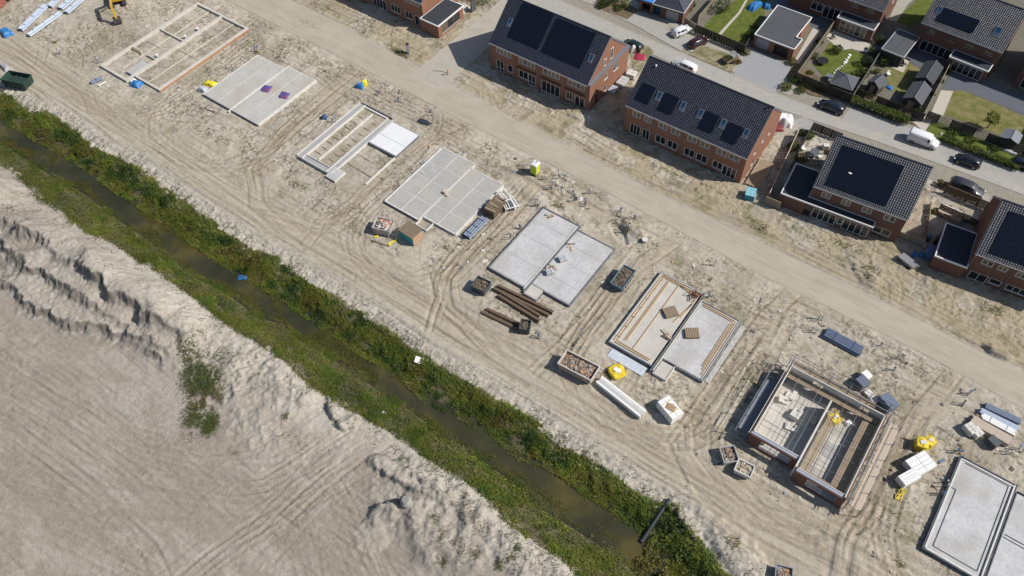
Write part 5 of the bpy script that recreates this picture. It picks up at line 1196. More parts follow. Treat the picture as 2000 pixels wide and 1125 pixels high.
# timber packs
def pack(label,a,b,wid,h,m,n=5,layers=2,straps=3,strapm=None,name='timber_pack',cat='timber pack',z=None,group=None,board='board'):
    (x,y),rz,L=span(a,b,h); t=thing(name,label,cat,(x,y,gz(x,y) if z is None else z),rz,group); 
    for k in range(layers):
        for i in range(n):
            q=MB(); e=RNG.uniform(-.12,.12); q.box(-L/2+e,-wid/2+wid*i/n+.015,.1+h*k/layers,L/2+e,-wid/2+wid*(i+1)/n-.015,.1+h*(k+1)/layers-.015+RNG.uniform(0,.012)); q.build(board,m[(i+k)%len(m)] if isinstance(m,list) else m,t)
    for s in range(straps):
        q=MB(); xx=-L/2+L*(s+.5)/straps; q.box(xx-.06,-wid/2,0,xx+.06,wid/2,.095); q.build('bearer',M_woodg,t)
        if strapm: q=MB(); q.box(xx-.04,-wid/2-.02,.1,xx+.04,wid/2+.02,.1+h+.02); q.build('strap',strapm,t)
    return t
pack('long white boards with yellow wrapping along their lower side, beside the tracks',(1170,740),(1256,808),1.35,.75,[M_edge,M_white,M_slabl],4,2,4)
(x,y),rz,L=span((1167,745),(1248,812),.5); t=thing('wrapping_film','torn yellow wrapping film along the long white boards','wrapping',(x,y,gz(x,y)),rz)
b=MB(); b.grid(lambda u,v:(-L/2+L*u,-.14+.22*v*.4+.07*math.sin(u*23),.05+.75*v*(.75+.25*math.sin(u*17))),40,4); b.build('film',mat('yellow film',(.62,.55,.10),.4,.2,2.),t)
tg='timber and profile packs stacked by the road at the right edge'
pack('blue-grey profile pack, topmost of the row at the right edge',(1926,790),(1995,822),.9,.6,M_pipeb,4,2,2,group=tg)
pack('pale profile pack, second of the row at the right edge',(1915,800),(1988,836),.8,.55,M_pipel,4,2,2,group=tg)
pack('white profile pack with grey straps, third of the row at the right edge',(1918,812),(1982,846),.9,.7,M_white,4,2,2,M_steel,group=tg)
pack('tan timber pack, lowest of the row at the right edge',(1900,818),(1976,862),1.3,.8,M_woodp,6,2,3,group=tg)
pack('grey-brown timber strip pack between the white profiles and tan boards',(1905,812),(1978,855),.7,.55,M_woodg,4,2,2,group=tg)
def wrapped(label,px,size,rz,m,top=None,strapm=None,name='wrapped_pallet',cat='pallet load',group=None,xy=None,n=(2,2)):
    x,y=xy or pz(*px)[:2]; L,W,h=size; t=thing(name,label,cat,(x,y,gz(x,y)),rz,group)
    for i in range(n[0]):
        for j in range(n[1]):
            b=MB(); b.bbox(-L/2+L*i/n[0]+.012,-W/2+W*j/n[1]+.012,.14,-L/2+L*(i+1)/n[0]-.012,-W/2+W*(j+1)/n[1]-.012,.14+h+RNG.uniform(-.03,.03),.04); b.build('pack',m,t)
    for j in range(3): b=MB(); b.box(-L/2,-W/2+(W-.12)*j/2,0,L/2,-W/2+(W-.12)*j/2+.12,.13); b.build('pallet_beam',M_woodg,t)
    if strapm:
        for s in (-.25,.25): b=MB(); b.box(L*s-.04,-W/2-.012,.14,L*s+.04,W/2+.012,.14+h+.045); b.build('strap',strapm,t)
    if top: b=MB(); b.obox((.1,0,.14+h+.06),(L*.4,W*.45,.05),.4); b.obox((-.1,.1,.14+h+.10),(L*.25,W*.3,.06),.9); b.build('top_sheet',top,t)
    return t
wrapped('white wrapped block load with yellow sides standing alone on the haul road edge',(1306,806),(3.1,1.9,1.5),R(-22),M_white,mat('brown paper',(.36,.25,.15),.8,.2,3.),mat('yellow strap film',(.60,.50,.20),.5,.1,2.))
wrapped('larger white wrapped panel pack beside the yellow bags',(1791,912),(2.3,3.2,1.2),R(-28),M_white,None,M_edge)
wrapped('smaller white wrapped panel pack with yellow chains at its foot',(1769,938),(1.4,2.6,1.1),R(-28),M_white,None,M_edge,n=(2,1))
wrapped('pale block pallet, left of a pair below the timber packs',(1891,842),(1.5,1.3,.9),R(-28),M_block,None,None,n=(3,2))
wrapped('pale block pallet, right of a pair below the timber packs',(1903,848),(1.3,1.2,.8),R(-28),M_block,None,None,n=(2,2))
wrapped('dark grey wrapped pallet below the timber packs',(1935,868),(1.4,1.2,1.0),R(-25),M_skipb,None,None,n=(1,1))
wrapped('slate grey wrapped load behind the shell, left one',(1680,752),(1.5,1.5,1.1),R(-25),mat('grey film',(.13,.15,.20),.4,.1,2.),None,None,n=(1,1))
wrapped('white covered load behind the slate one at the back of the shell',(1688,738),(1.2,1.1,.9),R(-25),M_white,None,None,n=(1,1))
wrapped('slate blue wrapped load at the rear right corner of the scaffold',(1730,792),(2.2,1.5,1.3),R(-28),mat('blue-grey film',(.14,.17,.24),.4,.1,2.),None,None,n=(1,1))
wrapped('flat white pack behind the shell between the two slate loads',(1700,777),(2.0,1.0,.4),R(-28),M_edge,None,None,n=(2,1))
wrapped('small stack of bricks in clear film on the pale slab, upper',(0,0),(1.3,.9,.5),R(60),mat('pale brick pack',(.44,.44,.50),.6,.2,3.),None,M_white,xy=(3.4,8.4),n=(3,2)).location.z=.34
wrapped('small stack of bricks in clear film on the pale slab, lower',(0,0),(1.2,.9,.5),R(50),mat('grey brick pack',(.40,.41,.47),.6,.2,3.),None,M_white,xy=(3.2,5.2),n=(3,2)).location.z=.34
for lab,(xx,yy),rz_,nn in (('brown cardboard pieces on the pale slab beside the lower stack',(3.0,6.2),.4,4),('brown offcuts near the middle joint of the pale slab',(2.9,10.9),.9,3),('tan timber offcuts at the far corner of the pale slab',(-3.2,14.0),.2,5),('tan timber scraps beside the party joint of the dusty slab',(23.0,5.5),1.1,7)):
    t=thing('offcut_pile',lab,'offcuts',(xx,yy,.36),rz_)
    for k in range(nn): b=MB(); b.obox((RNG.uniform(-.5,.5),RNG.uniform(-.6,.6),.04+.05*k),(RNG.uniform(.5,1.4),RNG.uniform(.1,.35),.05),RNG.uniform(0,3)); b.build('offcut',[M_wood,M_woodp,M_brownf][k%3],t)
# pallets
def pallet(label,x,y,z,rz,stack=3):
    t=thing('pallet_stack',label,'pallet',(x,y,z),rz,'pallets on the dusty slab')
    for s in range(stack):
        for i in range(3): b=MB(); b.box(-.95,-.8+i*.74,s*.15,.95,-.68+i*.74,s*.15+.09); b.build('bearer',M_brownf,t)
        for i in range(8): b=MB(); b.box(-.95+i*.245,-.82,s*.15+.09,-.95+i*.245+.185,.82,s*.15+.118+.01*(i%2)); b.build('slat',M_woodg,t)
x,y=at(1310,608,.8); pallet('uneven brown pallet stack on the left half of the dusty slab',x,y,.36,R(52)); x,y=at(1352,650,.7); pallet('brown pallet stack on the right half of the dusty slab',x,y,.36,R(36))
x,y=at(1357,577,.7); t=thing('props_rack','dark red rack of steel props at the top of the dusty slab','rack',(x,y,.36),R(-25))
for i in range(6): b=MB(); b.tube([(-.7,-.6+.24*i,.1),(.7,-.6+.24*i,.9-.1*(i%2))],.05,6); b.build('prop',mat('dark red paint',(.22,.03,.03),.5,.15,3.) if i==0 else bpy.data.materials['dark red paint'],t)
for s in (-1,1): b=MB(); b.tube([(s*.6,-.7,.0),(s*.6,-.7,.8),(s*.6,.7,.8),(s*.6,.7,0)],.05,6); b.build('frame',bpy.data.materials['dark red paint'],t)
# portable toilet
x,y,z=pz(1045,338); t=thing('portable_toilet','yellow-green portable toilet with a white roof beside the construction road','toilet',(x,y,z),R(0)); M_lime=mat('lime plastic',(.48,.58,.02),.45,.06,2.)
b=MB(); b.box(-.55,-.55,.12,.55,.55,2.15); b.build('cabin',M_lime,t); b=MB(); b.box(-.62,-.62,0,.62,.62,.12); b.build('base',M_dark,t)
b=MB(); b.add([(-.63,-.63,2.13),(.63,-.63,2.13),(.63,.63,2.13),(-.63,.63,2.13),(-.6,-.6,2.25),(.6,-.6,2.25),(.6,.6,2.25),(-.6,.6,2.25),(-.3,-.3,2.40),(.3,-.3,2.40),(.3,.3,2.40),(-.3,.3,2.40)],[(0,3,2,1),(0,1,5,4),(1,2,6,5),(2,3,7,6),(3,0,4,7),(4,5,9,8),(5,6,10,9),(6,7,11,10),(7,4,8,11),(8,9,10,11)]); b.build('roof',M_white,t)
b=MB(); b.box(.55,-.42,.2,.585,.42,2.0); b.build('door',mat('lime door',(.56,.62,.04),.45,.06,2.),t)
for sx in (-1,1):
    for sy in (-1,1): b=MB(); b.box(sx*.55-.04,sy*.55-.04,.12,sx*.55+.04,sy*.55+.04,2.14); b.build('corner_post',mat('grey plastic post',(.45,.47,.50),.5,.08),t)
b=MB(); b.cyl((.2,.2,2.38),.06,.35,8); b.build('vent_pipe',M_dark,t)
# utility risers: capped pipes with a coil of cable, standing where the houses will be joined to the mains
M_riser=mat('grey-blue conduit',(.20,.25,.34),.5,.15,3.); M_cap=mat('blue cap',(.05,.16,.45),.45,.1,3.); M_cable=mat('black cable',(.035,.035,.04),.6,.1)
def riser(px,py,n,label,cap=M_cap,seed=0,lean=.4,h=1.1):
    r=random.Random(seed); x,y,z=pz(px,py); t=thing('utility_riser',label,'utility pipes',(x,y,z-.05),r.uniform(0,6.3),'utility pipes sticking out of the sand beside the plots')
    for i in range(n):
        a=r.uniform(0,6.3); d=r.uniform(.05,.45); hh=h*r.uniform(.6,1.2); b=MB(); p0=(d*math.cos(a),d*math.sin(a),0); p1=(p0[0]+lean*r.uniform(-.6,.6),p0[1]+lean*r.uniform(-.6,.6),hh)
        b.tube([p0,((p0[0]+p1[0])/2+.04,(p0[1]+p1[1])/2,hh*.55),p1],.055,7); b.build('pipe',M_riser if i%2 else M_steel,t)
        c=MB(); c.tube([p1,(p1[0]+.02,p1[1]+.03,hh+.16)],.085,8); c.build('cap',cap if i%2==0 else M_cable,t)
    b=MB(); k=[(r.uniform(.2,.4)*math.cos(q*.7)+q*.09,r.uniform(.2,.4)*math.sin(q*.7)-q*.05,.05+.03*math.sin(q)) for q in range(15)]; b.tube(k,.035,5); b.build('cable',M_cable,t)
W_=[(737,160,2,'thin grey utility pipes beside the blue and yellow sack'),(741,185,3,'cluster of grey utility pipes right of the blue and yellow sack'),(782,182,2,'dark utility pipe pair close to the construction road bend'),(778,199,4,'blue-grey utility pipes lying across the sand above the trench foundation'),(842,218,3,'grey utility pipes just above the long grey bench-shaped bundle'),
 (652,240,2,'bent grey pipe ends at the left side of the trench foundation'),(1064,352,3,'dark utility pipes right of the portable toilet'),(1093,346,2,'slim pale utility pipes beside the road, right of the toilet'),(1103,352,3,'grey utility pipes beside the slim pale ones'),(1077,368,3,'dark utility pipes at the edge of the muddy hollow'),(1100,374,4,'pale utility pipes in the weeds of the muddy hollow'),(1018,330,2,'thin grey utility pipes at the left of the toilet shadow'),
 (1125,392,3,'blue utility pipes above the pale slab, left'),(1141,400,4,'bright blue utility pipes above the pale slab, middle'),(1151,380,2,'single blue capped pipe beside the road above the pale slab'),(1210,412,3,'blue capped utility pipes beside the road, above the dark pit'),(1204,433,3,'grey utility pipes at the edge of the dark pit'),(1238,428,3,'white and blue utility pipes right of the dark pit'),(1230,447,3,'dark utility pipes below the dark pit'),
 (1012,448,4,'blue utility pipes at the left corner of the pale slab'),(1000,465,3,'grey-blue pipe coil left of the pale slab'),(1048,400,3,'white-grey utility pipes behind the top corner of the pale slab'),(1391,518,2,'dark upright utility pipe above the dusty slab'),(1386,580,3,'pale utility pipes at the top joint of the dusty slab'),(1600,625,3,'dark utility pipes left of the blue pipe bundle'),(1588,650,3,'thin grey utility pipes below the dark ones by the blue bundle'),
 (1716,676,2,'slim purple-grey utility pipes right of the blue bundle'),(1757,700,3,'blue-grey utility pipes furthest right near the road'),(1744,724,3,'grey utility pipes below the furthest right ones'),(1893,770,3,'purple-grey utility pipes left of the timber packs'),(1880,790,3,'grey utility pipes in the sand left of the profile packs'),(1868,882,3,'pale blue utility pipes at the top corner of the large pale slab'),(1845,945,3,'black and white utility pipe at the left edge of the large pale slab'),(1832,965,3,'white-grey pipe scraps left of the large pale slab'),
 (1970,885,3,'grey utility pipes beyond the top edge of the large pale slab'),(1992,880,3,'thin utility pipes at the right edge above the large slab'),(191,124,2,'blue-grey utility pipes at the left corner of the sand-filled foundation'),(453,136,2,'white utility pipe at the left edge of the panelled slab'),(555,122,2,'pale utility pipe at the top of the panelled slab'),(500,100,3,'dark utility pipes in weeds at the top corner of the panelled slab'),(118,104,2,'dark utility pipe ends on the sand left of the first foundation'),(1055,660,3,'grey pipe scrap standing right of the lower dark crate'),(1130,735,0,'')]
for i,(a,b_,n,lab) in enumerate(W_):
    if n: riser(a,b_,n,lab,M_cap if i%2 else M_white,100+i)
def bench(label,a,b):
    (x,y),rz,L=span(a,b,.3); t=thing('duct_bundle',label,'duct bundle',(x,y,gz(x,y)),rz)
    for i in range(4): q=MB(); q.tube([(-L/2,-.3+.2*i,.35),(0,-.3+.2*i,.5),(L/2,-.3+.2*i,.3)],.09,7); q.build('duct',mat('slate duct',(.06,.08,.11),.5,.15,3.) if i==0 else bpy.data.materials['slate duct'],t)
    for s in (-.35,.35): q=MB(); q.box(L*s-.06,-.45,-.05,L*s+.06,.45,.3); q.build('trestle',M_steel,t)
bench('slate grey duct bundle lying on trestles above the white slab corner',(818,233),(840,242))
# culvert pipe in the ditch
a=at(1307,976,-.1); c=at(1254,1056,WZ+.1); t=thing('drain_pipe','long black drain pipe running down the bank into the ditch','pipe',(a[0],a[1],0))
b=MB(); b.tube([(0,0,.15),((c[0]-a[0])*.35,(c[1]-a[1])*.35,-.25),((c[0]-a[0])*.7,(c[1]-a[1])*.7,-.75),(c[0]-a[0],c[1]-a[1],WZ+.12)],.24,12); b.build('pipe',mat('black pipe',(.035,.042,.05),.4,.12,2.),t)
b=MB(); b.tube([(c[0]-a[0],c[1]-a[1],WZ+.12),(c[0]-a[0]-.03,c[1]-a[1]-.2,WZ+.1)],.28,12); b.build('collar',M_cable,t)
# white board on the bank
x,y,z=pz(819,706); t=thing('board','white board lying on the ditch bank by the plants','board',(x,y,z),R(20)); b=MB(); b.obox((0,0,.35),(1.2,.9,.06),0,.15,.25); b.build('panel',M_white,t); b=MB(); b.box(-.5,-.35,-.2,-.4,-.25,.4); b.box(.4,.25,-.2,.5,.35,.4); b.build('batten',M_woodg,t)
x,y,z=pz(750,807); tarp('scrap of white litter in the grass on the ditch edge',None,.6,.5,.22,M_white,0,'litter','litter',41,(x,y),z); x,y,z=pz(1327,1040); tarp('pale pink litter in the plants near the drain pipe',None,.5,.4,.2,M_white,0,'litter','litter',42,(x,y),z)
# concrete manhole ring
x,y,z=pz(794,982); t=thing('manhole_shaft','grey concrete manhole cone standing in the sand south of the ditch','manhole',(x,y,z-.1),0)
b=MB(); b.tube([(0,0,0),(0,0,.75),(0,0,.8),(0,0,1.25)],[.72,.70,.62,.48],20); b.build('shaft',mat('cast concrete',(.30,.29,.27),.9,.15,3.,.2),t); b=MB(); b.cyl((0,0,1.25),.42,.06,18); b.build('cover',mat('grey cover',(.24,.235,.22),.8,.15,3.),t)
b=MB(); b.tube([(0,0,.50),(0,0,.58)],.74,20); b.build('joint_ring',mat('cast concrete dark',(.22,.215,.2),.9,.15,3.),t)
# grey cone of sand on the pit and small heap stones
x,y,z=pz(1259,472); t=thing('concrete_ring','small pale concrete ring on the sand left of the construction road','concrete ring',(x,y,z)); b=MB(); b.tube([(0,0,0),(0,0,.55)],.42,14); b.build('ring',M_conc,t); b=MB(); b.tube([(0,0,.55),(0,0,.60)],.46,14); b.build('lip',M_edge,t)
# yellow chains
x,y,z=pz(1757,968); t=thing('lifting_chains','yellow lifting chains lying at the foot of the white packs','chains',(x,y,z))
for i in range(6): b=MB(); r=random.Random(i); b.tube([(r.uniform(-.4,.4),.9,.5),(r.uniform(-.4,.4),.4,.2),(r.uniform(-.5,.5),-.1,.1),(r.uniform(-.4,.4),-.7,.08)],.06,6); b.build('chain',M_yel,t)
for lab,a_,b_ in (('yellow barrier tape strip below the mixed waste container',(733,466),(738,461)),('crumpled yellow barrier board near the teal crate',(760,480),(776,466))):
    (x,y),rz,L=span(a_,b_); t=thing('barrier_tape',lab,'barrier tape',(x,y,gz(x,y)),rz); q=MB(); q.grid(lambda u,v:(-L/2+L*u,-.22+.4*v+.15*math.sin(u*7),.06+.12*math.sin(u*9+v*3)**2),12,3); q.build('tape',M_yels,t)
(x,y),rz,L=span((727,470),(760,482)); t=thing('timber_beam','dark timber beam on the sand between yellow barrier tapes','beam',(x,y,gz(x,y)),rz); q=MB(); q.box(-L/2,-.1,0,L/2,.1,.14); q.build('beam',M_brownf,t); q=MB(); q.box(-L/2+.5,.1,.0,-L/2+.62,.3,.12); q.build('cleat',M_woodg,t)
t=ground_thing('timber_post','post with an orange band on the corner of the side road','post',(875,147)); q=MB(); q.tube([(0,0,0),(.05,0,1.3)],.08,8); q.build('post',M_woodg,t); q=MB(); q.tube([(.03,0,.7),(.045,0,1.15)],.13,8); q.build('orange_sleeve',mat('orange plastic',(.75,.20,.05),.5,.1),t)
q=MB(); q.tube([(-.2,.3,.1),(-1.6,.2,.08),(-3.0,-.6,.06)],.07,6); q.build('rail',M_brownf,t)
# electricity cabinet post near road corner
t=ground_thing('meter_post','slim grey metering post with white front beside the construction road','post',(798,104)); q=MB(); q.box(-.22,-.18,0,.22,.18,2.1); q.build('cabinet',M_zinc,t); q=MB(); q.box(-.18,-.2,.3,.18,-.18,1.8); q.build('door',M_white,t); q=MB(); q.box(-.26,-.22,2.1,.26,.22,2.2); q.build('cap',M_dark,t)
# ------------------------------------------------------------------ digger and containers at the top left
M_cat=mat('machine yellow',(.60,.38,.03),.45,.12,2.,dirt=.3,dirtcol=(.28,.22,.14)); M_track=mat('track steel',(.04,.04,.042),.7,.2,3.,dirt=.3)
_b=at(232,46); _a=at(228,-30); _h=math.atan2(_b[1]-_a[1],_b[0]-_a[0]); x,y,z=_b[0]-7.6*math.cos(_h)-.25*math.sin(_h),_b[1]-7.6*math.sin(_h)+.25*math.cos(_h),.0; t=thing('excavator','yellow tracked excavator with its dark bucket on the sand, cut by the top edge','excavator',(x,y,z),_h)
for s in (-1,1):
    q=MB(); P=[(-1.9,.0),(1.9,.0),(2.2,.35),(2.1,.75),(-2.1,.75),(-2.2,.35)]; V=[(a,s*1.15-.28,c) for a,c in P]+[(a,s*1.15+.28,c) for a,c in P]; q.add(V,[tuple(range(5,-1,-1)) if s else 0,tuple(range(6,12))]+[(i,(i+1)%6,6+(i+1)%6,6+i) for i in range(6)]); o=q.build('track',M_track,t)
    for k in range(9): q=MB(); q.box(-1.9+.43*k,s*1.15-.31,.75,-1.7+.43*k,s*1.15+.31,.79); q.build('track_shoe',M_track,o)
q=MB(); q.bbox(-2.2,-1.3,1.0,1.5,1.3,1.95,.12); q.build('body',M_cat,t); q=MB(); q.bbox(-2.6,-1.25,1.0,-2.2,1.25,1.8,.1); q.build('counterweight',M_dark,t); q=MB(); q.cyl((0,0,.7),.7,.3,14); q.build('turntable',M_track,t)
q=MB(); q.bbox(.1,.35,1.95,1.7,1.3,2.95,.15); q.build('cab',M_dark,t); q=MB(); q.box(.2,.33,2.1,1.6,.349,2.85); q.box(1.70,.45,1.9,1.715,1.2,2.85); q.build('cab_glass',M_glass,t)
def beam(n_,P,w0,m): 
    q=MB(); 
    for a,b in zip(P[:-1],P[1:]): 
        L=math.hypot(b[0]-a[0],b[1]-a[1]); q.obox(((a[0]+b[0])/2,-.25,(a[1]+b[1])/2),(L+.2,w0,.5),0,-math.atan2(b[1]-a[1],b[0]-a[0]))
    q.build(n_,m,t)
beam('boom',[(1.2,1.7),(3.4,4.4),(6.8,3.7)],.42,M_cat); beam('stick',[(7.0,3.8),(7.5,1.3)],.34,M_cat)
q=MB(); q.tube([(2.0,-.05,2.0),(4.2,-.05,3.7)],.10,8); q.tube([(4.6,-.25,4.5),(7.1,-.25,4.1)],.09,8); q.build('ram',M_steel,t)
q=MB(); V=[]; 
for yy in (-.95,.45): V+=[(7.1,yy,1.3),(8.0,yy,1.1),(8.2,yy,.35),(7.8,yy,.05),(7.1,yy,.1)]
q.add(V,[(0,1,2,3,4),(9,8,7,6,5),(1,6,7,2),(2,7,8,3),(3,8,9,4),(0,5,6,1)]); q.build('bucket',M_track,t)
for k in range(5): q=MB(); q.box(6.9,-.9+.3*k,.04,7.15,-.78+.3*k,.14); q.build('tooth',M_steel,t)
x,y,z=pz(208,10); 
def container(label,px,size,rz,m):
    t=ground_thing('container',label,'container',px,rz); L,W,h=size; q=MB(); q.bbox(-L/2,-W/2,.1,L/2,W/2,h); q.build('body',m,t)
    for i in range(int(L/.5)):
        for s in (-1,1): q=MB(); q.box(-L/2+.15+i*.5,s*W/2-.03,.2,-L/2+.38+i*.5,s*W/2+.03,h-.1); q.build('side_rib',m,t)
    q=MB(); q.box(L/2,-W/2+.1,.2,L/2+.04,-.02,h-.1); q.build('door',m,t); q=MB(); q.box(L/2,.02,.2,L/2+.04,W/2-.1,h-.1); q.build('door',m,t)
container('dull red container cut by the left edge at the top corner',(-6,14),(3.5,2.3,2.3),R(-70),mat('dull red steel',(.30,.09,.07),.6,.15,2.,dirt=.3))
container('teal container at the top left corner beside the red one',(8,-8),(3,2.2,2.2),R(-75),M_teal)
container('tan wooden container at the top left corner',(24,-6),(3,1.8,2.0),R(-75),M_woodg)
container('dark navy container at the top left corner nearest the pipes',(42,-8),(2.4,2.2,2.0),R(-70),M_skipb)
tarp('pale scraps and plants heap at the left edge above the green skip',(12,133),2.6,1.2,.6,mat('faded cloth',(.35,.33,.35),.8,.3,2.),R(-10),'rubbish_heap','rubbish',51)

# scraps of building waste trodden into the sand round the plots
def debris(n):
    r=random.Random(77); ms=[mat('scrap '+str(i),c,.8,.2,4.) for i,c in enumerate([(.55,.54,.52),(.30,.22,.14),(.10,.09,.08),(.42,.33,.22),(.16,.2,.3),(.36,.35,.33)])]; mb=MB(); X=[];Y=[];
    while len(X)<n:
        k=r.choice(FLAT); x0,y0,x1,y1=k[:4]; x=r.uniform(x0-5,x1+5); y=r.uniform(max(y0-6,-8),min(y1+7,22.5))
        if x0-.3<x<x1+.3 and y0-.3<y<y1+.3: continue
        if any(b[0]-.3<x<b[2]+.3 and b[1]-.3<y<b[3]+.3 for b in FLAT): continue
        X.append(x);Y.append(y)
    Zs=height(np.array(X+[0]*60),np.array(Y+[0]*60))[:n]
    for x,y,z in zip(X,Y,Zs):
        mb.slot(r.choices(range(6),[4,3,4,2,1,3])[0]); L=r.uniform(.12,.4)*(2.2 if r.random()<.12 else 1); mb.obox((x,y,z+.03),(L,L*r.uniform(.15,.7),r.uniform(.04,.12)),r.uniform(0,6.3),r.uniform(-.3,.3),r.uniform(-.3,.3))
    mb.build('site_debris',ms,kind='stuff')
debris(900)
# ------------------------------------------------------------------ gardens and paving beyond the street
M_lawn=mat('lawn',(.095,.125,.026),.95,.16,.9,.5,18.,spec=.1,col2=(.125,.140,.034)); M_lawnd=mat('dry lawn',(.15,.155,.048),.95,.18,.7,.5,14.,spec=.1,col2=(.20,.175,.085))
M_pat=mat('pale patio slabs',(.44,.41,.35),.85,.08,1.5,.1); M_patd=mat('dark patio slabs',(.10,.11,.135),.8,.1,1.5,.1); M_bed=mat('planting soil',(.11,.085,.055),.95,.25,1.4,.6,10.,col2=(.16,.125,.075)); M_drive=mat('grey driveway clinkers',(.29,.295,.305),.8,.08,1.5,.15,14.)
M_yardp=mat('yard paving',(.335,.315,.275),.85,.12,.8,.2,12.,dirt=.4,dirtcol=(.35,.30,.20)); M_grassv=mat('rough verge',(.17,.155,.075),.95,.25,.6,.6,8.,col2=(.27,.235,.16)); M_rain=mat('dull garden soil',(.15,.14,.11),.95,.2,.8,.4,8.)
Z=.004
sheet('garden_soil',[(-60,66.5),(120,69.5),(120,130),(-60,130)],-.03,M_rain,px=False)  # plain grey-brown ground tone under all the garden sheets
sheet('pavement',[(1075,-20),(1165,12),(1245,52),(1330,92),(1420,135),(1490,165),(1540,186),(1560,176),(1535,150),(1440,105),(1350,55),(1290,30),(1240,0),(1200,-30)],Z,M_yardp)
sheet('driveway',[(1222,38),(1246,28),(1320,60),(1352,72),(1330,100),(1280,72)],Z*2+.004,mat('driveway concrete',(.33,.325,.30),.85,.08,1.,.1))
sheet('driveway',[(1462,92),(1478,99),(1541,127),(1550,140),(1512,183),(1432,146)],Z*2+.004,M_drive)
sheet('verge',[(1372,88),(1445,112),(1428,142),(1345,106)],Z*2+.008,M_grassv)
sheet('verge',[(1165,-5),(1215,0),(1248,20),(1225,38),(1165,14)],Z*2+.008,M_bed)
sheet('lawn',[(1368,62),(1386,38),(1445,-6),(1500,-12),(1492,34),(1472,66),(1452,92)],Z,M_lawn)
sheet('garden_path',[(1403,66),(1423,44),(1442,24),(1458,-4),(1462,-3),(1446,26),(1426,48),(1409,68)],Z*3,M_pat)
sheet('lawn',[(1590,128),(1622,82),(1636,90),(1664,97),(1700,112),(1690,140),(1655,165),(1612,152)],Z,M_lawn)
sheet('patio',[(1611,72),(1628,58),(1700,86),(1690,103),(1664,95),(1645,98),(1630,88)],Z*2+.004,M_pat)
sheet('lawn',[(1728,136),(1768,118),(1795,135),(1785,165),(1768,190),(1738,176)],Z,M_lawnd)
sheet('patio',[(1742,132),(1758,110),(1778,116),(1764,142)],Z*2+.004,M_pat)
sheet('lawn',[(1840,222),(1862,178),(1880,176),(1955,206),(1990,224),(2030,240),(2030,300),(1950,262)],Z,M_lawnd)
sheet('garden_path',[(1816,226),(1838,176),(1862,178),(1842,226)],Z*2+.004,M_pat)
sheet('patio',[(1838,174),(1858,140),(1900,140),(1960,170),(2030,198),(2030,236),(1955,206),(1885,177)],Z*3,M_patd)
sheet('patio',[(1728,100),(1780,60),(1850,100),(1845,140),(1796,132),(1770,116)],Z*2+.004,M_patd)
sheet('patio',[(1600,60),(1640,20),(1540,-20),(1500,10),(1565,40)],Z*2+.004,M_patd)
sheet('lawn',[(1748,42),(1790,0),(1825,-25),(1850,-12),(1800,40),(1782,52)],Z,M_lawn)
sheet('garden_path',[(1735,40),(1752,0),(1775,-20),(1800,-18),(1772,10),(1752,42)],Z*2+.004,M_yardp)
sheet('garden_path',[(1696,110),(1728,62),(1745,66),(1720,120)],Z*2+.004,M_patd)
sheet('planting_bed',[(1655,190),(1690,178),(1800,222),(1792,246),(1770,240)],Z,M_bed)
sheet('garden_path',[(1783,238),(1808,226),(1822,234),(1805,258)],Z*2+.004,M_pat)
sheet('verge',[(1806,260),(1824,234),(1990,300),(2030,318),(2030,345),(1985,330),(1850,276)],Z,M_lawn)
sheet('verge',[(1535,150),(1552,120),(1600,150),(1660,180),(1655,200),(1580,185)],Z*2+.008,M_bed)
sheet('garden_path',[(1588,54),(1602,62),(1560,125),(1546,128)],Z*2+.004,M_pat)
sheet('yard_paving',[(1860,352),(1935,382),(1920,420),(1838,395)],-.008,M_yardp)
sheet('yard_paving',[(1570,300),(1592,258),(1640,275),(1615,330)],-.008,M_pat)
sheet('verge',[(1230,100),(1262,88),(1278,100),(1240,150)],-.004,M_grassv)
sheet('pavement',[(1543,240),(1570,228),(1600,242),(1565,275)],-.006,M_park)
# fences of upright boards between posts
M_fence=mat('dark stained fence boards',(.055,.048,.042),.85,.2,3.,.15); M_fencel=mat('weathered fence boards',(.25,.21,.155),.85,.18,3.,.15); M_lattice=mat('trellis laths',(.12,.09,.06),.85,.2,3.)
def fence(label,a,b,h=1.8,m=None,kind='board',bw=.28,z=0,name='fence',capm=None):
    (x0,y0),(x1,y1)=at(*a),at(*b); L=math.hypot(x1-x0,y1-y0); t=thing(name,label,'fence',(x0,y0,z),math.atan2(y1-y0,x1-x0)); m=m or M_fence
    n=max(1,round(L/1.9)); me=MB(); me.box(-.05,-.05,-.1,.05,.05,h+.08); me=me.mesh('post',m)
    for i in range(n+1): link('post',me,t).location=(L*i/n,0,0)
    if kind=='board':
        k=max(1,round(L/bw)); me=MB(); me.box(.012,-.02,.04,L/k-.012,.02,h); me=me.mesh('board',m)
        for i in range(k): o=link('board',me,t); o.location=(L*i/k,(.022 if i%2 else -.022),RNG.uniform(-.015,.015))
        q=MB(); q.box(0,-.06,h,L,.06,h+.04); q.build('cap_rail',capm or m,t)
    else:
        for i in range(n):
            solid=(kind=='mix' and i%3!=1)
            if solid:
                k=6; 
                for j in range(k): q=MB(); q.box(L*(i+j/k)/n+.01,-.02,.05,L*(i+(j+1)/k)/n-.01,.02,h); q.build('board',m,t)
            else:
                for j in range(5): q=MB(); q.box(L*i/n,-.025,.1+(h-.2)*j/4,L*(i+1)/n,-.005,.16+(h-.2)*j/4); q.build('lath',M_lattice,t)
                for j in range(1,6): q=MB(); q.box(L*(i+j/6)/n-.03,.005,.1,L*(i+j/6)/n+.03,.025,h-.04); q.build('lath',M_lattice,t)
        q=MB(); q.box(0,-.07,.0,L,.07,.10); q.build('gravel_board',M_conc,t)
    return t
fence('dark board fence between the parked dark car and the lawn with a pale path',(1357,64),(1452,104))
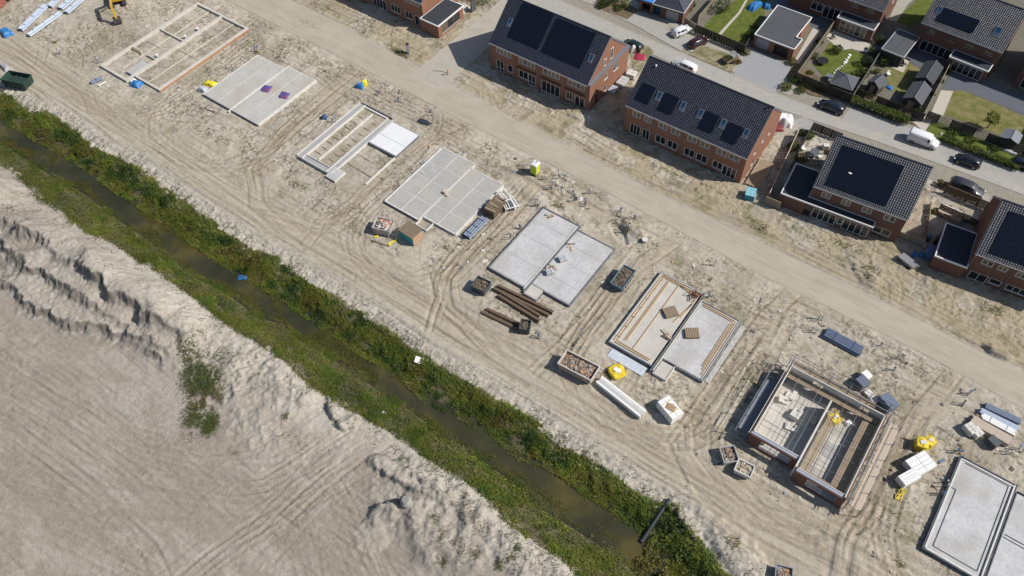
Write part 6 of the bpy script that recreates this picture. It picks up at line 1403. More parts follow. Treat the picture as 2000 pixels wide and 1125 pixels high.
fence('weathered grey fence left of the lawn with the pale path',(1362,46),(1400,2),1.7,M_fencel)
fence('low fence at the left end of the dark board fence, by the garage row',(1336,46),(1360,62),1.4,M_fencel)
fence('dark fence between the lawn and the grey-roofed double garage',(1452,104),(1462,86),1.8)
fence('sunlit wooden fence between the double garage yard and the garden with white stepping stones',(1553,158),(1628,52),1.9,M_fencel)
fence('dark fence along the back of the garden with white stepping stones',(1553,158),(1660,201),1.8)
fence('dark divider fence between the gazebo garden and the garden with three sheds',(1660,201),(1722,102),1.8,mat('grey fence boards',(.15,.145,.135),.85,.2,3.))
fence('dark fence with one open trellis bay along the garden with three sheds',(1664,186),(1800,238),1.8,None,'mix')
fence('fence right of the twin sheds, beside a narrow flower strip',(1798,236),(1854,128),1.6,M_fencel)
fence('long trellis fence along the front of the dry lawn, to the right edge',(1806,233),(2020,312),1.9,None,'mix')
fence('dark fence at the right edge beside the small grey shed',(2000,300),(2030,240),1.8)
fence('wooden fence along the sand strip right of the long brick terrace, with pinkish top rail',(1498,392),(1556,266),1.7,M_fencel,capm=M_woodp)
fence('short wooden fence closing the narrow yard next to the flat-roofed extension',(1492,398),(1520,410),1.7,M_fencel)
fence('grey fence between the narrow yard and the paved side garden',(1540,338),(1584,254),1.6,M_fence)
fence('black fence along the street side of the paved side garden',(1584,254),(1640,276),1.7)
fence('tall board fence beside the dark van in the gap of two brown houses',(1842,377),(1926,412),1.8,M_lattice)
fence('second board fence with a white rail in the gap between two brown houses',(1832,410),(1912,446),1.5,M_lattice,capm=M_white)
fence('short dark cross fence joining the two board fences by the van',(1926,412),(1912,446),1.5)
fence('low wooden fence between the brown house and the dark bins',(1752,464),(1800,482),1.4,M_fencel)
fence('thin low fence along the pale drive of the brown house',(1815,400),(1808,462),.8,M_fencel)
# hedges, shrubs and trees
def shrub(label,px,r,h,pal,n=420,name='shrub',cat='shrub',trunk=0,xy=None,group=None,asp=1.0,rz=0,sz=.30):
    x,y=xy or at(*px); t=thing(name,label,cat,(x,y,-.02),rz,group)
    d=RNG.normal(0,1,(n,3)); d/=np.linalg.norm(d,axis=1)[:,None]; lump=1+.45*(fbm(d[:,0]*2.2+x,d[:,1]*2.2+d[:,2]*2,3,int(abs(x*7))%40)-.5)*2
    k=RNG.uniform(.35,1,n)**.5*lump; P=np.stack([d[:,0]*r*k,d[:,1]*r*asp*k,trunk+h*.5+d[:,2]*h*.5*k],1); P[:,2]=np.maximum(P[:,2],.05)
    pal=np.array(pal); leaves('foliage' if not trunk else 'crown',P,sz,pal[RNG.integers(0,len(pal),n)],tilt=.8,up=.2,parent=t)
    q=MB(); 
    if trunk:
        q.tube([(0,0,0),(.05,.03,trunk*.7),(.02,0,trunk+h*.45)],[.12,.09,.04],7)
        for a in range(5): q.tube([(.03,0,trunk*.8),(.5*r*math.cos(a*1.3),.5*r*math.sin(a*1.3),trunk+h*.5)],[.05,.02],5)
    else:
        for a in range(4): q.tube([(.05*math.cos(a*1.6),.05*math.sin(a*1.6),0),(.4*r*math.cos(a*1.6),.4*r*math.sin(a*1.6),h*.6)],[.04,.015],5)
    q.build('trunk' if trunk else 'stem',M_rust if not trunk else mat('bark',(.10,.075,.05),.9,.2,6.) ,t); return t
G1=[(.035,.060,.016),(.055,.085,.020),(.075,.105,.024)]; G2=[(.095,.125,.020),(.13,.15,.025),(.07,.10,.02)]; G3=[(.020,.038,.014),(.032,.055,.018)]; G4=[(.16,.15,.03),(.12,.13,.03),(.20,.17,.05)]; G5=[(.16,.10,.04),(.20,.13,.05),(.09,.08,.03)]
def hedge(label,a,b,w_,h,pal,dens=90,rough=.25):
    (x0,y0),(x1,y1)=at(*a),at(*b); L=math.hypot(x1-x0,y1-y0); t=thing('hedge',label,'hedge',(x0,y0,0),math.atan2(y1-y0,x1-x0)); n=int(L*dens*w_)
    u=RNG.uniform(0,L,n); v=RNG.uniform(-.5,.5,n)*w_; top=h*(1-rough+2*rough*fbm(u/.9,v+x0,3,7)); z=top*(1-RNG.random(n)**2.2*.9); pal=np.array(pal)
    c=pal[np.clip((fbm(u/1.1,v*1.5,2,11)*len(pal)*1.3-.3).astype(int),0,len(pal)-1)]
    leaves('foliage',np.stack([u,v,z],1),.26,c,tilt=.8,up=.3,parent=t); q=MB()
    for k in range(int(L/.8)): q.tube([(k*.8+.3,0,0),(k*.8+.35,.1,h*.7)],[.05,.02],5)
    q.build('stems',M_rust,t,kind='stuff')
hedge('clipped dark green hedge along the parking bays between the dark car and the white van',(1660,200),(1772,243),1.5,1.35,[(.06,.095,.018),(.085,.125,.022),(.115,.15,.025)],300,.15)
hedge('loose hedge of low shrubs along the street right of the white van',(1836,273),(1988,332),1.4,.9,[(.08,.11,.02),(.125,.15,.03),(.06,.09,.02)],240,.45)
for i,(px,r,h,pal,n,lab) in enumerate([((1185,8),1.5,1.6,G1,420,'dark shrub by the street left of the garage row, nearest the corner'),((1200,2),1.4,2.0,G3,420,'tall dark shrub at the top edge left of the garage row'),((1221,14),.9,2.2,G2,300,'upright light green shrub beside the garage row wall'),((1173,13),1.0,.8,G1,220,'low shrub at the left end of the planting by the street'),
  ((1208,18),.9,.8,G2,180,'low bright shrub in front of the upright one by the street'),((1342,22),1.0,.8,G2,200,'light green shrub in the yard right of the hipped garage roof'),((1350,12),1.0,.9,G1,200,'shrub higher in the yard right of the hipped garage roof'),((1408,22),1.6,2.6,G1,560,'large dark shrub at the left of the lawn with the pale path'),((1463,73),1.0,1.2,G2,260,'bright shrub at the lower corner of the lawn by the double garage'),((1474,52),.7,.5,G4,150,'yellowish flower bed plant beside the double garage'),
  ((1447,98),.7,1.1,G2,180,'small shrub at the corner of the double garage drive'),((1458,106),.7,1.0,G4,170,'yellow-green shrub beside the open trailer'),((1441,122),.7,.5,G5,140,'brownish low plant beside the open trailer'),((1547,125),.8,1.4,G4,220,'yellow-green bush at the right corner of the double garage'),((1535,172),1.2,1.0,G2,300,'round light green shrub beside the double garage drive, lowest'),((1548,160),1.0,1.1,G1,260,'grey-green shrub above the round light green one'),((1573,165),1.2,1.2,G1,300,'shrub in the bed left of the dark parked estate car'),((1562,178),1.0,.7,G2,220,'low shrub at the kerb left of the dark parked estate car'),((1600,172),1.3,.8,G1,260,'low dark shrub behind the dark parked estate car'),((1645,188),1.1,1.0,[(.20,.22,.16),(.12,.15,.08),(.28,.30,.24)],260,'silver-white flowering shrub right of the dark parked estate car'),
  ((1634,102),1.0,1.6,G1,340,'round dark bush on the lawn with white stepping stones'),((1588,112),1.0,.9,G1,220,'grey-green shrub at the left side of the stepping stone lawn'),((1600,84),.8,.8,G1,180,'shrub in the upper left corner of the stepping stone lawn'),((1582,143),.6,.5,G4,150,'yellow plant in the lower left corner of the stepping stone lawn'),((1690,128),1.2,1.9,G3,420,'dark bush in the shade right of the stepping stone lawn, upper'),((1680,150),1.4,2.0,G2,420,'light green bush right of the stepping stone lawn, lower'),((1705,108),1.0,1.6,G1,300,'bush beside the grey roofed garden room, left side'),((1716,84),.9,1.6,G1,280,'bush between the orange gable and the garden room'),
  ((1724,126),.9,1.6,G2,280,'bush below the garden room at the divider fence'),((1712,142),.7,.9,G4,160,'pale plant beside the round hut'),((1850,140),.7,.8,G4,200,'yellow flowering plant at the top of the narrow flower strip'),((1838,160),.5,.5,G2,120,'small plants in the middle of the narrow flower strip'),((1822,185),.5,.4,G5,110,'purple-brown flowers in the narrow flower strip'),((1785,216),.9,1.4,G2,280,'bright shrub at the corner of the trellis fence and the hedge'),((1700,190),.6,.5,G1,120,'low plant in the rock bed behind the hedge'),((1740,205),.7,.5,G4,140,'dry plant in the rock bed behind the hedge'),
  ((1860,262),.9,.6,G2,180,'low plant in the strip before the trellis fence, left'),((1895,275),.9,.6,G2,200,'yellow-green plant in the strip before the trellis fence, middle'),((1942,292),.9,.7,G1,200,'shrub in the strip before the trellis fence, right'),((1985,318),1.0,1.0,G2,240,'shrub at the right end of the street hedge'),((1548,290),1.0,1.2,G2,300,'bright bush inside the narrow yard by the pinkish fence'),((1566,262),.8,1.0,G2,220,'light green shrub at the top of the narrow yard'),((1582,270),.6,1.3,G2,180,'tall light plant in the paved side garden corner'),((1563,312),1.1,1.2,G4,300,'yellow-green bush beside the flat-roofed extension'),((1618,300),.6,.6,G5,140,'orange-brown plant in the paved side garden'),((1836,362),.7,1.0,G5,200,'autumn-coloured shrub at the back of the dark van'),((1825,415),.6,.6,G4,130,'thin yellow plants along the pale drive'),((1745,78),.8,.8,G1,180,'small shrub in shade between the garden room and the top lawn')]):
    shrub(lab,px,r,h,pal,n)
shrub('small bright green tree standing alone on the dry lawn',(1928,250),1.3,2.4,[(.13,.16,.015),(.10,.13,.02),(.16,.18,.02)],900,'garden_tree','tree',trunk=1.1,sz=.26)
# sheds
M_shedr=mat('grey shingles',(.085,.09,.105),.85,.15,1.5,.2); M_shedw=mat('dark shed boards',(.05,.043,.038),.85,.2,3.); M_shedd=mat('dark green-grey felt',(.05,.056,.062),.85,.15,1.5)
def shed(label,P,zr,ze,rm,rot=0,name='shed',overhang=.15,cat='shed',ridge='y'):
    x0,y0,x1,y1=P; W,D=x1-x0,y1-y0; t=thing(name,label,cat,(x0,y0,-.02),rot); q=MB()
    n=int(W/.3)
    q.box(.1,.1,0,W-.1,D-.1,ze-.05)
    q.add([(.1,.1,ze-.05),(W-.1,.1,ze-.05),(W/2,.1,zr-.1)],[(0,1,2)]); q.add([(.1,D-.1,ze-.05),(W-.1,D-.1,ze-.05),(W/2,D-.1,zr-.1)],[(1,0,2)]); q.build('wall',M_shedw,t)
    for s in (0,1):
        a=-overhang if s==0 else W+overhang; dz=(zr-ze)/(W/2)*overhang; q=MB(); th=.06
        V=[(a,-overhang,ze-dz),(a,D+overhang,ze-dz),(W/2,D+overhang,zr),(W/2,-overhang,zr)]; q.add(V+[(p[0],p[1],p[2]-th) for p in V],[(0,1,2,3),(7,6,5,4),(0,4,5,1),(1,5,6,2),(2,6,7,3),(3,7,4,0)] if s else [(3,2,1,0),(4,5,6,7),(1,5,4,0),(2,6,5,1),(3,7,6,2),(0,4,7,3)]); q.build('roof_slope',rm,t)
    q=MB(); q.tube([(W/2,-overhang,zr+.02),(W/2,D+overhang,zr+.02)],.05,6); q.build('ridge_cap',M_zinc,t)
    q=MB(); q.box(W*.3,.07,.05,W*.65,.1,1.85); q.build('door',M_fencel,t); return t
shed('large dark felt-roofed shed against the fence in the three-shed garden',(32.7,76.6,35.7,82.0),3.0,2.2,M_shedd)
shed('smaller grey-roofed shed below the large one in the three-shed garden',(32.8,70.4,35.9,75.3),3.0,2.1,M_shedr)
shed('little grey hut with white trim beside the divider fence in the three-shed garden',(26.2,70.9,28.5,73.4),2.9,2.1,M_shedr,R(-12))
x,y=at(1981,266,2.0); shed('small light grey shed on the dry lawn at the right edge',(x-1.6,y-1.1,x+1.0,y+1.3),2.3,1.8,mat('light grey roof sheets',(.17,.19,.22),.7,.12,2.))
t=thing('gazebo','grey gazebo with a four-sided roof at the corner of the stepping stone garden','gazebo',(21.1,66.8,-.02),R(4)); W,D=3.7,3.8
for a in (0.15,W-.15):
    for b_ in (.15,D-.15): q=MB(); q.box(a-.07,b_-.07,0,a+.07,b_+.07,2.2); q.build('post',M_shedw,t)
q=MB(); q.box(.1,.1,0,W-.1,.18,1.9); q.build('back_panel',M_shedw,t); q=MB(); q.box(W-.18,.2,0,W-.1,D-.1,1.9); q.build('back_panel',M_shedw,t)
A=[(-.15,-.15,2.2),(W+.15,-.15,2.2),(W+.15,D+.15,2.2),(-.15,D+.15,2.2)]; ap=(W/2,D/2,3.3)
for i in range(4): q=MB(); a,b_=A[i],A[(i+1)%4]; q.add([a,b_,ap,(a[0],a[1],a[2]-.08),(b_[0],b_[1],b_[2]-.08)],[(0,1,2),(0,3,4,1)]); q.build('roof_slope',M_shedr,t); q=MB(); q.tube([a,ap],.05,6); q.build('hip_cap',M_zinc,t)
# garden room with flat grey roof
t=thing('garden_room','flat grey-roofed garden room with white trim between two brown houses','garden room',(25.0,80.5,0),R(-3)); W,D=4.1,7.2
q=MB(); q.box(.2,.2,-.1,W-.2,D-.1,2.45); q.build('wall',M_shedw,t); q=MB(); q.box(0,0,2.46,W/2-.02,D,2.55); q.box(W/2+.02,0,2.46,W,D,2.56); q.build('roof_panel',M_feltg,t)
for a in ((-.06,-.06,W+.06,0),(-.06,D,W+.06,D+.06),(-.06,0,0,D),(W,0,W+.06,D)): q=MB(); q.box(a[0],a[1],2.35,a[2],a[3],2.6); q.build('trim',M_white,t)
# double garage
gp=[(4.3,71.4),(12.1,71.4),(12.1,74.9),(10.9,74.9),(10.9,82.0),(4.0,82.0)]
t=thing('double_garage','flat grey-roofed double garage with one pale and one dark door','garage'); q=MB()
for i in range(6):
    a,b_=gp[i],gp[(i+1)%6]; L=math.hypot(b_[0]-a[0],b_[1]-a[1]); wall(q,a,((b_[0]-a[0])/L,(b_[1]-a[1])/L),L,-.1,2.5,[(.5,3.1,.0,2.15),(4.1,6.9,.0,2.15)] if i==0 else [(2,2.9,.1,2.1)] if i==3 else (),.25)
q.build('wall',M_brick,t)
for x0,x1,m,lab in ((4.8,7.4,M_greyw,'pale door'),(8.4,11.2,mat('black door',(.02,.022,.026),.6,.1),'dark door')):
    q=MB(); 
    for k in range(4): q.box(x0,71.58,.02+.53*k,x1,71.62,.53+.53*k)
    q.build('garage_door',m,t,label=lab+' of sectional panels')
M_strip=M_feltg
for k in range(14):
    y0=71.5+.75*k; y1=y0+.74; x1=12.0 if y1<74.9 else 10.8
    q=MB(); q.box(4.05+.0*k,y0,2.46+.004*(k%2),x1,min(y1,81.95),2.50+.004*(k%2)); q.build('roof_strip',M_strip,t)
for i in range(6):
    a,b_=gp[i],gp[(i+1)%6]; L=math.hypot(b_[0]-a[0],b_[1]-a[1]); q=MB(); q.obox(((a[0]+b_[0])/2,(a[1]+b_[1])/2,2.50+.003*(i%2)),(L+.16,.16,.22),math.atan2(b_[1]-a[1],b_[0]-a[0])); q.build('roof_trim',M_white,t)
# garage row at the top
t=thing('garage_row','garage row with two open bays and a hipped tiled roof at the top edge','garage',(-18.6,68.8,0),R(7)); q=MB(); wall(q,(0,0),(1,0),8.9,-.1,2.6,[(.5,2.2,0,2.1),(2.9,4.4,0,2.1),(5.4,8.1,0,2.1)],.4); wall(q,(8.9,0),(0,1),6,-.1,2.6); wall(q,(0,6),(0,-1),6,-.1,2.6); wall(q,(8.9,6),(-1,0),8.9,-.1,2.6); q.build('wall',M_brick2,t)
q=MB(); q.box(5.4,.25,.02,8.1,.3,2.1); q.build('garage_door',M_greyw,t); q=MB(); q.box(2.9,.9,.02,4.4,1.0,2.0); q.build('garage_door',mat('teal door',(.02,.14,.22),.4,.1),t); q=MB(); q.box(.5,1.4,.02,2.2,1.5,2.1); q.build('garage_door',M_dark,t)
q=MB(); q.box(-.1,-.12,2.6,2.6,6,2.72); q.build('canopy',mat('bright blue roof sheet',(.04,.20,.52),.5,.1,2.),t)
A=[(2.62,-.25,2.6),(9.1,-.25,2.6),(9.1,6.2,2.6),(2.62,6.2,2.6)]; B_=[(5.8,2.9,4.4),(5.9,3.0,4.4)]
for f in ((A[0],A[1],B_[0]),(A[1],A[2],B_[0]),(A[2],A[3],B_[0]),(A[3],A[0],B_[0])): q=MB(); q.add(list(f)+[(p[0],p[1],p[2]-.12) for p in f],[(0,1,2),(0,3,4,1)]); q.build('roof_slope',M_tile2,t); q=MB(); q.tube([f[0],f[2]],.07,6); q.build('hip_cap',M_tile,t); q=MB(); q.tube([f[0],f[1]],.06,6); q.build('gutter',M_white,t)
# ------------------------------------------------------------------ vehicles
M_tyre=mat('tyre rubber',(.02,.02,.02),.85,.1); M_rim=mat('wheel rim',(.35,.36,.38),.35,.05,metal=.8); M_red=mat('tail lamp',(.35,.01,.01),.3,.02); M_lamp=mat('head lamp',(.6,.62,.65),.15,.02); M_cglass=glass_mat('car glass',(.012,.016,.022),.04,.8)
def paint(n,c,ro=.28): 
    m=mat(n,c,ro,.03,1.,spec=.5); m.node_tree.nodes['Principled BSDF'].inputs['Coat Weight'].default_value=.6; m.node_tree.nodes['Principled BSDF'].inputs['Coat Roughness'].default_value=.08; return m
PROF={ # x, belt height, roof height (0 = none), half width, roof half width
 'hatch':(4.1,[(-2.05,.62,0,.70,0),(-1.98,.92,0,.80,0),(-1.62,.98,1.38,.86,.58),(-.9,.98,1.48,.87,.62),(.2,.96,1.49,.87,.63),(.62,.95,1.40,.87,.60),(1.12,.94,0,.86,0),(1.85,.80,0,.80,0),(2.05,.55,0,.66,0)]),
 'estate':(4.6,[(-2.3,.62,0,.74,0),(-2.24,.95,0,.82,0),(-2.02,.98,1.42,.87,.60),(-1.0,.98,1.51,.88,.64),(.3,.97,1.51,.88,.64),(.72,.96,1.42,.88,.61),(1.32,.94,0,.87,0),(2.1,.78,0,.80,0),(2.3,.55,0,.66,0)]),
 'suv':(4.6,[(-2.3,.75,0,.78,0),(-2.25,1.08,0,.86,0),(-2.02,1.12,1.66,.92,.66),(-1.0,1.12,1.75,.93,.70),(.4,1.10,1.74,.93,.69),(.75,1.09,1.64,.92,.66),(1.35,1.05,0,.91,0),(2.15,.92,0,.85,0),(2.3,.62,0,.72,0)]),
 'van':(5.0,[(-2.5,.8,0,.90,0),(-2.48,1.15,1.92,.94,.80),(-2.2,1.18,1.99,.95,.82),(.6,1.15,1.98,.95,.82),(1.05,1.12,1.88,.95,.78),(1.75,1.08,0,.93,0),(2.3,.92,0,.86,0),(2.5,.62,0,.74,0)])}
def car(label,px,rz,kind,m,cat='car',roofm=None,vanside=False,name='parked_car'):
    L,st=PROF[kind]; x,y=at(*px,.6); t=thing(name,label,cat,(x,y,gz(x,y)+.01),rz)
    ring_=[]; n=len(st)
    for (sx,bh,rh,hw,rw) in st:
        if rh==0: rh=bh+.05; rw=hw*.72
        ring_.append([(sx,-hw*.92,.28),(sx,-hw,.5),(sx,-hw*.985,bh),(sx,-rw,rh-.05),(sx,-rw*.8,rh),(sx,0,rh+.035),(sx,rw*.8,rh),(sx,rw,rh-.05),(sx,hw*.985,bh),(sx,hw,.5),(sx,hw*.92,.28)])
    q=MB(); V=[p for r in ring_ for p in r]; k=11; F=[(i*k+j,(i+1)*k+j,(i+1)*k+j+1,i*k+j+1) for i in range(n-1) for j in range(k-1)]+[(i*k+k-1,(i+1)*k+k-1,(i+1)*k,i*k) for i in range(n-1)]
    q.add(V,F,True); q.add(ring_[0],[tuple(range(k))]); q.add(ring_[-1],[tuple(range(k-1,-1,-1))]); q.build('body',m,t)
    g=[i for i in range(n) if st[i][2]>0]; a,b=g[0],g[-1]
    def quad(nm,P,off,mm=M_cglass):
        v=[Vector(p) for p in P]; nn=(v[1]-v[0]).cross(v[2]-v[0]).normalized(); c=sum(v,Vector())/4; v=[c+(p-c)*.9+nn*off for p in v]; w_=MB(); w_.add(v+[p-nn*.02 for p in v],[(0,1,2,3),(0,4,5,1),(1,5,6,2),(2,6,7,3),(3,7,4,0)]); w_.build(nm,mm,t)
    R0=ring_
    # windscreen, rear window
    quad('windscreen',[(st[b+1][0]-.05,-st[b+1][3]*.78,st[b+1][1]+.05),(st[b+1][0]-.05,st[b+1][3]*.78,st[b+1][1]+.05),(st[b][0],st[b][4]*.95,st[b][2]-.02),(st[b][0],-st[b][4]*.95,st[b][2]-.02)],.025)
    quad('rear_window',[(st[a-1][0]+.08,st[a-1][3]*.78,st[a-1][1]+.05),(st[a-1][0]+.08,-st[a-1][3]*.78,st[a-1][1]+.05),(st[a][0],-st[a][4]*.95,st[a][2]-.02),(st[a][0],st[a][4]*.95,st[a][2]-.02)],.025)
    lo=(b-1 if vanside else a)
    for s in (-1,1):
        for i in range(lo,b):
            P=[(st[i][0]+.03,s*st[i][3]*.985,st[i][1]+.02),(st[i+1][0]-.03,s*st[i+1][3]*.985,st[i+1][1]+.02),(st[i+1][0]-.03,s*st[i+1][4],st[i+1][2]-.07),(st[i][0]+.03,s*st[i][4],st[i][2]-.07)]
            if s>0: P=P[::-1]
            quad('side_window',P,.02)
        for wx in (-L*.3,L*.31):
            q=MB(); q.tube([(wx,s*(st[3][3]-.16),.32),(wx,s*(st[3][3]+.02),.32)],.33,16); o=q.build('wheel',M_tyre,t); q=MB(); q.tube([(wx,s*(st[3][3]+.022),.32),(wx,s*(st[3][3]+.035),.32)],.21,12); q.build('rim',M_rim,o)
        q=MB(); q.obox((st[-2][0]+.08,s*st[-2][3]*.75,st[-2][1]-.06),(.22,.3,.12),-s*.5); q.build('headlight',M_lamp,t)
        q=MB(); q.obox((st[0][0]+.03,s*st[0][3]*.92,st[0][1]+.14),(.1,.2,.2)); q.build('taillight',M_red,t)
        q=MB(); q.obox((st[b][0]+.15,s*(st[b][3]+.1),st[b][1]+.08),(.12,.2,.14)); q.build('mirror',m,t)
    q=MB(); q.box(st[0][0]-.03,-.3,.42,st[0][0]-.01,.3,.54); q.build('number_plate',mat('plate',(.6,.5,.08),.5,.05) if 'plate' not in bpy.data.materials else bpy.data.materials['plate'],t)
    return t
P_w=paint('white car paint',(.72,.73,.75)); P_db=paint('dark blue car paint',(.012,.016,.028)); P_bk=paint('black car paint',(.012,.012,.014)); P_rd=paint('dark maroon car paint',(.035,.010,.014)); P_gr=paint('dark grey car paint',(.026,.026,.036),.42); P_gn=paint('dark green car paint',(.010,.022,.018))
car('white hatchback parked on the driveway in front of the garage row',(1331,60),R(68),'hatch',P_w)
car('black and maroon hatchback beside the dark board fence and the white hatchback',(1363,82),R(68),'hatch',P_rd)
car('white estate car on the street, half hidden behind the long terrace roof',(1338,128),R(178),'estate',P_w)
car('dark green car partly hidden behind the sunlit gable of the first terrace',(1236,88),R(178),'hatch',P_gn)
car('dark blue estate car parked beside the clipped hedge',(1624,208),R(181),'estate',P_db)
car('white van parked on the street beside the shrubs',(1803,274),R(3),'van',P_w,'van',vanside=True,name='parked_van')
car('black rounded car parked right of the white van',(1890,314),R(183),'hatch',P_bk)
car('dark grey van parked behind the board fence between the brown houses',(1887,369),R(2),'suv',P_gr,'van',name='parked_van').scale=(1.16,1.1,1.12)
car('dark car cut by the right edge on the street',(2004,322),R(3),'hatch',P_db)
(x,y)=at(1425,115,.5); t=thing('open_trailer','open trailer with green waste and a grey cover flap, beside the double garage drive','trailer',(x,y,0),R(70)); q=MB()
q.box(-1.3,-.75,.45,1.3,.75,.52); q.build('bed',M_steel,t)
for a in ((-1.3,-.78,1.3,-.74),(-1.3,.74,1.3,.78),(-1.34,-.78,-1.3,.78),(1.3,-.78,1.34,.78)): q=MB(); q.box(a[0],a[1],.45,a[2],a[3],.95); q.build('side_board',M_brownf,t)
for s in (-1,1): q=MB(); q.tube([(0,s*.8,.3),(0,s*.98,.3)],.3,14); q.build('wheel',M_tyre,t)
q=MB(); q.tube([(1.3,0,.4),(2.4,0,.4)],.05,6); q.build('drawbar',M_steel,t); q=MB(); q.grid(lambda u,v:(.1+1.5*u,-.85+1.7*v,1.05+.18*math.sin(u*5+v*4)),8,8); q.build('cover_flap',mat('grey cover',(.34,.33,.34),.7,.15,2.) if 'grey cover' not in bpy.data.materials else bpy.data.materials['grey cover'],t)
pp=RNG.uniform(-1,1,(160,3)); leaves('green_waste',np.stack([-.6+pp[:,0]*.55,pp[:,1]*.65,.95+.12*pp[:,2]],1),.24,(.12,.11,.035),parent=t,kind='stuff')
# ------------------------------------------------------------------ odds and ends of the gardens and house sides
def box_thing(name,label,cat,px,size,rz,m,lid=None,xy=None,z=0):
    x,y=xy or at(*px); t=thing(name,label,cat,(x,y,z),rz); L,W,h=size; q=MB(); q.bbox(-L/2,-W/2,0,L/2,W/2,h,.04); q.build('body',m,t); q=MB(); q.box(-L/2-.03,-W/2-.03,h,L/2+.03,W/2+.03,h+.06); q.build('lid',lid or m,t); return t
box_thing('storage_box','blue crate with worn lid on the sand at the foot of the plank ramp','crate',(1464,384),(1.5,1.9,1.1),R(15),mat('turquoise plastic',(.03,.24,.32),.5,.1,2.),mat('worn turquoise lid',(.20,.42,.50),.6,.25,2.))
(x0,y0),(x1,y1)=at(1470,366),at(1498,318); L=math.hypot(x1-x0,y1-y0); t=thing('plank_ramp','long weathered plank deck lying on the sand beside the long terrace gable','plank deck',(x0,y0,0),math.atan2(y1-y0,x1-x0))
for i in range(9): q=MB(); q.box(RNG.uniform(-.1,.1),-1.1+.25*i,.25+.01*(i%2),L+RNG.uniform(-.1,.1),-.87+.25*i,.32+.01*(i%2)); q.build('plank',M_woodg,t)
q=MB(); q.box(-.1,1.17,.3,L+.1,1.25,.5); q.build('edge_beam',M_woodp,t)
for k in range(4): q=MB(); q.box(L*k/3.2+.1,-1.1,0,L*k/3.2+.25,1.15,.25); q.build('bearer',M_woodg,t)
def table(label,px,r,m,h=.75):
    x,y=at(*px,h); t=thing('garden_table',label,'garden table',(x,y,0)); q=MB(); q.cyl((0,0,h-.05),r,.05,18); q.build('top',m,t); q=MB(); q.cyl((0,0,0),.06,h-.05,8); q.build('leg',M_steel,t); q=MB(); q.cyl((0,0,0),r*.5,.05,12); q.build('foot',M_steel,t)
table('round dark table in the paved side garden, larger one',(1592,296),.8,M_patd); table('round dark table in the paved side garden, smaller one',(1584,306),.5,M_skipb); table('round grey table by the divider fence of the gazebo garden',(1621,148),.7,M_zinc)
def trampoline(label,px,r,m,rim):
    x,y=at(*px,.6); t=thing('trampoline',label,'trampoline',(x,y,0)); q=MB(); q.cyl((0,0,.58),r*.85,.03,24); q.build('mat',M_dark,t); q=MB()
    q.grid(lambda u,v:((r*.83+r*.17*v)*math.cos(u*6.2832),(r*.83+r*.17*v)*math.sin(u*6.2832),.63),24,1); q.build('pad',m,t)
    for k in range(6): q=MB(); q.tube([(r*.95*math.cos(k*1.047),r*.95*math.sin(k*1.047),0),(r*.95*math.cos(k*1.047),r*.95*math.sin(k*1.047),.6)],.04,6); q.build('leg',M_steel,t)
trampoline('round black pond-like trampoline on the stepping stone lawn',(1607,118),1.05,M_dark,M_dark)
r_=random.Random(3)
for i,(a,b_) in enumerate([(1659,108),(1657,113),(1653,118),(1650,122),(1648,126),(1644,130),(1640,133),(1636,135),(1632,138),(1629,143)]):
    x,y=at(a,b_); t=thing('stepping_stone',('first second third fourth fifth sixth seventh eighth ninth tenth'.split()[i])+' white stone of the curved lawn row, counted from the patio','stone',(x,y,0),r_.uniform(0,3),'white stones in a curved row on the lawn'); t2=MB(); s=.24 if i>3 else .40
    t2.add([(s*math.cos(k*1.05)*r_.uniform(.8,1.2),s*.7*math.sin(k*1.05)*r_.uniform(.8,1.2),0) for k in range(6)]+[(s*.7*math.cos(k*1.05),s*.5*math.sin(k*1.05),.2) for k in range(6)],[tuple(range(6,12))]+[(k,(k+1)%6,6+(k+1)%6,6+k) for k in range(6)]); t2.build('boulder',M_white,t)
tarp('dark blue covered car shape on the lawn in front of the far brown house',(1473,14),1.7,3.4,.9,M_blue,R(-8),'boat_cover','cover',61); tarp('blue tarp heap in the shade right of the covered shape',(1498,14),1.3,1.8,.7,M_blue,R(25),'tarpaulin','tarpaulin',62)
tarp('small blue paddling pool by the dry lawn of the three-shed garden',(1737,172),1.2,1.0,.3,M_blue,0,'paddling_pool','pool',63)
def lounge(label,px,rz,m):
    x,y=at(*px,.4); t=thing('garden_chair',label,'garden chair',(x,y,0),rz); q=MB(); q.box(-.3,-.3,.38,.3,.3,.44); q.build('seat',m,t); q=MB(); q.box(-.3,.26,.44,.3,.32,.95); q.build('backrest',m,t)
    for sx in (-.27,.27):
        for sy in (-.27,.27): q=MB(); q.box(sx-.025,sy-.025,0,sx+.025,sy+.025,.38); q.build('leg',m,t)
for lab,px,rz,m in (('dark garden chair on the small patio by the garden room, left',(1760,123),.3,M_skipb),('dark garden chair on the small patio by the garden room, right',(1767,125),2.,M_skipb),('white garden chair in the paved side garden by the pink items',(1570,290),1.2,M_white),('white garden seat near the street fence of the paved side garden',(1612,284),2.2,M_white),('white garden seat lower in the paved side garden',(1602,305),.4,M_white),('pale bench seat at the edge of the dry lawn by the round hut',(1736,144),.9,M_white),('grey garden chair on the pale patio corner',(1690,99),.2,M_zinc),('dark garden chair on the pale patio under the leafy plant',(1628,72),1.0,M_fence)): lounge(lab,px,rz,m)
box_thing('barbecue','covered pale grey barbecue by the house wall in the paved side garden','barbecue',(1611,292),(.9,.7,1.0),R(30),M_edge); 
def bin_(label,px,m,h=1.1): box_thing('wheelie_bin',label,'bin',px,(.6,.65,h),R(5),m)
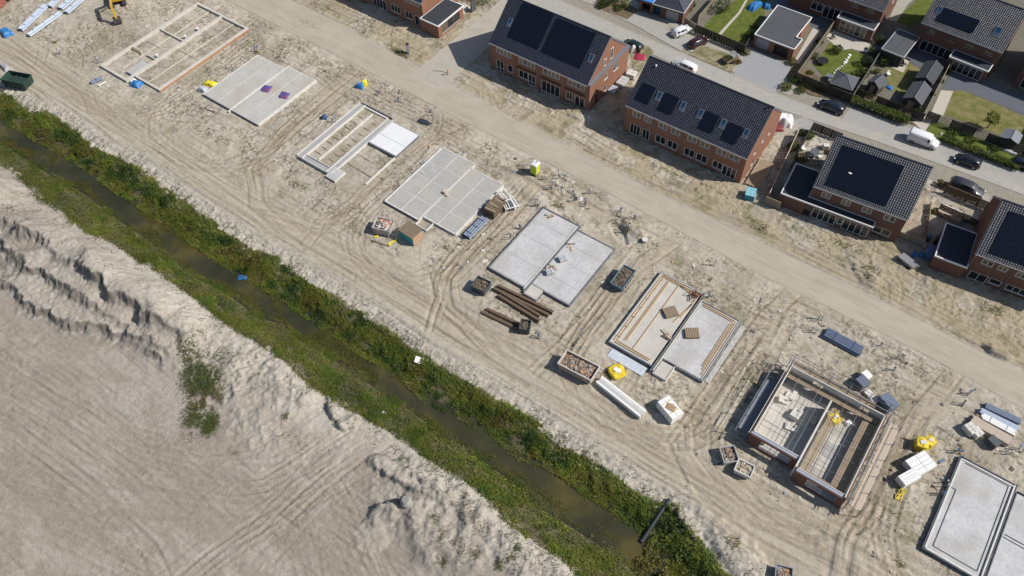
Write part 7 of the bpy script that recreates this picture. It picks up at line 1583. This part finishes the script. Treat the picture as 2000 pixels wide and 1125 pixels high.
bin_('dark wheelie bin beside the low wooden fence between the brown houses',(1811,470),M_skipb); bin_('dark bin at the wall of the right-hand house annex',(1826,476),M_dark); box_thing('storage_box','slate blue storage box against the annex of the right-hand house','box',(1815,500),(1.6,1.9,1.4),R(-5),mat('slate blue panel',(.06,.11,.21),.5,.1,2.))
for lab,px in (('blue drum on the sand between the two brown houses, left',(1786,496)),('blue drum on the sand between the two brown houses, right',(1799,497))):
    x,y=at(*px,.5); t=thing('drum',lab,'drum',(x,y,0)); q=MB(); q.tube([(0,0,0),(0,0,.3),(0,0,.6),(0,0,.9)],[.33,.36,.36,.33],14); q.build('body',M_blue,t); q=MB(); q.cyl((0,0,.9),.3,.04,14); q.build('lid',M_blued,t)
t=ground_thing('pallet_cart','low cart stacked with pale rods on the sand before the brown houses','cart',(1770,514),R(-20)); q=MB(); q.box(-1.2,-.7,.5,1.2,.7,.6); q.build('bed',M_steel,t)
for i in range(7): q=MB(); q.tube([(-1.3,-.55+.18*i,.72),(1.3+.2*(i%3),-.5+.18*i,.72)],.07,6); q.build('rod',M_pipel if i%2 else M_woodp,t)
for sx in (-.9,.9):
    for sy in (-.6,.6): q=MB(); q.tube([(sx,sy-.05,.25),(sx,sy+.05,.25)],.25,12); q.build('wheel',M_tyre,t)
pack('stacked tan boards below the board fences between the brown houses',(1835,408),(1878,430),1.6,.5,[M_woodp,M_woodg],6,2,3,name='board_stack',cat='board stack')
# behind the terraces: wrapped goods and a red sheet
wrapped('white bagged pallet load at the sunlit gable of the first terrace, upper',(1232,150),(1.6,1.5,.9),R(10),M_edge,None,None,n=(2,2)); wrapped('grey and white pallet load at the sunlit gable of the first terrace, middle',(1215,163),(1.5,2.4,.6),R(0),M_slabl,None,None,n=(2,3)); wrapped('pale block load at the sunlit gable of the first terrace, lower',(1197,178),(1.3,1.8,.45),R(0),mat('blueish blocks',(.40,.43,.50),.8,.12,2.),None,None,n=(2,3))
tarp('red plastic sheet on the ground behind the first terrace gable',(1250,112),2.2,2.2,.25,mat('red plastic',(.32,.03,.06),.5,.15,2.),R(20),'plastic_sheet','sheet',71)
tarp('heap of white plastic wrapping behind the first terrace gable',(1241,99),2.2,1.4,1.3,M_white,R(40),'plastic_wrapping','wrapping',72)
tarp('white plastic covered heap at the street corner of the long terrace',(1528,238),3.4,2.6,1.5,M_white,R(15),'plastic_wrapping','wrapping',73); tarp('dark red sheet below the white heap at the corner of the long terrace',(1518,252),2.0,1.4,.5,mat('maroon plastic',(.20,.03,.04),.5,.15,2.),R(40),'plastic_sheet','sheet',74)
tarp('pile of pale stones and cloth behind the corner annex of the top brick row',(898,18),3.0,3.2,.8,mat('pale rubble cloth',(.42,.41,.40),.8,.3,1.5),R(5),'rubbish_heap','rubbish',75); box_thing('sign_panel','dark upright panel beside the side road behind the annex','panel',(925,22),(.25,1.4,2.0),R(0),M_skipb)
shrub('green bush at the top edge beside the side road',(940,2),2.2,1.4,G2,420); shrub('dark bush at the top edge behind the annex',(918,-4),1.6,1.6,G1,320)
# rock bed stones behind the hedge
for i,(a,b_) in enumerate([(1698,200),(1705,203),(1712,206),(1718,210),(1745,212),(1757,216),(1838,262),(1850,268),(1930,300)]):
    x,y=at(a,b_); t=thing('stone',('first second third fourth fifth sixth seventh eighth ninth'.split()[i])+' grey stone from the left in the planting strips by the street','stone',(x,y,0),i*.7,'grey stones in the planting strips'); q=MB(); s=.35; q.add([(s*math.cos(k*1.05),s*.8*math.sin(k*1.05),0) for k in range(6)]+[(s*.6*math.cos(k*1.05+.3),s*.5*math.sin(k*1.05),.25) for k in range(6)],[tuple(range(6,12))]+[(k,(k+1)%6,6+(k+1)%6,6+k) for k in range(6)]); q.build('boulder',M_conc,t)
tarp('white folded sheet lying against the trellis fence near the small shed',(1973,297),2.2,.9,.25,M_white,R(-5),'plastic_sheet','sheet',76)
